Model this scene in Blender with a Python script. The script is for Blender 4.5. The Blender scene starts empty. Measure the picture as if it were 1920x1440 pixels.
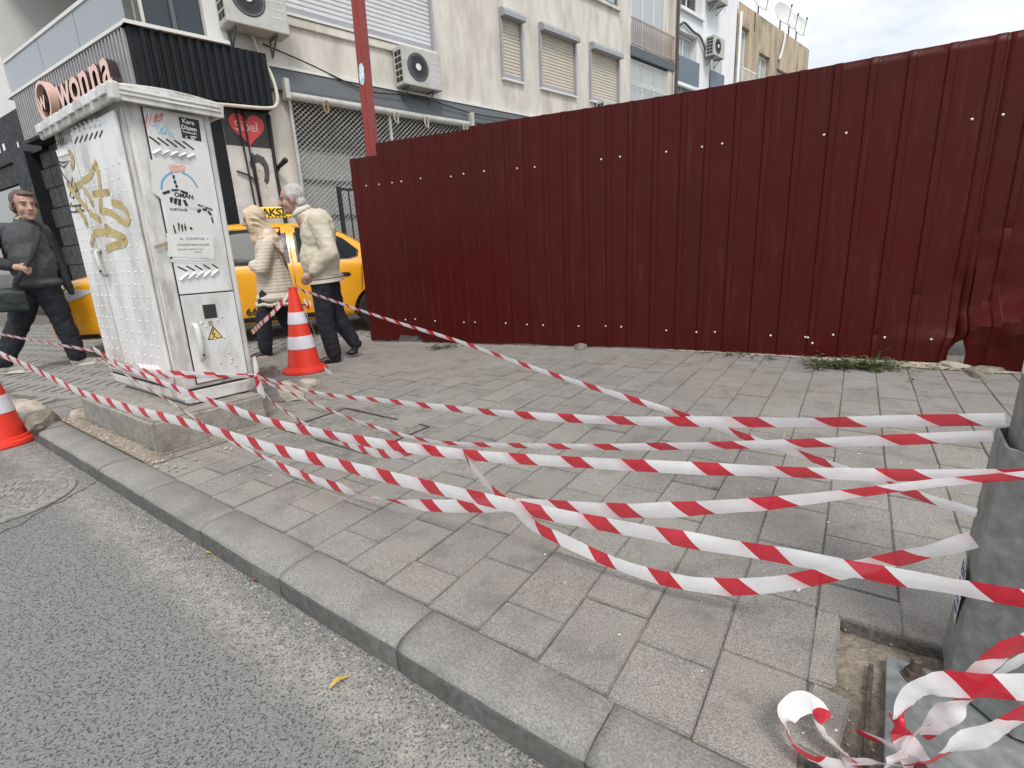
import bpy, bmesh, math, random
from mathutils import Vector, Matrix, noise
random.seed(11)
SC = bpy.context.scene
COL = SC.collection
PI = math.pi

# ------------------------------------------------------------------ camera
CAMZ = 1.05
RW = Matrix(((0.99867058, 0.05154689, 0.0), (-0.01334269, 0.25850152, -0.9659187), (-0.0497901, 0.96463458, 0.25884564)))
FPX = 960.0                      # focal length in pixels of a 1920 wide frame
cam_d = bpy.data.cameras.new('camera'); cam = bpy.data.objects.new('camera', cam_d); COL.objects.link(cam)
cam_d.sensor_width = 36.0; cam_d.sensor_fit = 'HORIZONTAL'; cam_d.lens = 18.0
cam_d.clip_start = 0.02; cam_d.clip_end = 2000
m4 = RW.to_4x4(); m4.translation = (0, 0, CAMZ); cam.matrix_world = m4
SC.camera = cam
# ------------------------------------------------------------------ sky and sun (bright overcast)
SUN_EL, SUN_AZ = math.radians(56), math.radians(168)
world = bpy.data.worlds.new('World'); SC.world = world; world.use_nodes = True
wn, wl = world.node_tree.nodes, world.node_tree.links
for n_ in list(wn): wn.remove(n_)
w_out = wn.new('ShaderNodeOutputWorld'); w_bg = wn.new('ShaderNodeBackground'); w_bg.inputs['Strength'].default_value = 0.082
w_sky = wn.new('ShaderNodeTexSky'); w_sky.sky_type = 'NISHITA'; w_sky.sun_disc = False
w_sky.sun_elevation = SUN_EL; w_sky.sun_rotation = SUN_AZ; w_sky.air_density = 1.0; w_sky.dust_density = 1.5
w_tc = wn.new('ShaderNodeTexCoord'); w_map = wn.new('ShaderNodeMapping'); w_map.inputs['Scale'].default_value = (1.1, 1.1, 3.0)
w_no = wn.new('ShaderNodeTexNoise'); w_no.inputs['Scale'].default_value = 2.6; w_no.inputs['Detail'].default_value = 7; w_no.inputs['Roughness'].default_value = 0.55
w_rp = wn.new('ShaderNodeMapRange'); w_rp.inputs['From Min'].default_value = 0.36; w_rp.inputs['From Max'].default_value = 0.66
w_rp.inputs['To Min'].default_value = 0.45; w_rp.inputs['To Max'].default_value = 1.0
w_mx = wn.new('ShaderNodeMix'); w_mx.data_type = 'RGBA'; w_mx.inputs[7].default_value = (9.3, 9.35, 9.45, 1)
wl.new(w_tc.outputs['Generated'], w_map.inputs['Vector']); wl.new(w_map.outputs['Vector'], w_no.inputs['Vector'])
wl.new(w_no.outputs['Fac'], w_rp.inputs['Value']); wl.new(w_rp.outputs['Result'], w_mx.inputs[0])
wl.new(w_sky.outputs['Color'], w_mx.inputs[6]); wl.new(w_mx.outputs[2], w_bg.inputs['Color']); wl.new(w_bg.outputs['Background'], w_out.inputs['Surface'])
sun_d = bpy.data.lights.new('sun', 'SUN'); sun_d.energy = 1.45; sun_d.angle = math.radians(18); sun_d.color = (1.0, 0.965, 0.91)
sun = bpy.data.objects.new('sun', sun_d); COL.objects.link(sun)
sdir = Vector((math.sin(SUN_AZ)*math.cos(SUN_EL), math.cos(SUN_AZ)*math.cos(SUN_EL), math.sin(SUN_EL)))
sun.rotation_euler = (-sdir).to_track_quat('-Z', 'Y').to_euler()
SC.view_settings.view_transform = 'Standard'; SC.view_settings.look = 'None'
SC.view_settings.exposure = 0.72; SC.view_settings.gamma = 1.0; SC.view_settings.use_curve_mapping = False
SC.render.engine = 'CYCLES'; SC.cycles.max_bounces = 7; SC.cycles.transparent_max_bounces = 12
SC.cycles.use_denoising = True

# ------------------------------------------------------------------ survey helpers: a sight line through a photo point meets a plane of the place
EYE = Vector((0, 0, CAMZ))
def ray(px, py): return RW @ Vector((px-960, -(py-720), -FPX))
def at(px, py, z=0.0):
    r = ray(px, py); return EYE + r*((z-CAMZ)/r.z)
KD = Vector((0.804, -0.595, 0)).normalized(); KN = Vector((0.595, 0.804, 0)).normalized()     # along the kerb, across the pavement
def UV(u, v, z=0.0): return KD*u + KN*v + Vector((0, 0, z))
def uv_of(p): return p.dot(KD), p.dot(KN)
class Frame:                     # local axes of a thing (may be slightly out of square)
    def __init__(s, o, a, b, c=(0, 0, 1)):
        s.o = Vector(o); s.a = Vector(a); s.b = Vector(b); s.c = Vector(c)
        s.M = Matrix(((s.a.x, s.b.x, s.c.x, s.o.x), (s.a.y, s.b.y, s.c.y, s.o.y), (s.a.z, s.b.z, s.c.z, s.o.z), (0, 0, 0, 1)))
        s.I = s.M.inverted()
    def hit(s, axis, val, px, py):          # local point where the sight line meets the plane axis = val
        e = s.I @ EYE; d = (s.I.to_3x3() @ ray(px, py)); t = (val-e[axis])/d[axis]; return e + d*t
    def w(s, *p): return s.M @ Vector(p)
def on_vertical(px, py, A, B):   # on the vertical plane through A and B
    d = (Vector((B[0], B[1], 0))-Vector((A[0], A[1], 0))); n = Vector((d.y, -d.x, 0)); r = ray(px, py)
    return EYE + r*(n.dot(Vector((A[0], A[1], 0))-EYE)/n.dot(r))
def project(p):
    c = RW.transposed() @ (Vector(p)-EYE); return (960+FPX*c.x/-c.z, 720-FPX*c.y/-c.z)

# ------------------------------------------------------------------ mesh builder
class MB:
    def __init__(s): s.v = []; s.f = []; s.uv = None
    def add(s, vs, fs):
        o = len(s.v); s.v += [tuple(v) for v in vs]; s.f += [tuple(i+o for i in f) for f in fs]; return s
    def box(s, x0, x1, y0, y1, z0, z1):
        return s.add([(x0,y0,z0),(x1,y0,z0),(x1,y1,z0),(x0,y1,z0),(x0,y0,z1),(x1,y0,z1),(x1,y1,z1),(x0,y1,z1)],
                     [(0,3,2,1),(4,5,6,7),(0,1,5,4),(1,2,6,5),(2,3,7,6),(3,0,4,7)])
    def prism(s, poly, ax, t0, t1):       # polygon in the two axes other than ax, extruded along ax
        n = len(poly)
        def p(q, t):
            return (t, q[0], q[1]) if ax == 0 else (q[0], t, q[1]) if ax == 1 else (q[0], q[1], t)
        return s.add([p(q, t0) for q in poly]+[p(q, t1) for q in poly],
                     [tuple(range(n)), tuple(range(2*n-1, n-1, -1))]+[(i, n+i, n+(i+1) % n, (i+1) % n) for i in range(n)])
    def tube(s, pts, r, n=8, cap=True):
        pts = [Vector(p) for p in pts]; rr = r if isinstance(r, (list, tuple)) else [r]*len(pts)
        t0 = (pts[1]-pts[0]).normalized(); up = Vector((0, 0, 1)) if abs(t0.z) < 0.9 else Vector((1, 0, 0))
        x = t0.cross(up).normalized(); vs = []; fs = []
        for i, p in enumerate(pts):
            t = (pts[min(i+1, len(pts)-1)]-pts[max(i-1, 0)]).normalized(); x = (x-t*x.dot(t)).normalized(); y = t.cross(x)
            for k in range(n):
                a = 2*PI*k/n; vs.append(p+(x*math.cos(a)+y*math.sin(a))*rr[i])
        for i in range(len(pts)-1):
            for k in range(n): fs.append((i*n+k, i*n+(k+1) % n, (i+1)*n+(k+1) % n, (i+1)*n+k))
        if cap: fs += [tuple(range(n-1, -1, -1)), tuple((len(pts)-1)*n+k for k in range(n))]
        return s.add(vs, fs)
    def lathe(s, prof, n=24, o=(0,0,0), ax=2, squash=1.0):
        vs = []; fs = []; m = len(prof)
        for r, h in prof:
            for k in range(n):
                a = 2*PI*k/n; q = (r*math.cos(a), r*math.sin(a)*squash, h)
                q = q if ax == 2 else (h, q[0], q[1]) if ax == 0 else (q[0], h, q[1])
                vs.append((q[0]+o[0], q[1]+o[1], q[2]+o[2]))
        for i in range(m-1):
            for k in range(n): fs.append((i*n+k, i*n+(k+1) % n, (i+1)*n+(k+1) % n, (i+1)*n+k))
        if prof[0][0] > 1e-5: fs.append(tuple(range(n-1, -1, -1)))
        if prof[-1][0] > 1e-5: fs.append(tuple((m-1)*n+k for k in range(n)))
        return s.add(vs, fs)
    def ball(s, c, r, n=10, m=7, rot=None):
        r = r if isinstance(r, (tuple, list, Vector)) else (r, r, r); vs = []; fs = []
        for i in range(m+1):
            t = PI*i/m
            for k in range(n):
                a = 2*PI*k/n; q = Vector((r[0]*math.sin(t)*math.cos(a), r[1]*math.sin(t)*math.sin(a), r[2]*math.cos(t)))
                if rot is not None: q = rot @ q
                vs.append(q+Vector(c))
        for i in range(m):
            for k in range(n): fs.append((i*n+k, (i+1)*n+k, (i+1)*n+(k+1) % n, i*n+(k+1) % n))
        return s.add(vs, fs)
    def cone(s, p0, r0, p1, r1, n=10): return s.tube([p0, p1], [r0, r1], n)
    def capsule(s, p0, r0, p1, r1, n=12):
        p0, p1 = Vector(p0), Vector(p1); d = (p1-p0); L = d.length or 1e-6; d = d/L; pts = []; rs = []
        for a in (-90, -60, -30, 0): pts.append(p0+d*(r0*math.sin(math.radians(a)))); rs.append(max(1e-4, r0*math.cos(math.radians(a))))
        for a in (0, 30, 60, 90): pts.append(p1+d*(r1*math.sin(math.radians(a)))); rs.append(max(1e-4, r1*math.cos(math.radians(a))))
        return s.tube(pts, rs, n)
    def mesh(s, name):
        me = bpy.data.meshes.new(name); me.from_pydata(s.v, [], s.f); me.validate(); me.update(); return me
    def build(s, name, mat, parent=None, M=None, smooth=False, bevel=0, fix=True):
        me = s.mesh(name)
        if fix or smooth:
            bm = bmesh.new(); bm.from_mesh(me); bmesh.ops.remove_doubles(bm, verts=bm.verts, dist=1e-6)
            bmesh.ops.recalc_face_normals(bm, faces=bm.faces); bm.to_mesh(me); bm.free()
        o = link(name, me, mat, parent, M)
        if smooth: shade(o, smooth)
        if bevel:
            b = o.modifiers.new('bevel', 'BEVEL'); b.width = bevel; b.segments = 2; b.limit_method = 'ANGLE'; b.angle_limit = math.radians(40)
        return o
def shade(o, ang=True):
    me = o.data
    me.polygons.foreach_set('use_smooth', [True]*len(me.polygons))
    if ang is not True: me.set_sharp_from_angle(angle=math.radians(ang))
def link(name, me, mat=None, parent=None, M=None):
    o = bpy.data.objects.new(name, me)
    if mat is not None:
        me.materials.clear()
        for q in (mat if isinstance(mat, (list, tuple)) else [mat]): me.materials.append(q)
    COL.objects.link(o)
    if parent is not None: o.parent = parent
    if M is not None: o.matrix_local = M
    return o
def tag(o, label, cat, group=None, kind=None):
    if label: o['label'] = label
    if cat: o['category'] = cat
    if group: o['group'] = group
    if kind: o['kind'] = kind
    return o
def thing(name, label, cat, M=None, group=None):
    o = bpy.data.objects.new(name, None); COL.objects.link(o); o.empty_display_size = 0.2
    if M is not None: o.matrix_world = M
    return tag(o, label, cat, group)
def copy_tree(o, parent=None):
    c = o.copy(); COL.objects.link(c)
    c.parent = parent
    for ch in list(o.children): copy_tree(ch, c)
    return c
def T(x=0, y=0, z=0, rz=0): return Matrix.Translation((x, y, z)) @ Matrix.Rotation(rz, 4, 'Z')
DG = None
def fuse(name, mb, mat, parent=None, voxel=0.012, smooth=6, M=None, disp=None):   # one continuous skin over overlapping lumps
    o = mb.build(name+'_raw', mat)
    r = o.modifiers.new('r', 'REMESH'); r.mode = 'VOXEL'; r.voxel_size = voxel
    s_ = o.modifiers.new('s', 'SMOOTH'); s_.factor = 0.5; s_.iterations = smooth
    dg = bpy.context.evaluated_depsgraph_get(); dg.update()
    me = bpy.data.meshes.new_from_object(o.evaluated_get(dg)); bpy.data.objects.remove(o)
    if disp:
        vn = [(v.co.copy(), v.normal.copy()) for v in me.vertices]
        me.vertices.foreach_set('co', [x for c, n in vn for x in (c+n*disp(c))]); me.update()
    me.name = name; o = link(name, me, mat, parent, M); shade(o); return o
def text_mesh(txt, size, extrude=0.0, bold=0.0, align='LEFT', spacing=1.0, shear=0.0):
    cu = bpy.data.curves.new('lettering', 'FONT'); cu.body = txt; cu.size = size; cu.extrude = extrude; cu.offset = bold
    cu.align_x = align; cu.space_character = spacing; cu.shear = shear; cu.resolution_u = 4
    o = bpy.data.objects.new('lettering', cu); COL.objects.link(o)
    dg = bpy.context.evaluated_depsgraph_get(); dg.update()
    me = bpy.data.meshes.new_from_object(o.evaluated_get(dg)); bpy.data.objects.remove(o); bpy.data.curves.remove(cu)
    return me
def text(name, txt, size, mat, parent, M, **kw):
    return link(name, text_mesh(txt, size, **kw), mat, parent, M)
def basis(o, x, y):              # matrix with text/plate x and y directions
    x = Vector(x).normalized(); y = Vector(y); y = (y-x*x.dot(y)).normalized(); z = x.cross(y); o = Vector(o)
    return Matrix(((x.x, y.x, z.x, o.x), (x.y, y.y, z.y, o.y), (x.z, y.z, z.z, o.z), (0, 0, 0, 1)))
def ribbon_poly(pts, w):         # flat stroke in 2D: list of points, width -> verts/faces in 2D
    P = [Vector(p) for p in pts]; vs = []; fs = []
    ws = w if isinstance(w, (list, tuple)) else [w]*len(P)
    for i, p in enumerate(P):
        t = (P[min(i+1, len(P)-1)]-P[max(i-1, 0)]); t = t.normalized() if t.length > 1e-9 else Vector((1, 0)); n = Vector((-t.y, t.x))
        vs += [p+n*ws[i]/2, p-n*ws[i]/2]
    for i in range(len(P)-1): fs.append((2*i, 2*i+1, 2*i+3, 2*i+2))
    return vs, fs
def smooth_pts(pts, k=6):        # Catmull-Rom
    P = [Vector(p) for p in pts]; out = []
    for i in range(len(P)-1):
        a, b, c, d = P[max(i-1, 0)], P[i], P[i+1], P[min(i+2, len(P)-1)]
        for j in range(k):
            t = j/k; out.append(0.5*((2*b)+(c-a)*t+(2*a-5*b+4*c-d)*t*t+(3*b-a-3*c+d)*t*t*t))
    out.append(P[-1]); return out

# ------------------------------------------------------------------ materials
MATS = {}
def nodes(name):
    m = bpy.data.materials.new(name); m.use_nodes = True; MATS[name] = m
    nt = m.node_tree; b = nt.nodes['Principled BSDF']; return m, nt, b
def nd(nt, typ, **kw):
    n = nt.nodes.new('ShaderNode'+typ)
    for k, v in kw.items():
        if k in n.inputs: n.inputs[k].default_value = v
        else: setattr(n, k, v)
    return n
def coords(nt, rnd=True, scale=(1, 1, 1), world=False):
    if world:
        g = nd(nt, 'NewGeometry'); out = g.outputs['Position']
    else:
        tc = nd(nt, 'TexCoord'); out = tc.outputs['Object']
        if rnd:
            oi = nd(nt, 'ObjectInfo'); mu = nd(nt, 'VectorMath', operation='MULTIPLY'); mu.inputs[1].default_value = (37, 17, 29)
            nt.links.new(oi.outputs['Random'], mu.inputs[0]); ad = nd(nt, 'VectorMath', operation='ADD')
            nt.links.new(out, ad.inputs[0]); nt.links.new(mu.outputs[0], ad.inputs[1]); out = ad.outputs[0]
    mp = nd(nt, 'Mapping'); mp.inputs['Scale'].default_value = scale; nt.links.new(out, mp.inputs['Vector']); return mp.outputs['Vector']
def ntex(nt, vec, scale, detail=4, rough=0.6, lo=0.35, hi=0.65):
    n = nd(nt, 'TexNoise', Scale=scale, Detail=detail, Roughness=rough); nt.links.new(vec, n.inputs['Vector'])
    r = nd(nt, 'MapRange'); r.inputs['From Min'].default_value = lo; r.inputs['From Max'].default_value = hi
    nt.links.new(n.outputs['Fac'], r.inputs['Value']); return r.outputs['Result']
def mixc(nt, fac, a, b, blend='MIX'):
    m = nd(nt, 'Mix', data_type='RGBA', blend_type=blend)
    for i, q in ((6, a), (7, b)):
        if isinstance(q, (tuple, list)): m.inputs[i].default_value = (*q[:3], 1)
        else: nt.links.new(q, m.inputs[i])
    if isinstance(fac, (int, float)): m.inputs[0].default_value = fac
    else: nt.links.new(fac, m.inputs[0])
    return m.outputs[2]
def mul(nt, a, k):
    m = nd(nt, 'Math', operation='MULTIPLY')
    nt.links.new(a, m.inputs[0])
    if isinstance(k, (int, float)): m.inputs[1].default_value = k
    else: nt.links.new(k, m.inputs[1])
    return m.outputs[0]
def bump(nt, b, h, strength=0.3, dist=0.01, chain=None):
    n = nd(nt, 'Bump', Strength=strength, Distance=dist); nt.links.new(h, n.inputs['Height'])
    if chain is not None: nt.links.new(chain, n.inputs['Normal'])
    nt.links.new(n.outputs['Normal'], b.inputs['Normal']); return n.outputs['Normal']
def pm(name, col, rough=0.6, metal=0.0, var=0.12, scale=6, dirt=None, dscale=3, damt=0.5, bmp=0.0, bscale=60, bdist=0.003, stretch=(1, 1, 1), spec=0.5, coat=0.0, trans=0.0):
    m, nt, b = nodes(name); v = coords(nt, True, stretch)
    c = mixc(nt, ntex(nt, v, scale), tuple(x*(1-var) for x in col), tuple(min(1, x*(1+var)) for x in col))
    if dirt: c = mixc(nt, mul(nt, ntex(nt, v, dscale, 6, 0.65, 0.45, 0.75), damt), c, dirt)
    nt.links.new(c, b.inputs['Base Color'])
    r = nd(nt, 'MapRange'); r.inputs['To Min'].default_value = max(0.02, rough-0.08); r.inputs['To Max'].default_value = min(1, rough+0.1)
    nt.links.new(ntex(nt, v, scale*2.3), r.inputs['Value']); nt.links.new(r.outputs['Result'], b.inputs['Roughness'])
    b.inputs['Metallic'].default_value = metal; b.inputs['Specular IOR Level'].default_value = spec; b.inputs['Coat Weight'].default_value = coat
    if trans: b.inputs['Transmission Weight'].default_value = trans
    if bmp: bump(nt, b, ntex(nt, v, bscale, 4, 0.6, 0.2, 0.8), bmp, bdist)
    return m

# ================================================================== GROUND
ROADZ = -0.1
def mat_asphalt():
    m, nt, b = nodes('asphalt'); v = coords(nt, False, world=True)
    vo = nd(nt, 'TexVoronoi', Scale=120, Randomness=1.0); nt.links.new(v, vo.inputs['Vector'])
    stone = mixc(nt, vo.outputs['Color'], (0.18, 0.178, 0.17), (0.265, 0.26, 0.25))
    big = ntex(nt, v, 1.6, 5, 0.6, 0.3, 0.7)
    col = mixc(nt, mul(nt, big, 0.45), stone, (0.205, 0.202, 0.195))
    n1 = nd(nt, 'TexNoise', Scale=122, Detail=3, Roughness=0.65); nt.links.new(v, n1.inputs['Vector'])
    hr = nd(nt, 'MapRange'); hr.inputs['From Min'].default_value = 0.43; hr.inputs['From Max'].default_value = 0.35; nt.links.new(n1.outputs['Fac'], hr.inputs['Value'])
    hole = hr.outputs['Result']
    col = mixc(nt, mul(nt, hole, 0.72), col, (0.09, 0.089, 0.085))
    lt = ntex(nt, v, 95, 2, 0.6, 0.6, 0.68); col = mixc(nt, mul(nt, lt, 0.5), col, (0.31, 0.305, 0.295))
    # dusty, worn strip parallel to the kerb
    dp = nd(nt, 'VectorMath', operation='DOT_PRODUCT'); dp.inputs[1].default_value = KN[:]; nt.links.new(v, dp.inputs[0])
    wn_ = nd(nt, 'TexNoise', Scale=4.5, Detail=6, Roughness=0.7); nt.links.new(v, wn_.inputs['Vector'])
    ad = nd(nt, 'Math', operation='MULTIPLY_ADD'); ad.inputs[1].default_value = 0.22; nt.links.new(wn_.outputs['Fac'], ad.inputs[0]); nt.links.new(dp.outputs['Value'], ad.inputs[2])
    up = nd(nt, 'MapRange', interpolation_type='SMOOTHSTEP'); up.inputs['From Min'].default_value = 0.58; up.inputs['From Max'].default_value = 0.72; nt.links.new(ad.outputs[0], up.inputs['Value'])
    dn = nd(nt, 'MapRange', interpolation_type='SMOOTHSTEP'); dn.inputs['From Min'].default_value = 0.74; dn.inputs['From Max'].default_value = 0.82; dn.inputs['To Min'].default_value = 1; dn.inputs['To Max'].default_value = 0.25
    nt.links.new(ad.outputs[0], dn.inputs['Value'])
    band = mul(nt, mul(nt, up.outputs['Result'], dn.outputs['Result']), ntex(nt, v, 22, 4, 0.7, 0.3, 0.6))
    dust = mixc(nt, ntex(nt, v, 120, 3, 0.6), (0.29, 0.275, 0.245), (0.47, 0.45, 0.405))
    col = mixc(nt, mul(nt, band, 0.85), col, dust)
    nt.links.new(col, b.inputs['Base Color']); b.inputs['Roughness'].default_value = 0.88
    h = nd(nt, 'Math', operation='MULTIPLY_ADD'); h.inputs[1].default_value = -1.0
    nt.links.new(hole, h.inputs[0]); sm = ntex(nt, v, 160, 3, 0.6, 0.2, 0.8); nt.links.new(mul(nt, sm, 0.5), h.inputs[2])
    n1 = bump(nt, b, h.outputs[0], 1.0, 0.007)
    bump(nt, b, ntex(nt, v, 9, 4, 0.6, 0.2, 0.8), 0.35, 0.02, n1)
    return m
def mat_paver(name, c1, c2, worldstain=True):
    m, nt, b = nodes(name); v = coords(nt, False, world=True)
    oi = nd(nt, 'ObjectInfo')
    a1 = nd(nt, 'Attribute', attribute_name='shade')
    base = mixc(nt, oi.outputs['Random'], c1, c2)
    big = ntex(nt, v, 0.9, 5, 0.6, 0.35, 0.65)
    base = mixc(nt, mul(nt, big, 0.7), base, (0.225, 0.19, 0.152))            # brownish soiling in broad patches
    spk = ntex(nt, v, 240, 3, 0.75, 0.36, 0.64)
    c = mixc(nt, spk, tuple(0.45*x for x in c1), (0.5, 0.478, 0.447)); c = mixc(nt, 0.55, base, c)
    bl = ntex(nt, v, 110, 3, 0.7, 0.57, 0.66); c = mixc(nt, mul(nt, bl, 0.45), c, (0.1, 0.095, 0.09))
    st = ntex(nt, v, 5, 6, 0.7, 0.5, 0.72); c = mixc(nt, mul(nt, st, 0.6), c, (0.10, 0.092, 0.083))
    gum = nd(nt, 'TexVoronoi', Scale=3.1); nt.links.new(v, gum.inputs['Vector'])
    gr = nd(nt, 'MapRange'); gr.inputs['From Min'].default_value = 0.045; gr.inputs['From Max'].default_value = 0.06; gr.inputs['To Min'].default_value = 0.65; gr.inputs['To Max'].default_value = 0
    nt.links.new(gum.outputs['Distance'], gr.inputs['Value']); c = mixc(nt, gr.outputs['Result'], c, (0.085, 0.08, 0.078))
    nt.links.new(c, b.inputs['Base Color']); b.inputs['Roughness'].default_value = 0.78
    n1 = bump(nt, b, ntex(nt, v, 260, 3, 0.7, 0.2, 0.8), 0.4, 0.002)
    bump(nt, b, ntex(nt, v, 14, 5, 0.6, 0.2, 0.8), 0.35, 0.008, n1)
    return m
M_ASPH = mat_asphalt()
M_PAV = mat_paver('granite_paver', (0.172, 0.167, 0.153), (0.288, 0.274, 0.245))
M_PAV2 = mat_paver('street_paver', (0.24, 0.245, 0.245), (0.29, 0.285, 0.275))
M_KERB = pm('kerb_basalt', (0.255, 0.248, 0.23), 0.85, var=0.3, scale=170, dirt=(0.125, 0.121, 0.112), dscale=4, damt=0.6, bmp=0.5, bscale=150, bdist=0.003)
M_KERBF = pm('kerb_dark_face', (0.10, 0.10, 0.095), 0.8, var=0.25, scale=40, dirt=(0.17, 0.165, 0.15), dscale=7, damt=0.5, bmp=0.3, bscale=120, bdist=0.003)  # upright road-side face of the kerb stones, coloured darker than their tops
M_MORT = pm('joint_grit', (0.16, 0.147, 0.128), 0.95, var=0.4, scale=60, dirt=(0.09, 0.08, 0.068), dscale=9, damt=0.8, bmp=0.8, bscale=90, bdist=0.006)
M_DIRT = pm('dirt', (0.3, 0.255, 0.205), 0.95, var=0.25, scale=40, dirt=(0.14, 0.115, 0.09), dscale=8, damt=0.7, bmp=1.0, bscale=50, bdist=0.012)
M_CONC2 = pm('cover_concrete', (0.23, 0.22, 0.2), 0.9, var=0.25, scale=22, dirt=(0.12, 0.112, 0.1), dscale=5, damt=0.8, bmp=0.6, bscale=80, bdist=0.005)
M_CONC = pm('concrete', (0.31, 0.292, 0.26), 0.9, var=0.2, scale=18, dirt=(0.17, 0.155, 0.135), dscale=4, damt=0.7, bmp=0.7, bscale=70, bdist=0.006)
M_STONE = pm('limestone', (0.47, 0.42, 0.35), 0.9, var=0.28, scale=14, dirt=(0.2, 0.17, 0.13), dscale=6, damt=0.7, bmp=0.7, bscale=45, bdist=0.01)
M_STONED = pm('dark_stone', (0.25, 0.22, 0.18), 0.9, var=0.35, scale=11, dirt=(0.1, 0.085, 0.07), dscale=7, damt=0.8, bmp=0.8, bscale=40, bdist=0.012)
M_STEEL = pm('galvanised_steel', (0.27, 0.285, 0.278), 0.55, 0.35, var=0.22, scale=30, dirt=(0.17, 0.18, 0.176), dscale=22, damt=0.5, bmp=0.08, bscale=40)
M_IRON = pm('cast_iron_dusty', (0.27, 0.265, 0.24), 0.75, 0.1, var=0.25, scale=25, dirt=(0.16, 0.155, 0.14), dscale=6, damt=0.7, bmp=0.4, bscale=90)
M_RUST = pm('rusty_steel', (0.12, 0.095, 0.08), 0.7, 0.5, var=0.4, scale=50)
M_BLACK = pm('black_matt', (0.018, 0.018, 0.02), 0.6, var=0.3)

road = MB().add([(-400, -400, ROADZ), (400, -400, ROADZ), (400, 400, ROADZ), (-400, 400, ROADZ)], [(0, 1, 2, 3)]).build('road', M_ASPH); road['kind'] = 'structure'
# pavement bed, with the earth pit round the lamp post left open
KV0, KV1 = 0.745, 0.905
PIT = (-0.03, 1.0, 0.96, 1.50)     # u0 u1 v0 v1
pv = MB()
def slab(u0, u1, v0, v1, z0, z1):
    pv.add([UV(u0, v0, z0), UV(u1, v0, z0), UV(u1, v1, z0), UV(u0, v1, z0), UV(u0, v0, z1), UV(u1, v0, z1), UV(u1, v1, z1), UV(u0, v1, z1)],
           [(0, 3, 2, 1), (4, 5, 6, 7), (0, 1, 5, 4), (1, 2, 6, 5), (2, 3, 7, 6), (3, 0, 4, 7)])
slab(-60, PIT[0], KV1-0.02, 60, -0.15, -0.008); slab(PIT[1], 30, KV1-0.02, 60, -0.15, -0.008)
slab(PIT[0], PIT[1], PIT[3], 60, -0.15, -0.008); slab(PIT[0], PIT[1], KV1-0.02, PIT[2], -0.15, -0.008)
pavement = pv.build('pavement', M_MORT, fix=False); pavement['kind'] = 'structure'
pit_m = MB(); NP = 26
for i in range(NP+1):
    for j in range(NP+1):
        u = PIT[0]+(PIT[1]-PIT[0])*i/NP; v = PIT[2]+(PIT[3]-PIT[2])*j/NP
        q = UV(u, v, 0); q.z = -0.04+0.016*noise.noise(q*9)+0.008*noise.noise(q*31); pit_m.v.append(tuple(q))
pit_m.f = [(i*(NP+1)+j, (i+1)*(NP+1)+j, (i+1)*(NP+1)+j+1, i*(NP+1)+j+1) for i in range(NP) for j in range(NP)]
earth = pit_m.build('earth_pit', M_DIRT, smooth=True); earth['kind'] = 'structure'

def worn_block(w, d, h, seed, b=0.006, rough=0.0025):    # a stone with chipped, rounded arrises; top at z=0, centre at origin
    bm = bmesh.new(); bmesh.ops.create_cube(bm, size=1)
    for v in bm.verts: v.co = Vector((v.co.x*w, v.co.y*d, (v.co.z-0.5)*h))
    bmesh.ops.bevel(bm, geom=[e for e in bm.edges if (e.verts[0].co.z > -h*0.5 or e.verts[1].co.z > -h*0.5)], offset=b, segments=2, affect='EDGES')
    for v in bm.verts:
        n = noise.noise_vector(v.co*17+Vector((seed*3.1, seed*1.7, 0))); v.co += Vector((n.x*rough, n.y*rough, n.z*rough*0.8))
    me = bpy.data.meshes.new('stone'); bm.to_mesh(me); bm.free(); return me
RKB = Matrix(((KD.x, KN.x, 0, 0), (KD.y, KN.y, 0, 0), (0, 0, 1, 0), (0, 0, 0, 1)))
def put(name, me, mat, parent, u, v, z, rot=0, tilt=0):
    o = bpy.data.objects.new(name, me)
    if not me.materials: me.materials.append(mat)
    COL.objects.link(o); o.parent = parent
    o.matrix_local = Matrix.Translation(UV(u, v, z)) @ RKB @ Matrix.Rotation(rot, 4, 'Z') @ Matrix.Rotation(tilt, 4, 'X'); return o
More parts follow.
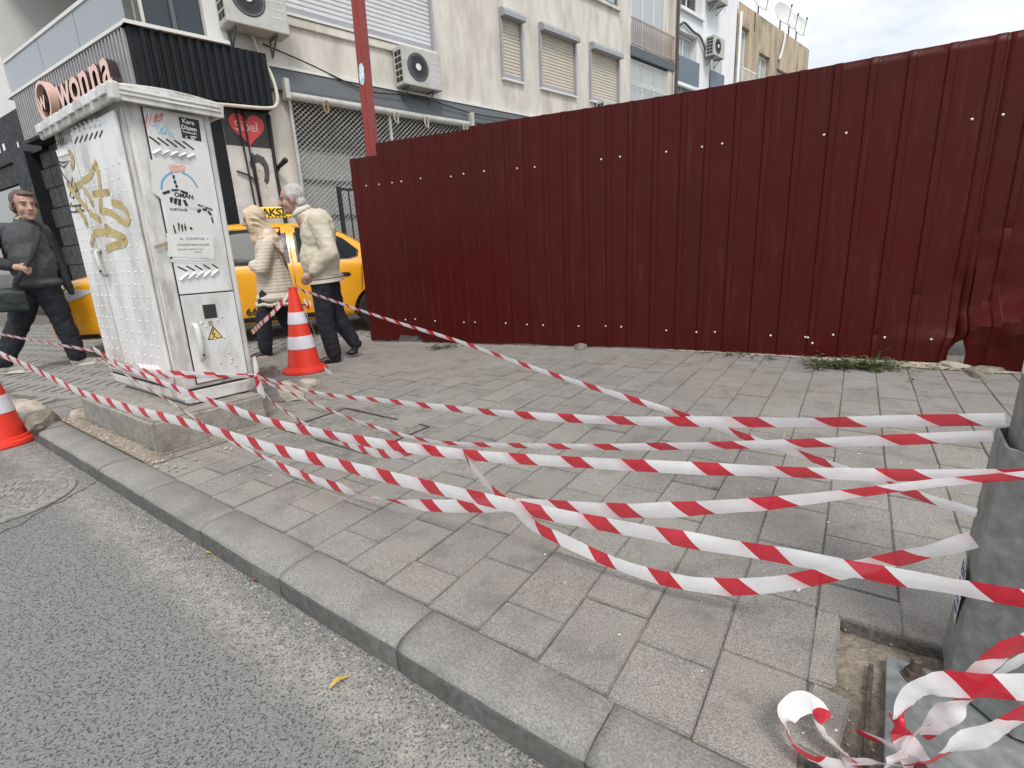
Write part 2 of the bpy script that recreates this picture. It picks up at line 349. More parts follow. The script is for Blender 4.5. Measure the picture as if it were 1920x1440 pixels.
# kerb stones
def kerb_stone(sd):
    w = (KV1-KV0)/2+0.001; n = 16; prof = [(w, -0.2), (w, -0.005), (w-0.005, 0.0), (0.0, 0.0), (-w+0.036, -0.001), (-w+0.02, -0.004), (-w+0.008, -0.011), (-w+0.0015, -0.022), (-w, -0.036), (-w, -0.2)]
    m = MB(); k = len(prof)
    for i in range(n+1):
        x = -0.2985+0.597*i/n; e = max(0, 1-min(i, n-i)/1.0)
        for j, (y, z) in enumerate(prof):
            q = Vector((x*6+sd*5.1, y*9, z*9)); dy = dz = 0.0
            if 4 <= j <= 8:
                c_ = max(0, noise.noise(Vector((x*8+sd*7.3, 1.7, 0)))-0.12)*0.05*(1 if j in (5, 6, 7) else 0.4); dy += c_*0.5; dz -= c_*0.55
                dy += e*0.004; dz -= e*0.004
            dz += 0.003*noise.noise(q) if 1 <= j <= 7 else 0; dy += 0.0025*noise.noise(q+Vector((9, 0, 0))) if j >= 7 else 0
            m.v.append((x, y+dy, z+dz-(e*0.003 if 1 <= j <= 6 else 0)))
    m.f = [(i*k+j, (i+1)*k+j, (i+1)*k+j+1, i*k+j+1) for i in range(n) for j in range(k-1)]+[tuple(range(k)), tuple(n*k+j for j in range(k-1, -1, -1))]
    me = m.mesh('kerb_stone'); bm = bmesh.new(); bm.from_mesh(me); bmesh.ops.recalc_face_normals(bm, faces=bm.faces); bm.to_mesh(me); bm.free()
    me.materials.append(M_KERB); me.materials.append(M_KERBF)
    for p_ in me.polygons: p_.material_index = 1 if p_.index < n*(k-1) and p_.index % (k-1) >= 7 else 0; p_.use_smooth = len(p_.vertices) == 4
    return me
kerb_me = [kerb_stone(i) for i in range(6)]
joints = [-3.94, -3.27, -2.26, -1.63, -1.03, -0.435]     # measured joints along the kerb edge (others every 0.6 m)
kj = [-0.413+0.6*i for i in range(-16, 6)]
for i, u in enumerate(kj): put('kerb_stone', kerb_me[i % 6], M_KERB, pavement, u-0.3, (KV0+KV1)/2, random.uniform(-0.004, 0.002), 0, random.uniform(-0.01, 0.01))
# pavers 0.2 x 0.3 in strips across the pavement
pav_me = [worn_block(0.1965, 0.2965, 0.05, i+20, 0.003, 0.002) for i in range(6)]
half_me = [worn_block(0.1965, 0.1465, 0.05, i+40, 0.003, 0.002) for i in range(3)]
COVER = (-3.05, -2.2, 1.6, 2.12)
def fence_v(u): return 4.05+(u+5.14)*0.235 if u < -1.78 else 4.84+(u+1.78)*0.11
cells = []
U_PAV0 = -5.35
for i in range(-27, 24):
    uc = -0.337+0.2*i
    if uc < U_PAV0: continue
    off = 0.0 if i % 2 else -0.15
    if i % 5 == 0: off += 0.06
    vv = KV1+0.004+(0.0 if off == 0 else 0)
    v0 = KV1+0.003
    segs = []
    first = 0.3+off if off != 0 else 0.3
    a = v0; L = first
    while a < fence_v(uc)+0.1:
        segs.append((a, L)); a += L; L = 0.3
    for a, L in segs:
        vc = a+L/2; us = uc-0.045*(vc-0.9)
        if COVER[0]-0.02 < us < COVER[1]+0.02 and COVER[2]-0.03 < vc < COVER[3]+0.03: continue
        if PIT[0]-0.06 < us < PIT[1] and a < PIT[3] and a+L > PIT[2]:        # cut to the edge of the pit
            if a < PIT[2]-0.05: L = PIT[2]-a
            elif a+L > PIT[3]+0.05: L = a+L-PIT[3]; a = PIT[3]
            else: continue
            vc = a+L/2
        if -4.72 < us < -3.2 and vc < 1.65: continue            # under the concrete base and the broken bed round it
        cells.append((us, vc, L))
def px_area(u, v, L):
    P = [project(UV(u+a, v+b)) for a, b in ((-0.1, -L/2), (0.1, -L/2), (0.1, L/2), (-0.1, L/2))]
    if all(p[0] < 0 or p[0] > 1920 or p[1] > 1440 for p in P) or UV(u, v).y < 0.4: return 0
    return abs(sum(P[i][0]*P[(i+1) % 4][1]-P[(i+1) % 4][0]*P[i][1] for i in range(4)))/2
cells.sort(key=lambda c: -px_area(*c))
rest = MB()
for i, (u, v, L) in enumerate(cells):
    dz = random.uniform(-0.004, 0.002)
    if i < 300 and px_area(u, v, L) > 0:
        me = random.choice(pav_me) if L > 0.25 else random.choice(half_me)
        o = put('paver', me, M_PAV, pavement, u, v, dz, random.uniform(-0.006, 0.006)+0.045, random.uniform(-0.008, 0.008))
        if L < 0.145 or 0.16 < L < 0.29 or L > 0.31: o.scale = (1, (L-0.0035)/(0.2965 if L > 0.25 else 0.1465), 1)
    else:
        w, l = 0.098, L/2-0.002; c_, s_ = math.cos(0.045), math.sin(0.045)
        P = [(-w, -l), (w, -l), (w, l), (-w, l)]; b_ = [(x*0.96, y*0.975) for x, y in P]
        rest.add([UV(u+x*c_-y*s_, v+x*s_+y*c_, dz-0.006) for x, y in P]+[UV(u+x*c_-y*s_, v+x*s_+y*c_, dz) for x, y in b_]+[UV(u+x*c_-y*s_, v+x*s_+y*c_, -0.03) for x, y in P],
                 [(4, 5, 6, 7)]+[(k, (k+1) % 4, 4+(k+1) % 4, 4+k) for k in range(4)]+[(8+k, 8+(k+1) % 4, (k+1) % 4, k) for k in range(4)])
ro = rest.build('far_pavers', M_PAV, pavement, fix=False); ro['kind'] = 'stuff'
# border slips of the pit
for (u, v, w, d, r) in ((-0.033, 1.365, 0.06, 0.29, 0.03), (-0.012, 1.11, 0.085, 0.2, -0.1),):
    put('paver', worn_block(w, d, 0.05, w*77, 0.006, 0.006), M_PAV, pavement, u, v, 0.0, r)
# paved side street beyond the cabinet: small blocks, herringbone laid, too many and too thin to pick apart
sp = MB(); bw = 0.1
def block(cx, cy, lx, ly):
    z = random.uniform(-0.004, 0.0); a = lx/2-0.004; b = ly/2-0.004
    P = [(-a, -b), (a, -b), (a, b), (-a, b)]
    q = lambda x, y, zz: (cx+x, cy+y, zz)
    sp.add([q(x, y, -0.02) for x, y in P]+[q(x*0.95, y*0.95, z) for x, y in P], [(4, 5, 6, 7)]+[(k, (k+1) % 4, 4+(k+1) % 4, 4+k) for k in range(4)])
for i in range(-90, 60):
    for j in range(-60, 60):
        if (i+j) % 4 not in (0, 2) : continue
        cx, cy = -5+i*bw, 7+j*bw
        if (i+j) % 4 == 0: X, Y, lx, ly = cx, cy+bw/2, bw, 2*bw
        else: X, Y, lx, ly = cx+bw/2, cy, 2*bw, bw
        X, Y = -5+(X+5)*0.92-(Y-7)*0.39, 7+(X+5)*0.39+(Y-7)*0.92
        u, v = X*KD.x+Y*KD.y, X*KN.x+Y*KN.y
        if u > U_PAV0-0.13 or v < KV1+0.06 or Y > 10.5 or X < -11.5 or X > -0.8: continue
        if (u < U_PAV0-0.13 or v > fence_v(u)+0.25): block(X, Y, lx if True else ly, ly)
spo = sp.build('street_blocks', M_PAV2, pavement, fix=False); spo['kind'] = 'stuff'
# concrete access cover set in a steel frame
cf = Frame(UV((COVER[0]+COVER[1])/2, (COVER[2]+COVER[3])/2), KD, KN)
ac = thing('access_cover', 'rectangular concrete access cover in a dark steel frame, sunk in the pavers', 'access cover', cf.M)
hw, hd = (COVER[1]-COVER[0])/2-0.01, (COVER[3]-COVER[2])/2-0.01
fr_ = MB()
for a in ((-hw, hw, -hd, -hd+0.01), (-hw, hw, hd-0.01, hd), (-hw, -hw+0.01, -hd+0.01, hd-0.01), (hw-0.01, hw, -hd+0.01, hd-0.01)): fr_.box(a[0], a[1], a[2], a[3], -0.05, 0.0005)
fr_.build('steel_frame', M_RUST, ac)
for a in ((-hw-0.12, hw+0.16, -hd-0.13, -hd-0.004), (-hw-0.12, hw+0.16, hd+0.004, hd+0.14), (-hw-0.12, -hw-0.004, -hd-0.004, hd+0.004), (hw+0.004, hw+0.16, -hd-0.004, hd+0.004)): MB().box(a[0], a[1], a[2], a[3], -0.04, -0.002+random.uniform(-0.001, 0.002)).build('concrete_surround', M_CONC2, ac, bevel=0.005)
MB().box(-hw+0.016, -0.004, -hd+0.016, hd-0.016, -0.05, -0.003).build('concrete_slab', M_CONC2, ac, bevel=0.006)
MB().box(0.004, hw-0.016, -hd+0.016, hd-0.016, -0.05, 0.001).build('concrete_slab', M_CONC2, ac, bevel=0.006)
# round manhole cover in the road
mc = at(-12, 945, ROADZ); mh = thing('manhole_cover', 'round dusty cast iron manhole cover with concentric rings, set in the asphalt', 'manhole cover', Matrix.Translation((mc.x, mc.y, ROADZ)))
MB().lathe([(0.335, 0.002), (0.335, 0.009), (0.305, 0.012), (0.302, 0.003)], 56).build('outer_ring', M_IRON, mh, smooth=30)
MB().lathe([(r_*0.76, z_) for r_, z_ in ((0.392, 0.001), (0.392, 0.008), (0.36, 0.010), (0.355, 0.006), (0.27, 0.006), (0.265, 0.012), (0.245, 0.012), (0.24, 0.006), (0.16, 0.006), (0.155, 0.012), (0.14, 0.012), (0.135, 0.005), (0.0, 0.006))], 56).build('lid', M_IRON, mh, smooth=30)
rb = MB()
for r0, r1, n in ((0.217, 0.262, 44), (0.133, 0.175, 30), (0.04, 0.09, 14)):
    for k in range(n):
        a = 2*PI*k/n; c_, s_ = math.cos(a), math.sin(a); w = 0.006
        rb.add([(r0*c_+w*s_, r0*s_-w*c_, 0.006), (r1*c_+w*s_, r1*s_-w*c_, 0.006), (r1*c_-w*s_, r1*s_+w*c_, 0.006), (r0*c_-w*s_, r0*s_+w*c_, 0.006)]+
               [(r0*c_+w*s_*.7, r0*s_-w*c_*.7, 0.0125), (r1*c_+w*s_*.7, r1*s_-w*c_*.7, 0.0125), (r1*c_-w*s_*.7, r1*s_+w*c_*.7, 0.0125), (r0*c_-w*s_*.7, r0*s_+w*c_*.7, 0.0125)],
               [(4, 5, 6, 7), (0, 1, 5, 4), (1, 2, 6, 5), (2, 3, 7, 6), (3, 0, 4, 7)])
o = rb.build('tread_ribs', M_IRON, mh); o['kind'] = 'stuff'
# loose grit along the gutter and at the foot of the fence
def pebbles(name, n, fn, mat, parent, rmin, rmax):
    g = MB()
    for i in range(n):
        p, zz = fn(); r = random.uniform(rmin, rmax)**1.0; a = [random.uniform(0.6, 1.2) for _ in range(6)]; t = random.uniform(0, PI)
        c_, s_ = math.cos(t), math.sin(t)
        vs = [(r*a[0], 0, 0), (0, r*a[1], 0), (-r*a[2], 0, 0), (0, -r*a[3], 0), (r*.2, r*.1, r*a[4]*0.6), (0, 0, -r*0.4)]
        g.add([(p.x+x*c_-y*s_, p.y+x*s_+y*c_, zz+z+r*0.15) for x, y, z in vs], [(0, 1, 4), (1, 2, 4), (2, 3, 4), (3, 0, 4), (1, 0, 5), (2, 1, 5), (3, 2, 5), (0, 3, 5)])
    o = g.build(name, mat, parent, fix=False); o['kind'] = 'stuff'; return o
M_GRIT = pm('grit', (0.27, 0.255, 0.235), 0.9, var=0.5, scale=35)
def f_gut():
    u = random.uniform(-4.6, 1.0); v = KV0-0.004-abs(random.gauss(0, 0.055)); return UV(u, v), ROADZ
tag(pebbles('gutter_gravel', 2600, f_gut, M_GRIT, None, 0.0025, 0.0075), 'loose grey gravel gathered along the foot of the kerb', 'gravel', kind='stuff')
def f_pit():
    return UV(random.uniform(PIT[0], PIT[1]), random.uniform(PIT[2], PIT[3])), -0.035
tag(pebbles('pit_gravel', 260, f_pit, M_STONE, None, 0.002, 0.006), 'small pale stones scattered in the earth pit by the lamp post', 'gravel', kind='stuff')

# crack and patch edge in the asphalt between the manhole and the kerb
ck = MB(); cp_ = [at(px, py, ROADZ+0.003) for px, py in ((178, 902), (160, 915), (138, 926), (118, 938), (98, 945), (80, 957), (58, 968), (36, 984), (14, 992), (-10, 1008))]
cp_ = smooth_pts(cp_, 5); 
for i, p in enumerate(cp_):
    t_ = (cp_[min(i+1, len(cp_)-1)]-cp_[max(i-1, 0)]).normalized(); n_ = Vector((-t_.y, t_.x, 0)); o_ = n_*0.012*noise.noise(p*23); w_ = 0.004+0.007*abs(noise.noise(p*9+Vector((3, 0, 0))))
    ck.v += [tuple(p+o_+n_*w_), tuple(p+o_-n_*w_)]
ck.f = [(2*i, 2*i+1, 2*i+3, 2*i+2) for i in range(len(cp_)-1)]
ck.build('road_crack', M_MORT, road, fix=False)

# ================================================================== RED SHEET FENCE
def mat_sheet():
    m, nt, b = nodes('maroon_sheet'); v = coords(nt, False, world=True); oi = nd(nt, 'ObjectInfo')
    c = mixc(nt, oi.outputs['Random'], (0.060, 0.0048, 0.0038), (0.074, 0.0064, 0.005))
    c = mixc(nt, mul(nt, ntex(nt, v, 1.3, 5, 0.6, 0.4, 0.7), 0.5), c, (0.048, 0.008, 0.0072))                 # uneven fading
    mp = nd(nt, 'Mapping'); mp.inputs['Scale'].default_value = (9, 9, 0.7); nt.links.new(v, mp.inputs['Vector'])
    c = mixc(nt, mul(nt, ntex(nt, mp.outputs['Vector'], 2.2, 5, 0.7, 0.56, 0.78), 0.4), c, (0.12, 0.045, 0.038))    # dried dust runs
    m2 = nd(nt, 'Mapping'); m2.inputs['Scale'].default_value = (2.5, 2.5, 55); m2.inputs['Rotation'].default_value = (0.25, 0.1, 0); nt.links.new(v, m2.inputs['Vector'])
    c = mixc(nt, mul(nt, mul(nt, ntex(nt, m2.outputs['Vector'], 1.6, 2, 0.5, 0.70, 0.74), ntex(nt, v, 1.1, 2, 0.5, 0.5, 0.6)), 0.12), c, (0.2, 0.1, 0.09))   # scratches
    nt.links.new(c, b.inputs['Base Color']); b.inputs['Specular IOR Level'].default_value = 0.17
    r = nd(nt, 'MapRange'); r.inputs['To Min'].default_value = 0.34; r.inputs['To Max'].default_value = 0.55; nt.links.new(ntex(nt, v, 2.5), r.inputs['Value']); nt.links.new(r.outputs['Result'], b.inputs['Roughness'])
    bump(nt, b, ntex(nt, v, 2.4, 3, 0.5, 0.2, 0.8), 0.10, 0.03); return m
M_RED = mat_sheet()
M_CAP = pm('screw_cap', (0.75, 0.74, 0.7), 0.5)
FA, FM, FE = at(697, 640), at(1232, 655), at(1800, 685)
d1 = (FM-FA).normalized(); d2 = (FE-FM).normalized(); LAM = (FM-FA).length
FX = FE + d2*2.9; LTOT = LAM+(FX-FM).length
def fpos(s):                     # along the fence line, bend eased
    if s < LAM-0.4: p = FA+d1*s; d = d1
    elif s > LAM+0.4: p = FM+d2*(s-LAM); d = d2
    else:
        t = (s-LAM+0.4)/0.8; a, b_, c = FM-d1*0.4, FM, FM+d2*0.4
        p = a*(1-t)**2+b_*2*t*(1-t)+c*t*t; d = (d1*(1-t)+d2*t).normalized()
    return p, Vector((d.y, -d.x, 0))         # point, normal to the camera side
ribs = [0.06, 0.254, 0.43, 0.62, 0.808, 0.997, 1.18, 1.373, 1.561, 1.755, 1.943, 2.148, 2.346, 2.539, 2.746, 2.966, 3.169, 3.392]
ribs += [LAM+x for x in (0.187, 0.39, 0.62, 0.843, 1.07, 1.301, 1.526, 1.754, 1.976, 2.21)]
while ribs[-1] < LTOT-0.3: ribs.append(ribs[-1]+0.225)
fence = thing('sheet_metal_fence', 'tall maroon corrugated sheet metal hoarding fence with white screw caps', 'fence', Matrix.Translation(FA))
def top_z(s): return 2.08+0.05*min(1, s/0.5) if s < 0.42 else 2.2+0.05*min(1, (s-0.42)/1.2)
def bot_z(s):
    return 0.012+0.02*max(0, noise.noise(Vector((s*1.7, 0, 0))))+(0.07 if 0.42 < s < 0.72 else 0)
S_TEAR = LAM+2.27                # the panel torn and folded by the lamp post
def dent(s, z):                  # push out of plane
    d = 0.004*noise.noise(Vector((s*1.3, z*1.1, 5)))+0.003*noise.noise(Vector((s*4, z*2.5, 9)))
    if s < 0.3: d += -0.012*math.exp(-((s-0.03)/0.05)**2-((z-1.25)/0.12)**2)
    if S_TEAR-0.55 < s <= S_TEAR+0.001:
        k = (s-(S_TEAR-0.55))/0.55; zf = 0.20
        d += 0.035*k*math.exp(-((z-zf)/0.05)**2) if z > zf else 0.035*k*math.exp(-((z-zf)/0.16)**2)
        d -= 0.05*k*k*math.exp(-((z-0.55)/0.25)**2)
    if s > S_TEAR:
        k = min(1, (s-S_TEAR)/0.5)
        if z < 0.40+0.28*k:
            h = (0.40+0.28*k)-z; d += (1.7*h if h < 0.11+0.09*k else 1.7*(0.11+0.09*k)-0.25*(h-0.11-0.09*k))*(0.65+0.35*k)+0.02*noise.noise(Vector((s*9, z*9, 1)))
        d += 0.012*noise.noise(Vector((s*6, z*6, 3)))*(1 if z < 1.0 else 0.3)
    for (rs, zz, w) in ((LAM+1.976, 0.52, 0.03), (LAM+2.21, 0.62, 0.05), (LAM+2.435, 0.62, 0.06), (LAM+1.754, 0.21, 0.015), (LAM+2.435, 1.0, 0.03), (LAM+2.435, 0.5, 0.02)):
        d -= 0.02*math.exp(-((s-rs)/0.03)**2-((z-zz)/w)**2)
    return d
def sheet(s0, s1, zrows, name='sheet'):
    prof = [(s0, 0)]
    for r in ribs:
        if s0+0.02 < r < s1-0.02:
            prof += [(r-0.029, 0), (r-0.019, 0.0125), (r+0.019, 0.0125), (r+0.029, 0)]
    prof.append((s1, 0))
    full = []
    for i in range(len(prof)-1):                 # flats get extra columns (two stiffening swages)
        a, b_ = prof[i], prof[i+1]; full.append(a)
        if b_[0]-a[0] > 0.08:
            n = 4
            for k in range(1, n): full.append((a[0]+(b_[0]-a[0])*k/n, 0.0))
    full.append(prof[-1]); m = MB(); nc = len(full)
    lift = random.uniform(0, 0.004)
    for j in range(zrows+1):
        for s, h in full:
            zt, zb = top_z((s0+s1)/2), bot_z(s); t = j/zrows; z = zb+(zt-zb)*(t**1.25); p, n = fpos(s)
            if abs(s1-S_TEAR) < 1e-6 and s > S_TEAR-0.12: s = s+((s-(S_TEAR-0.12))/0.12)*(0.02-0.07*max(0, min(1, (0.24-z)/0.12)))*1.0; p, n = fpos(s)
            if abs(s0-S_TEAR) < 1e-6 and s < S_TEAR+0.12: s = s+(1-(s-S_TEAR)/0.12)*(0.035*max(0, min(1, (0.24-z)/0.12))); p, n = fpos(s)
            q = p+n*(h+lift+dent(s, z)); m.v.append((q.x-FA.x, q.y-FA.y, z))
    for j in range(zrows):
        for i in range(nc-1): m.f.append((j*nc+i, j*nc+i+1, (j+1)*nc+i+1, (j+1)*nc+i))
    o = m.build(name, M_RED, fence, smooth=(20 if s1 > S_TEAR-0.01 else False)); so = o.modifiers.new('gauge', 'SOLIDIFY'); so.thickness = 0.0016; so.offset = 0; return o
cuts = [0.0]
edges = [0.43, ribs[8]+0.03, ribs[13]+0.03, LAM+0.187+0.03, LAM+1.301+0.03, S_TEAR, LTOT]
prev = 0.0
for e in edges:
    big = e > LAM+1.2
    sheet(prev, e, 48 if big else 16); prev = e if abs(e-S_TEAR) < 1e-6 else e-0.05
# rails behind
for z in (0.25, 1.85):
    rl = MB()
    for i in range(14):
        s = LTOT*i/13; p, n = fpos(s); q = p-n*0.045-FA; rl.v += [(q.x, q.y, z-0.03), (q.x, q.y, z+0.03)]
    rl.f = [(2*i, 2*i+2, 2*i+3, 2*i+1) for i in range(13)]
    o = rl.build('rail', M_RED, fence); so = o.modifiers.new('gauge', 'SOLIDIFY'); so.thickness = 0.04
capm = MB().lathe([(0.0085, -0.002), (0.009, 0.003), (0.006, 0.007), (0.003, 0.0082), (0, 0.0085)], 10, ax=2).mesh('screw_cap'); capm.materials.append(M_CAP)
capm.polygons.foreach_set('use_smooth', [True]*len(capm.polygons))
z5 = lambda x, y: (660+x*.4028, 100+y*.4028); z6 = lambda x, y: (1280+x*.4723, 40+y*.4723)
scr = [z5(*q) for q in ((68,617),(128,611),(188,603),(230,597),(320,583),(461,574),(520,561),(615,549),(769,536),(851,530),(1160,494),(1248,482),(1464,460),
       (250,1240),(295,1237),(388,1246),(522,1252),(573,1252),(716,1256),(815,1262),(890,1265),(1055,1270),(1182,1269),(1254,1273),(1464,1289))]
scr += [z6(*q) for q in ((77,499),(157,486),(561,451),(649,444),(1148,389),(1271,371),(56,1233),(128,1233),(349,1247),(487,1253),(497,1254),(515,1276),(597,1244),(801,1254),(984,1260))]
for q in scr:
    P = on_vertical(q[0], q[1], FA, FM); s = (Vector((P.x, P.y, 0))-FA).length
    if s > LAM-0.2: P = on_vertical(q[0], q[1], FM, FE); s = LAM+(Vector((P.x, P.y, 0))-FM).dot(d2)
    p, n = fpos(s); near = min(abs(s-r) for r in ribs); h = 0.0125 if near < 0.024 else 0.0
    q3 = p+n*(h+0.003+dent(s, P.z)); o = link('screw_cap', capm, None, fence)
    o.matrix_local = basis((q3.x-FA.x, q3.y-FA.y, P.z), Vector((-n.y, n.x, 0)), (0, 0, 1))
    if q == scr[-1]: pass
# folded-up tongue of sheet at the weeds
tg = MB()
for i in range(5):
    for j in range(7):
        s = LAM+1.36+0.065*i/4; p, n = fpos(s); t = j/6; q = p+n*(0.02+0.05*math.sin(t*2.4))-FA
        tg.v.append((q.x-0.015*t, q.y, 0.01+0.13*t-0.05*t*t*(1+i/4)))
tg.f = [(i*7+j, (i+1)*7+j, (i+1)*7+j+1, i*7+j+1) for i in range(4) for j in range(6)]
tg.build('bent_flap', M_RED, fence, smooth=True)
# red steel post rising behind the fence end
RPP = FA+d1*0.17-Vector((d1.y, -d1.x, 0))*0.14
M_REDP = pm('red_post_paint', (0.27, 0.035, 0.03), 0.45, var=0.1, scale=4, dirt=(0.13, 0.03, 0.027), dscale=5, damt=0.4)
M_STK = pm('pale_blue_sticker', (0.5, 0.72, 0.75), 0.5, var=0.3, scale=30)
RPM = Matrix.Translation(RPP) @ Matrix.Rotation(math.atan2(d1.y, d1.x), 4, 'Z') @ Matrix.Rotation(math.radians(1.3), 4, 'Y')
rp = thing('steel_post', 'tall bright red square steel post rising behind the left end of the fence', 'post', RPM)
MB().box(-0.055, 0.055, -0.05, 0.05, 0, 5.2).build('post_shaft', M_REDP, rp, bevel=0.004)
MB().box(-0.012, 0.012, -0.053, -0.05, 0, 5.2).build('weld_seam', M_REDP, rp)
st = MB(); pol = [(-0.03, 2.86), (0.005, 2.84), (0.03, 2.9), (0.032, 3.02), (0.01, 3.06), (-0.025, 3.04), (-0.036, 2.95)]
st.prism(pol, 1, -0.0545, -0.0535); st.build('sticker', M_STK, rp)

# ================================================================== LAMP POST (right edge)
LC = UV(0.392, 1.45); LM = Matrix.Translation(LC) @ Matrix.Rotation(math.atan2(KD.y, KD.x), 4, 'Z')
lp = thing('lamp_post', 'grey galvanised octagonal lamp post with sleeve and bolted base plate', 'lamp post', LM)
def octo(prof, name, n=8, rot=PI/8, **kw):
    m = MB(); vs = []; fs = []
    for r, z in prof: vs += [(r*math.cos(rot+2*PI*k/n), r*math.sin(rot+2*PI*k/n), z) for k in range(n)]
    for i in range(len(prof)-1):
        for k in range(n): fs.append((i*n+k, i*n+(k+1) % n, (i+1)*n+(k+1) % n, (i+1)*n+k))
    m.add(vs, fs); return m.build(name, M_STEEL, lp, bevel=0.004, **kw)
o = octo([(0.19, 0.001), (0.176, 0.29)], 'lower_shroud'); so = o.modifiers.new('gauge', 'SOLIDIFY'); so.thickness = 0.004; so.offset = -1
o = octo([(0.181, 0.28), (0.172, 0.60)], 'sleeve'); so = o.modifiers.new('gauge', 'SOLIDIFY'); so.thickness = 0.006; so.offset = -1
octo([(0.155, 0.02), (0.15, 0.7), (0.1, 5.0)], 'shaft')
MB().box(-0.29, 0.31, -0.47, -0.035, -0.03, -0.008).build('base_plate', M_STEEL, lp, bevel=0.003)
MB().box(-0.325, -0.315, -0.47, -0.08, -0.06, -0.015).build('plate_edge_angle', M_RUST, lp)
for x, y in ((-0.235, -0.085), (-0.235, -0.40), (0.255, -0.085), (0.255, -0.40)):
    bo = MB().lathe([(0.028, 0.0), (0.028, 0.005), (0.021, 0.006), (0.021, 0.022), (0.0125, 0.023), (0.0125, 0.052), (0.009, 0.055), (0, 0.055)], 6, (x, y, -0.009)).build('anchor_bolt', M_RUST, lp)
M_PAPER = pm('white_paper', (0.72, 0.72, 0.70), 0.7, var=0.06, scale=12, dirt=(0.45, 0.43, 0.4), dscale=9, damt=0.4)
M_BLUEINK = pm('blue_ink', (0.03, 0.06, 0.28), 0.6); M_REDINK = pm('red_ink', (0.5, 0.03, 0.04), 0.6); M_INK = pm('black_ink', (0.02, 0.02, 0.022), 0.6)
# stickers lie on the faces of the octagon that look towards the camera
def face_frame(k, r, z):
    a = PI/8+2*PI*(k+0.5)/8; ap = r*math.cos(PI/8); return basis((math.cos(a)*(ap+0.002), math.sin(a)*(ap+0.002), z), (-math.sin(a), math.cos(a), 0), (0, 0, 1))

# ================================================================== ELECTRICITY CABINET on its concrete base
BL = Frame(UV(-3.288, 1.004), -KD, KN)           # origin at the near corner: x runs left along the kerb, y away from it
cb = MB(); NX, NY = 16, 7; BW, BD = 1.25, 0.66
def blk_pt(x, y, z):
    p = Vector((x, y, z)); n = noise.noise_vector(Vector((x*5, y*5, z*7)))*0.006+noise.noise_vector(Vector((x*19, y*19, z*23)))*0.003
    e = min(x, BW-x); e2 = min(y, BD-y)
    p.z -= max(0, 0.02-min(e, e2))*0.5*(1 if z > 0.1 else 0)
    if z > 0.15 and x < 0.3 and y < 0.2: p.z -= 0.02*max(0, noise.noise(Vector((x*12, y*12, 1))))
    return p+n
bm = bmesh.new(); bmesh.ops.create_cube(bm, size=1)
for v in bm.verts: v.co = Vector(((v.co.x+.5)*BW, (v.co.y+.5)*BD, (v.co.z+.5)*0.215-0.02))
bmesh.ops.bevel(bm, geom=list(bm.edges), offset=0.012, segments=2, affect='EDGES'); bmesh.ops.subdivide_edges(bm, edges=list(bm.edges), cuts=5, use_grid_fill=True)
for v in bm.verts: v.co = blk_pt(*v.co)
me = bpy.data.meshes.new('concrete_block'); bm.to_mesh(me); bm.free()
base_o = link('concrete_block', me, M_CONC); base_o.matrix_world = BL.M; shade(base_o, 40)
tag(base_o, 'low weathered concrete base block under the white electrical cabinet', 'concrete block')
# broken bedding round the base
bed = MB(); nu, nv = 60, 26
for i in range(nu+1):
    for j in range(nv+1):
        u = -4.76+1.62*i/nu; v = KV1+0.004+(1.72-KV1)*j/nv; q = UV(u, v)
        edge = min(i, nu-i, nv-j)/4.0
        h = 0.010+0.022*noise.noise(q*4)+0.013*noise.noise(q*13)+0.008*noise.noise(q*31)
        if v < 1.0: h += 0.02
        if u > -3.3: h -= 0.02
        if j < 2: h = min(h, 0.004+0.006*j)
        q.z = max(-0.01, min(0.05, h)*min(1, edge)); bed.v.append(tuple(q))
bed.f = [(i*(nv+1)+j, (i+1)*(nv+1)+j, (i+1)*(nv+1)+j+1, i*(nv+1)+j+1) for i in range(nu) for j in range(nv)]
bo = bed.build('broken_bedding', M_DIRT, pavement, smooth=50)
def f_bed():
    return UV(random.uniform(-4.8, -2.9), random.choice((random.uniform(0.91, 1.0), random.uniform(1.0, 1.75)))), 0.008
tag(pebbles('rubble', 420, f_bed, M_STONE, None, 0.003, 0.012), 'crumbled mortar and small rubble round the concrete base', 'rubble', kind='stuff')

M_CAB = pm('cabinet_white', (0.72, 0.725, 0.72), 0.45, var=0.05, scale=3, dirt=(0.34, 0.315, 0.275), dscale=4.5, damt=0.9, stretch=(1, 1, 0.45), bmp=0.06, bscale=20)
M_CABD = pm('cabinet_grimy', (0.66, 0.65, 0.625), 0.6, var=0.08, scale=4, dirt=(0.2, 0.185, 0.16), dscale=6, damt=0.95, stretch=(1, 1, 0.35), bmp=0.1, bscale=30)
M_SLOT = pm('slot_dark', (0.03, 0.028, 0.027), 0.8)
M_GOLD = pm('gold_spray', (0.46, 0.36, 0.13), 0.55, var=0.2, scale=12)
M_SPRAYK = pm('black_marker', (0.035, 0.02, 0.022), 0.6); M_SPRAYR = pm('red_marker', (0.6, 0.09, 0.1), 0.6); M_SPRAYB = pm('blue_marker', (0.2, 0.45, 0.62), 0.6)
M_YEL = pm('warning_yellow', (0.75, 0.52, 0.12), 0.5, var=0.06)
M_TAPEB = pm('brown_tape', (0.34, 0.27, 0.19), 0.5, var=0.2)
CO = UV(-3.423, 1.248, 0.205)
ca = (KD*0.05+KN*0.998); cbv = (-KD*0.9985-KN*0.055); cz = Vector((KD*0.012+KN*0.022)+Vector((0, 0, 1)))
CF = Frame(CO, ca, cbv, cz)      # x: depth (end panel), y: along the front doors to the left, z: up
CW, CL, CH = 0.445, 1.245, 1.735
cab = thing('electrical_cabinet', 'tall white graffitied electrical distribution cabinet standing on a concrete block', 'electrical cabinet', CF.M)
M4 = Matrix.Identity(4)
FP = 0.09                        # plinth
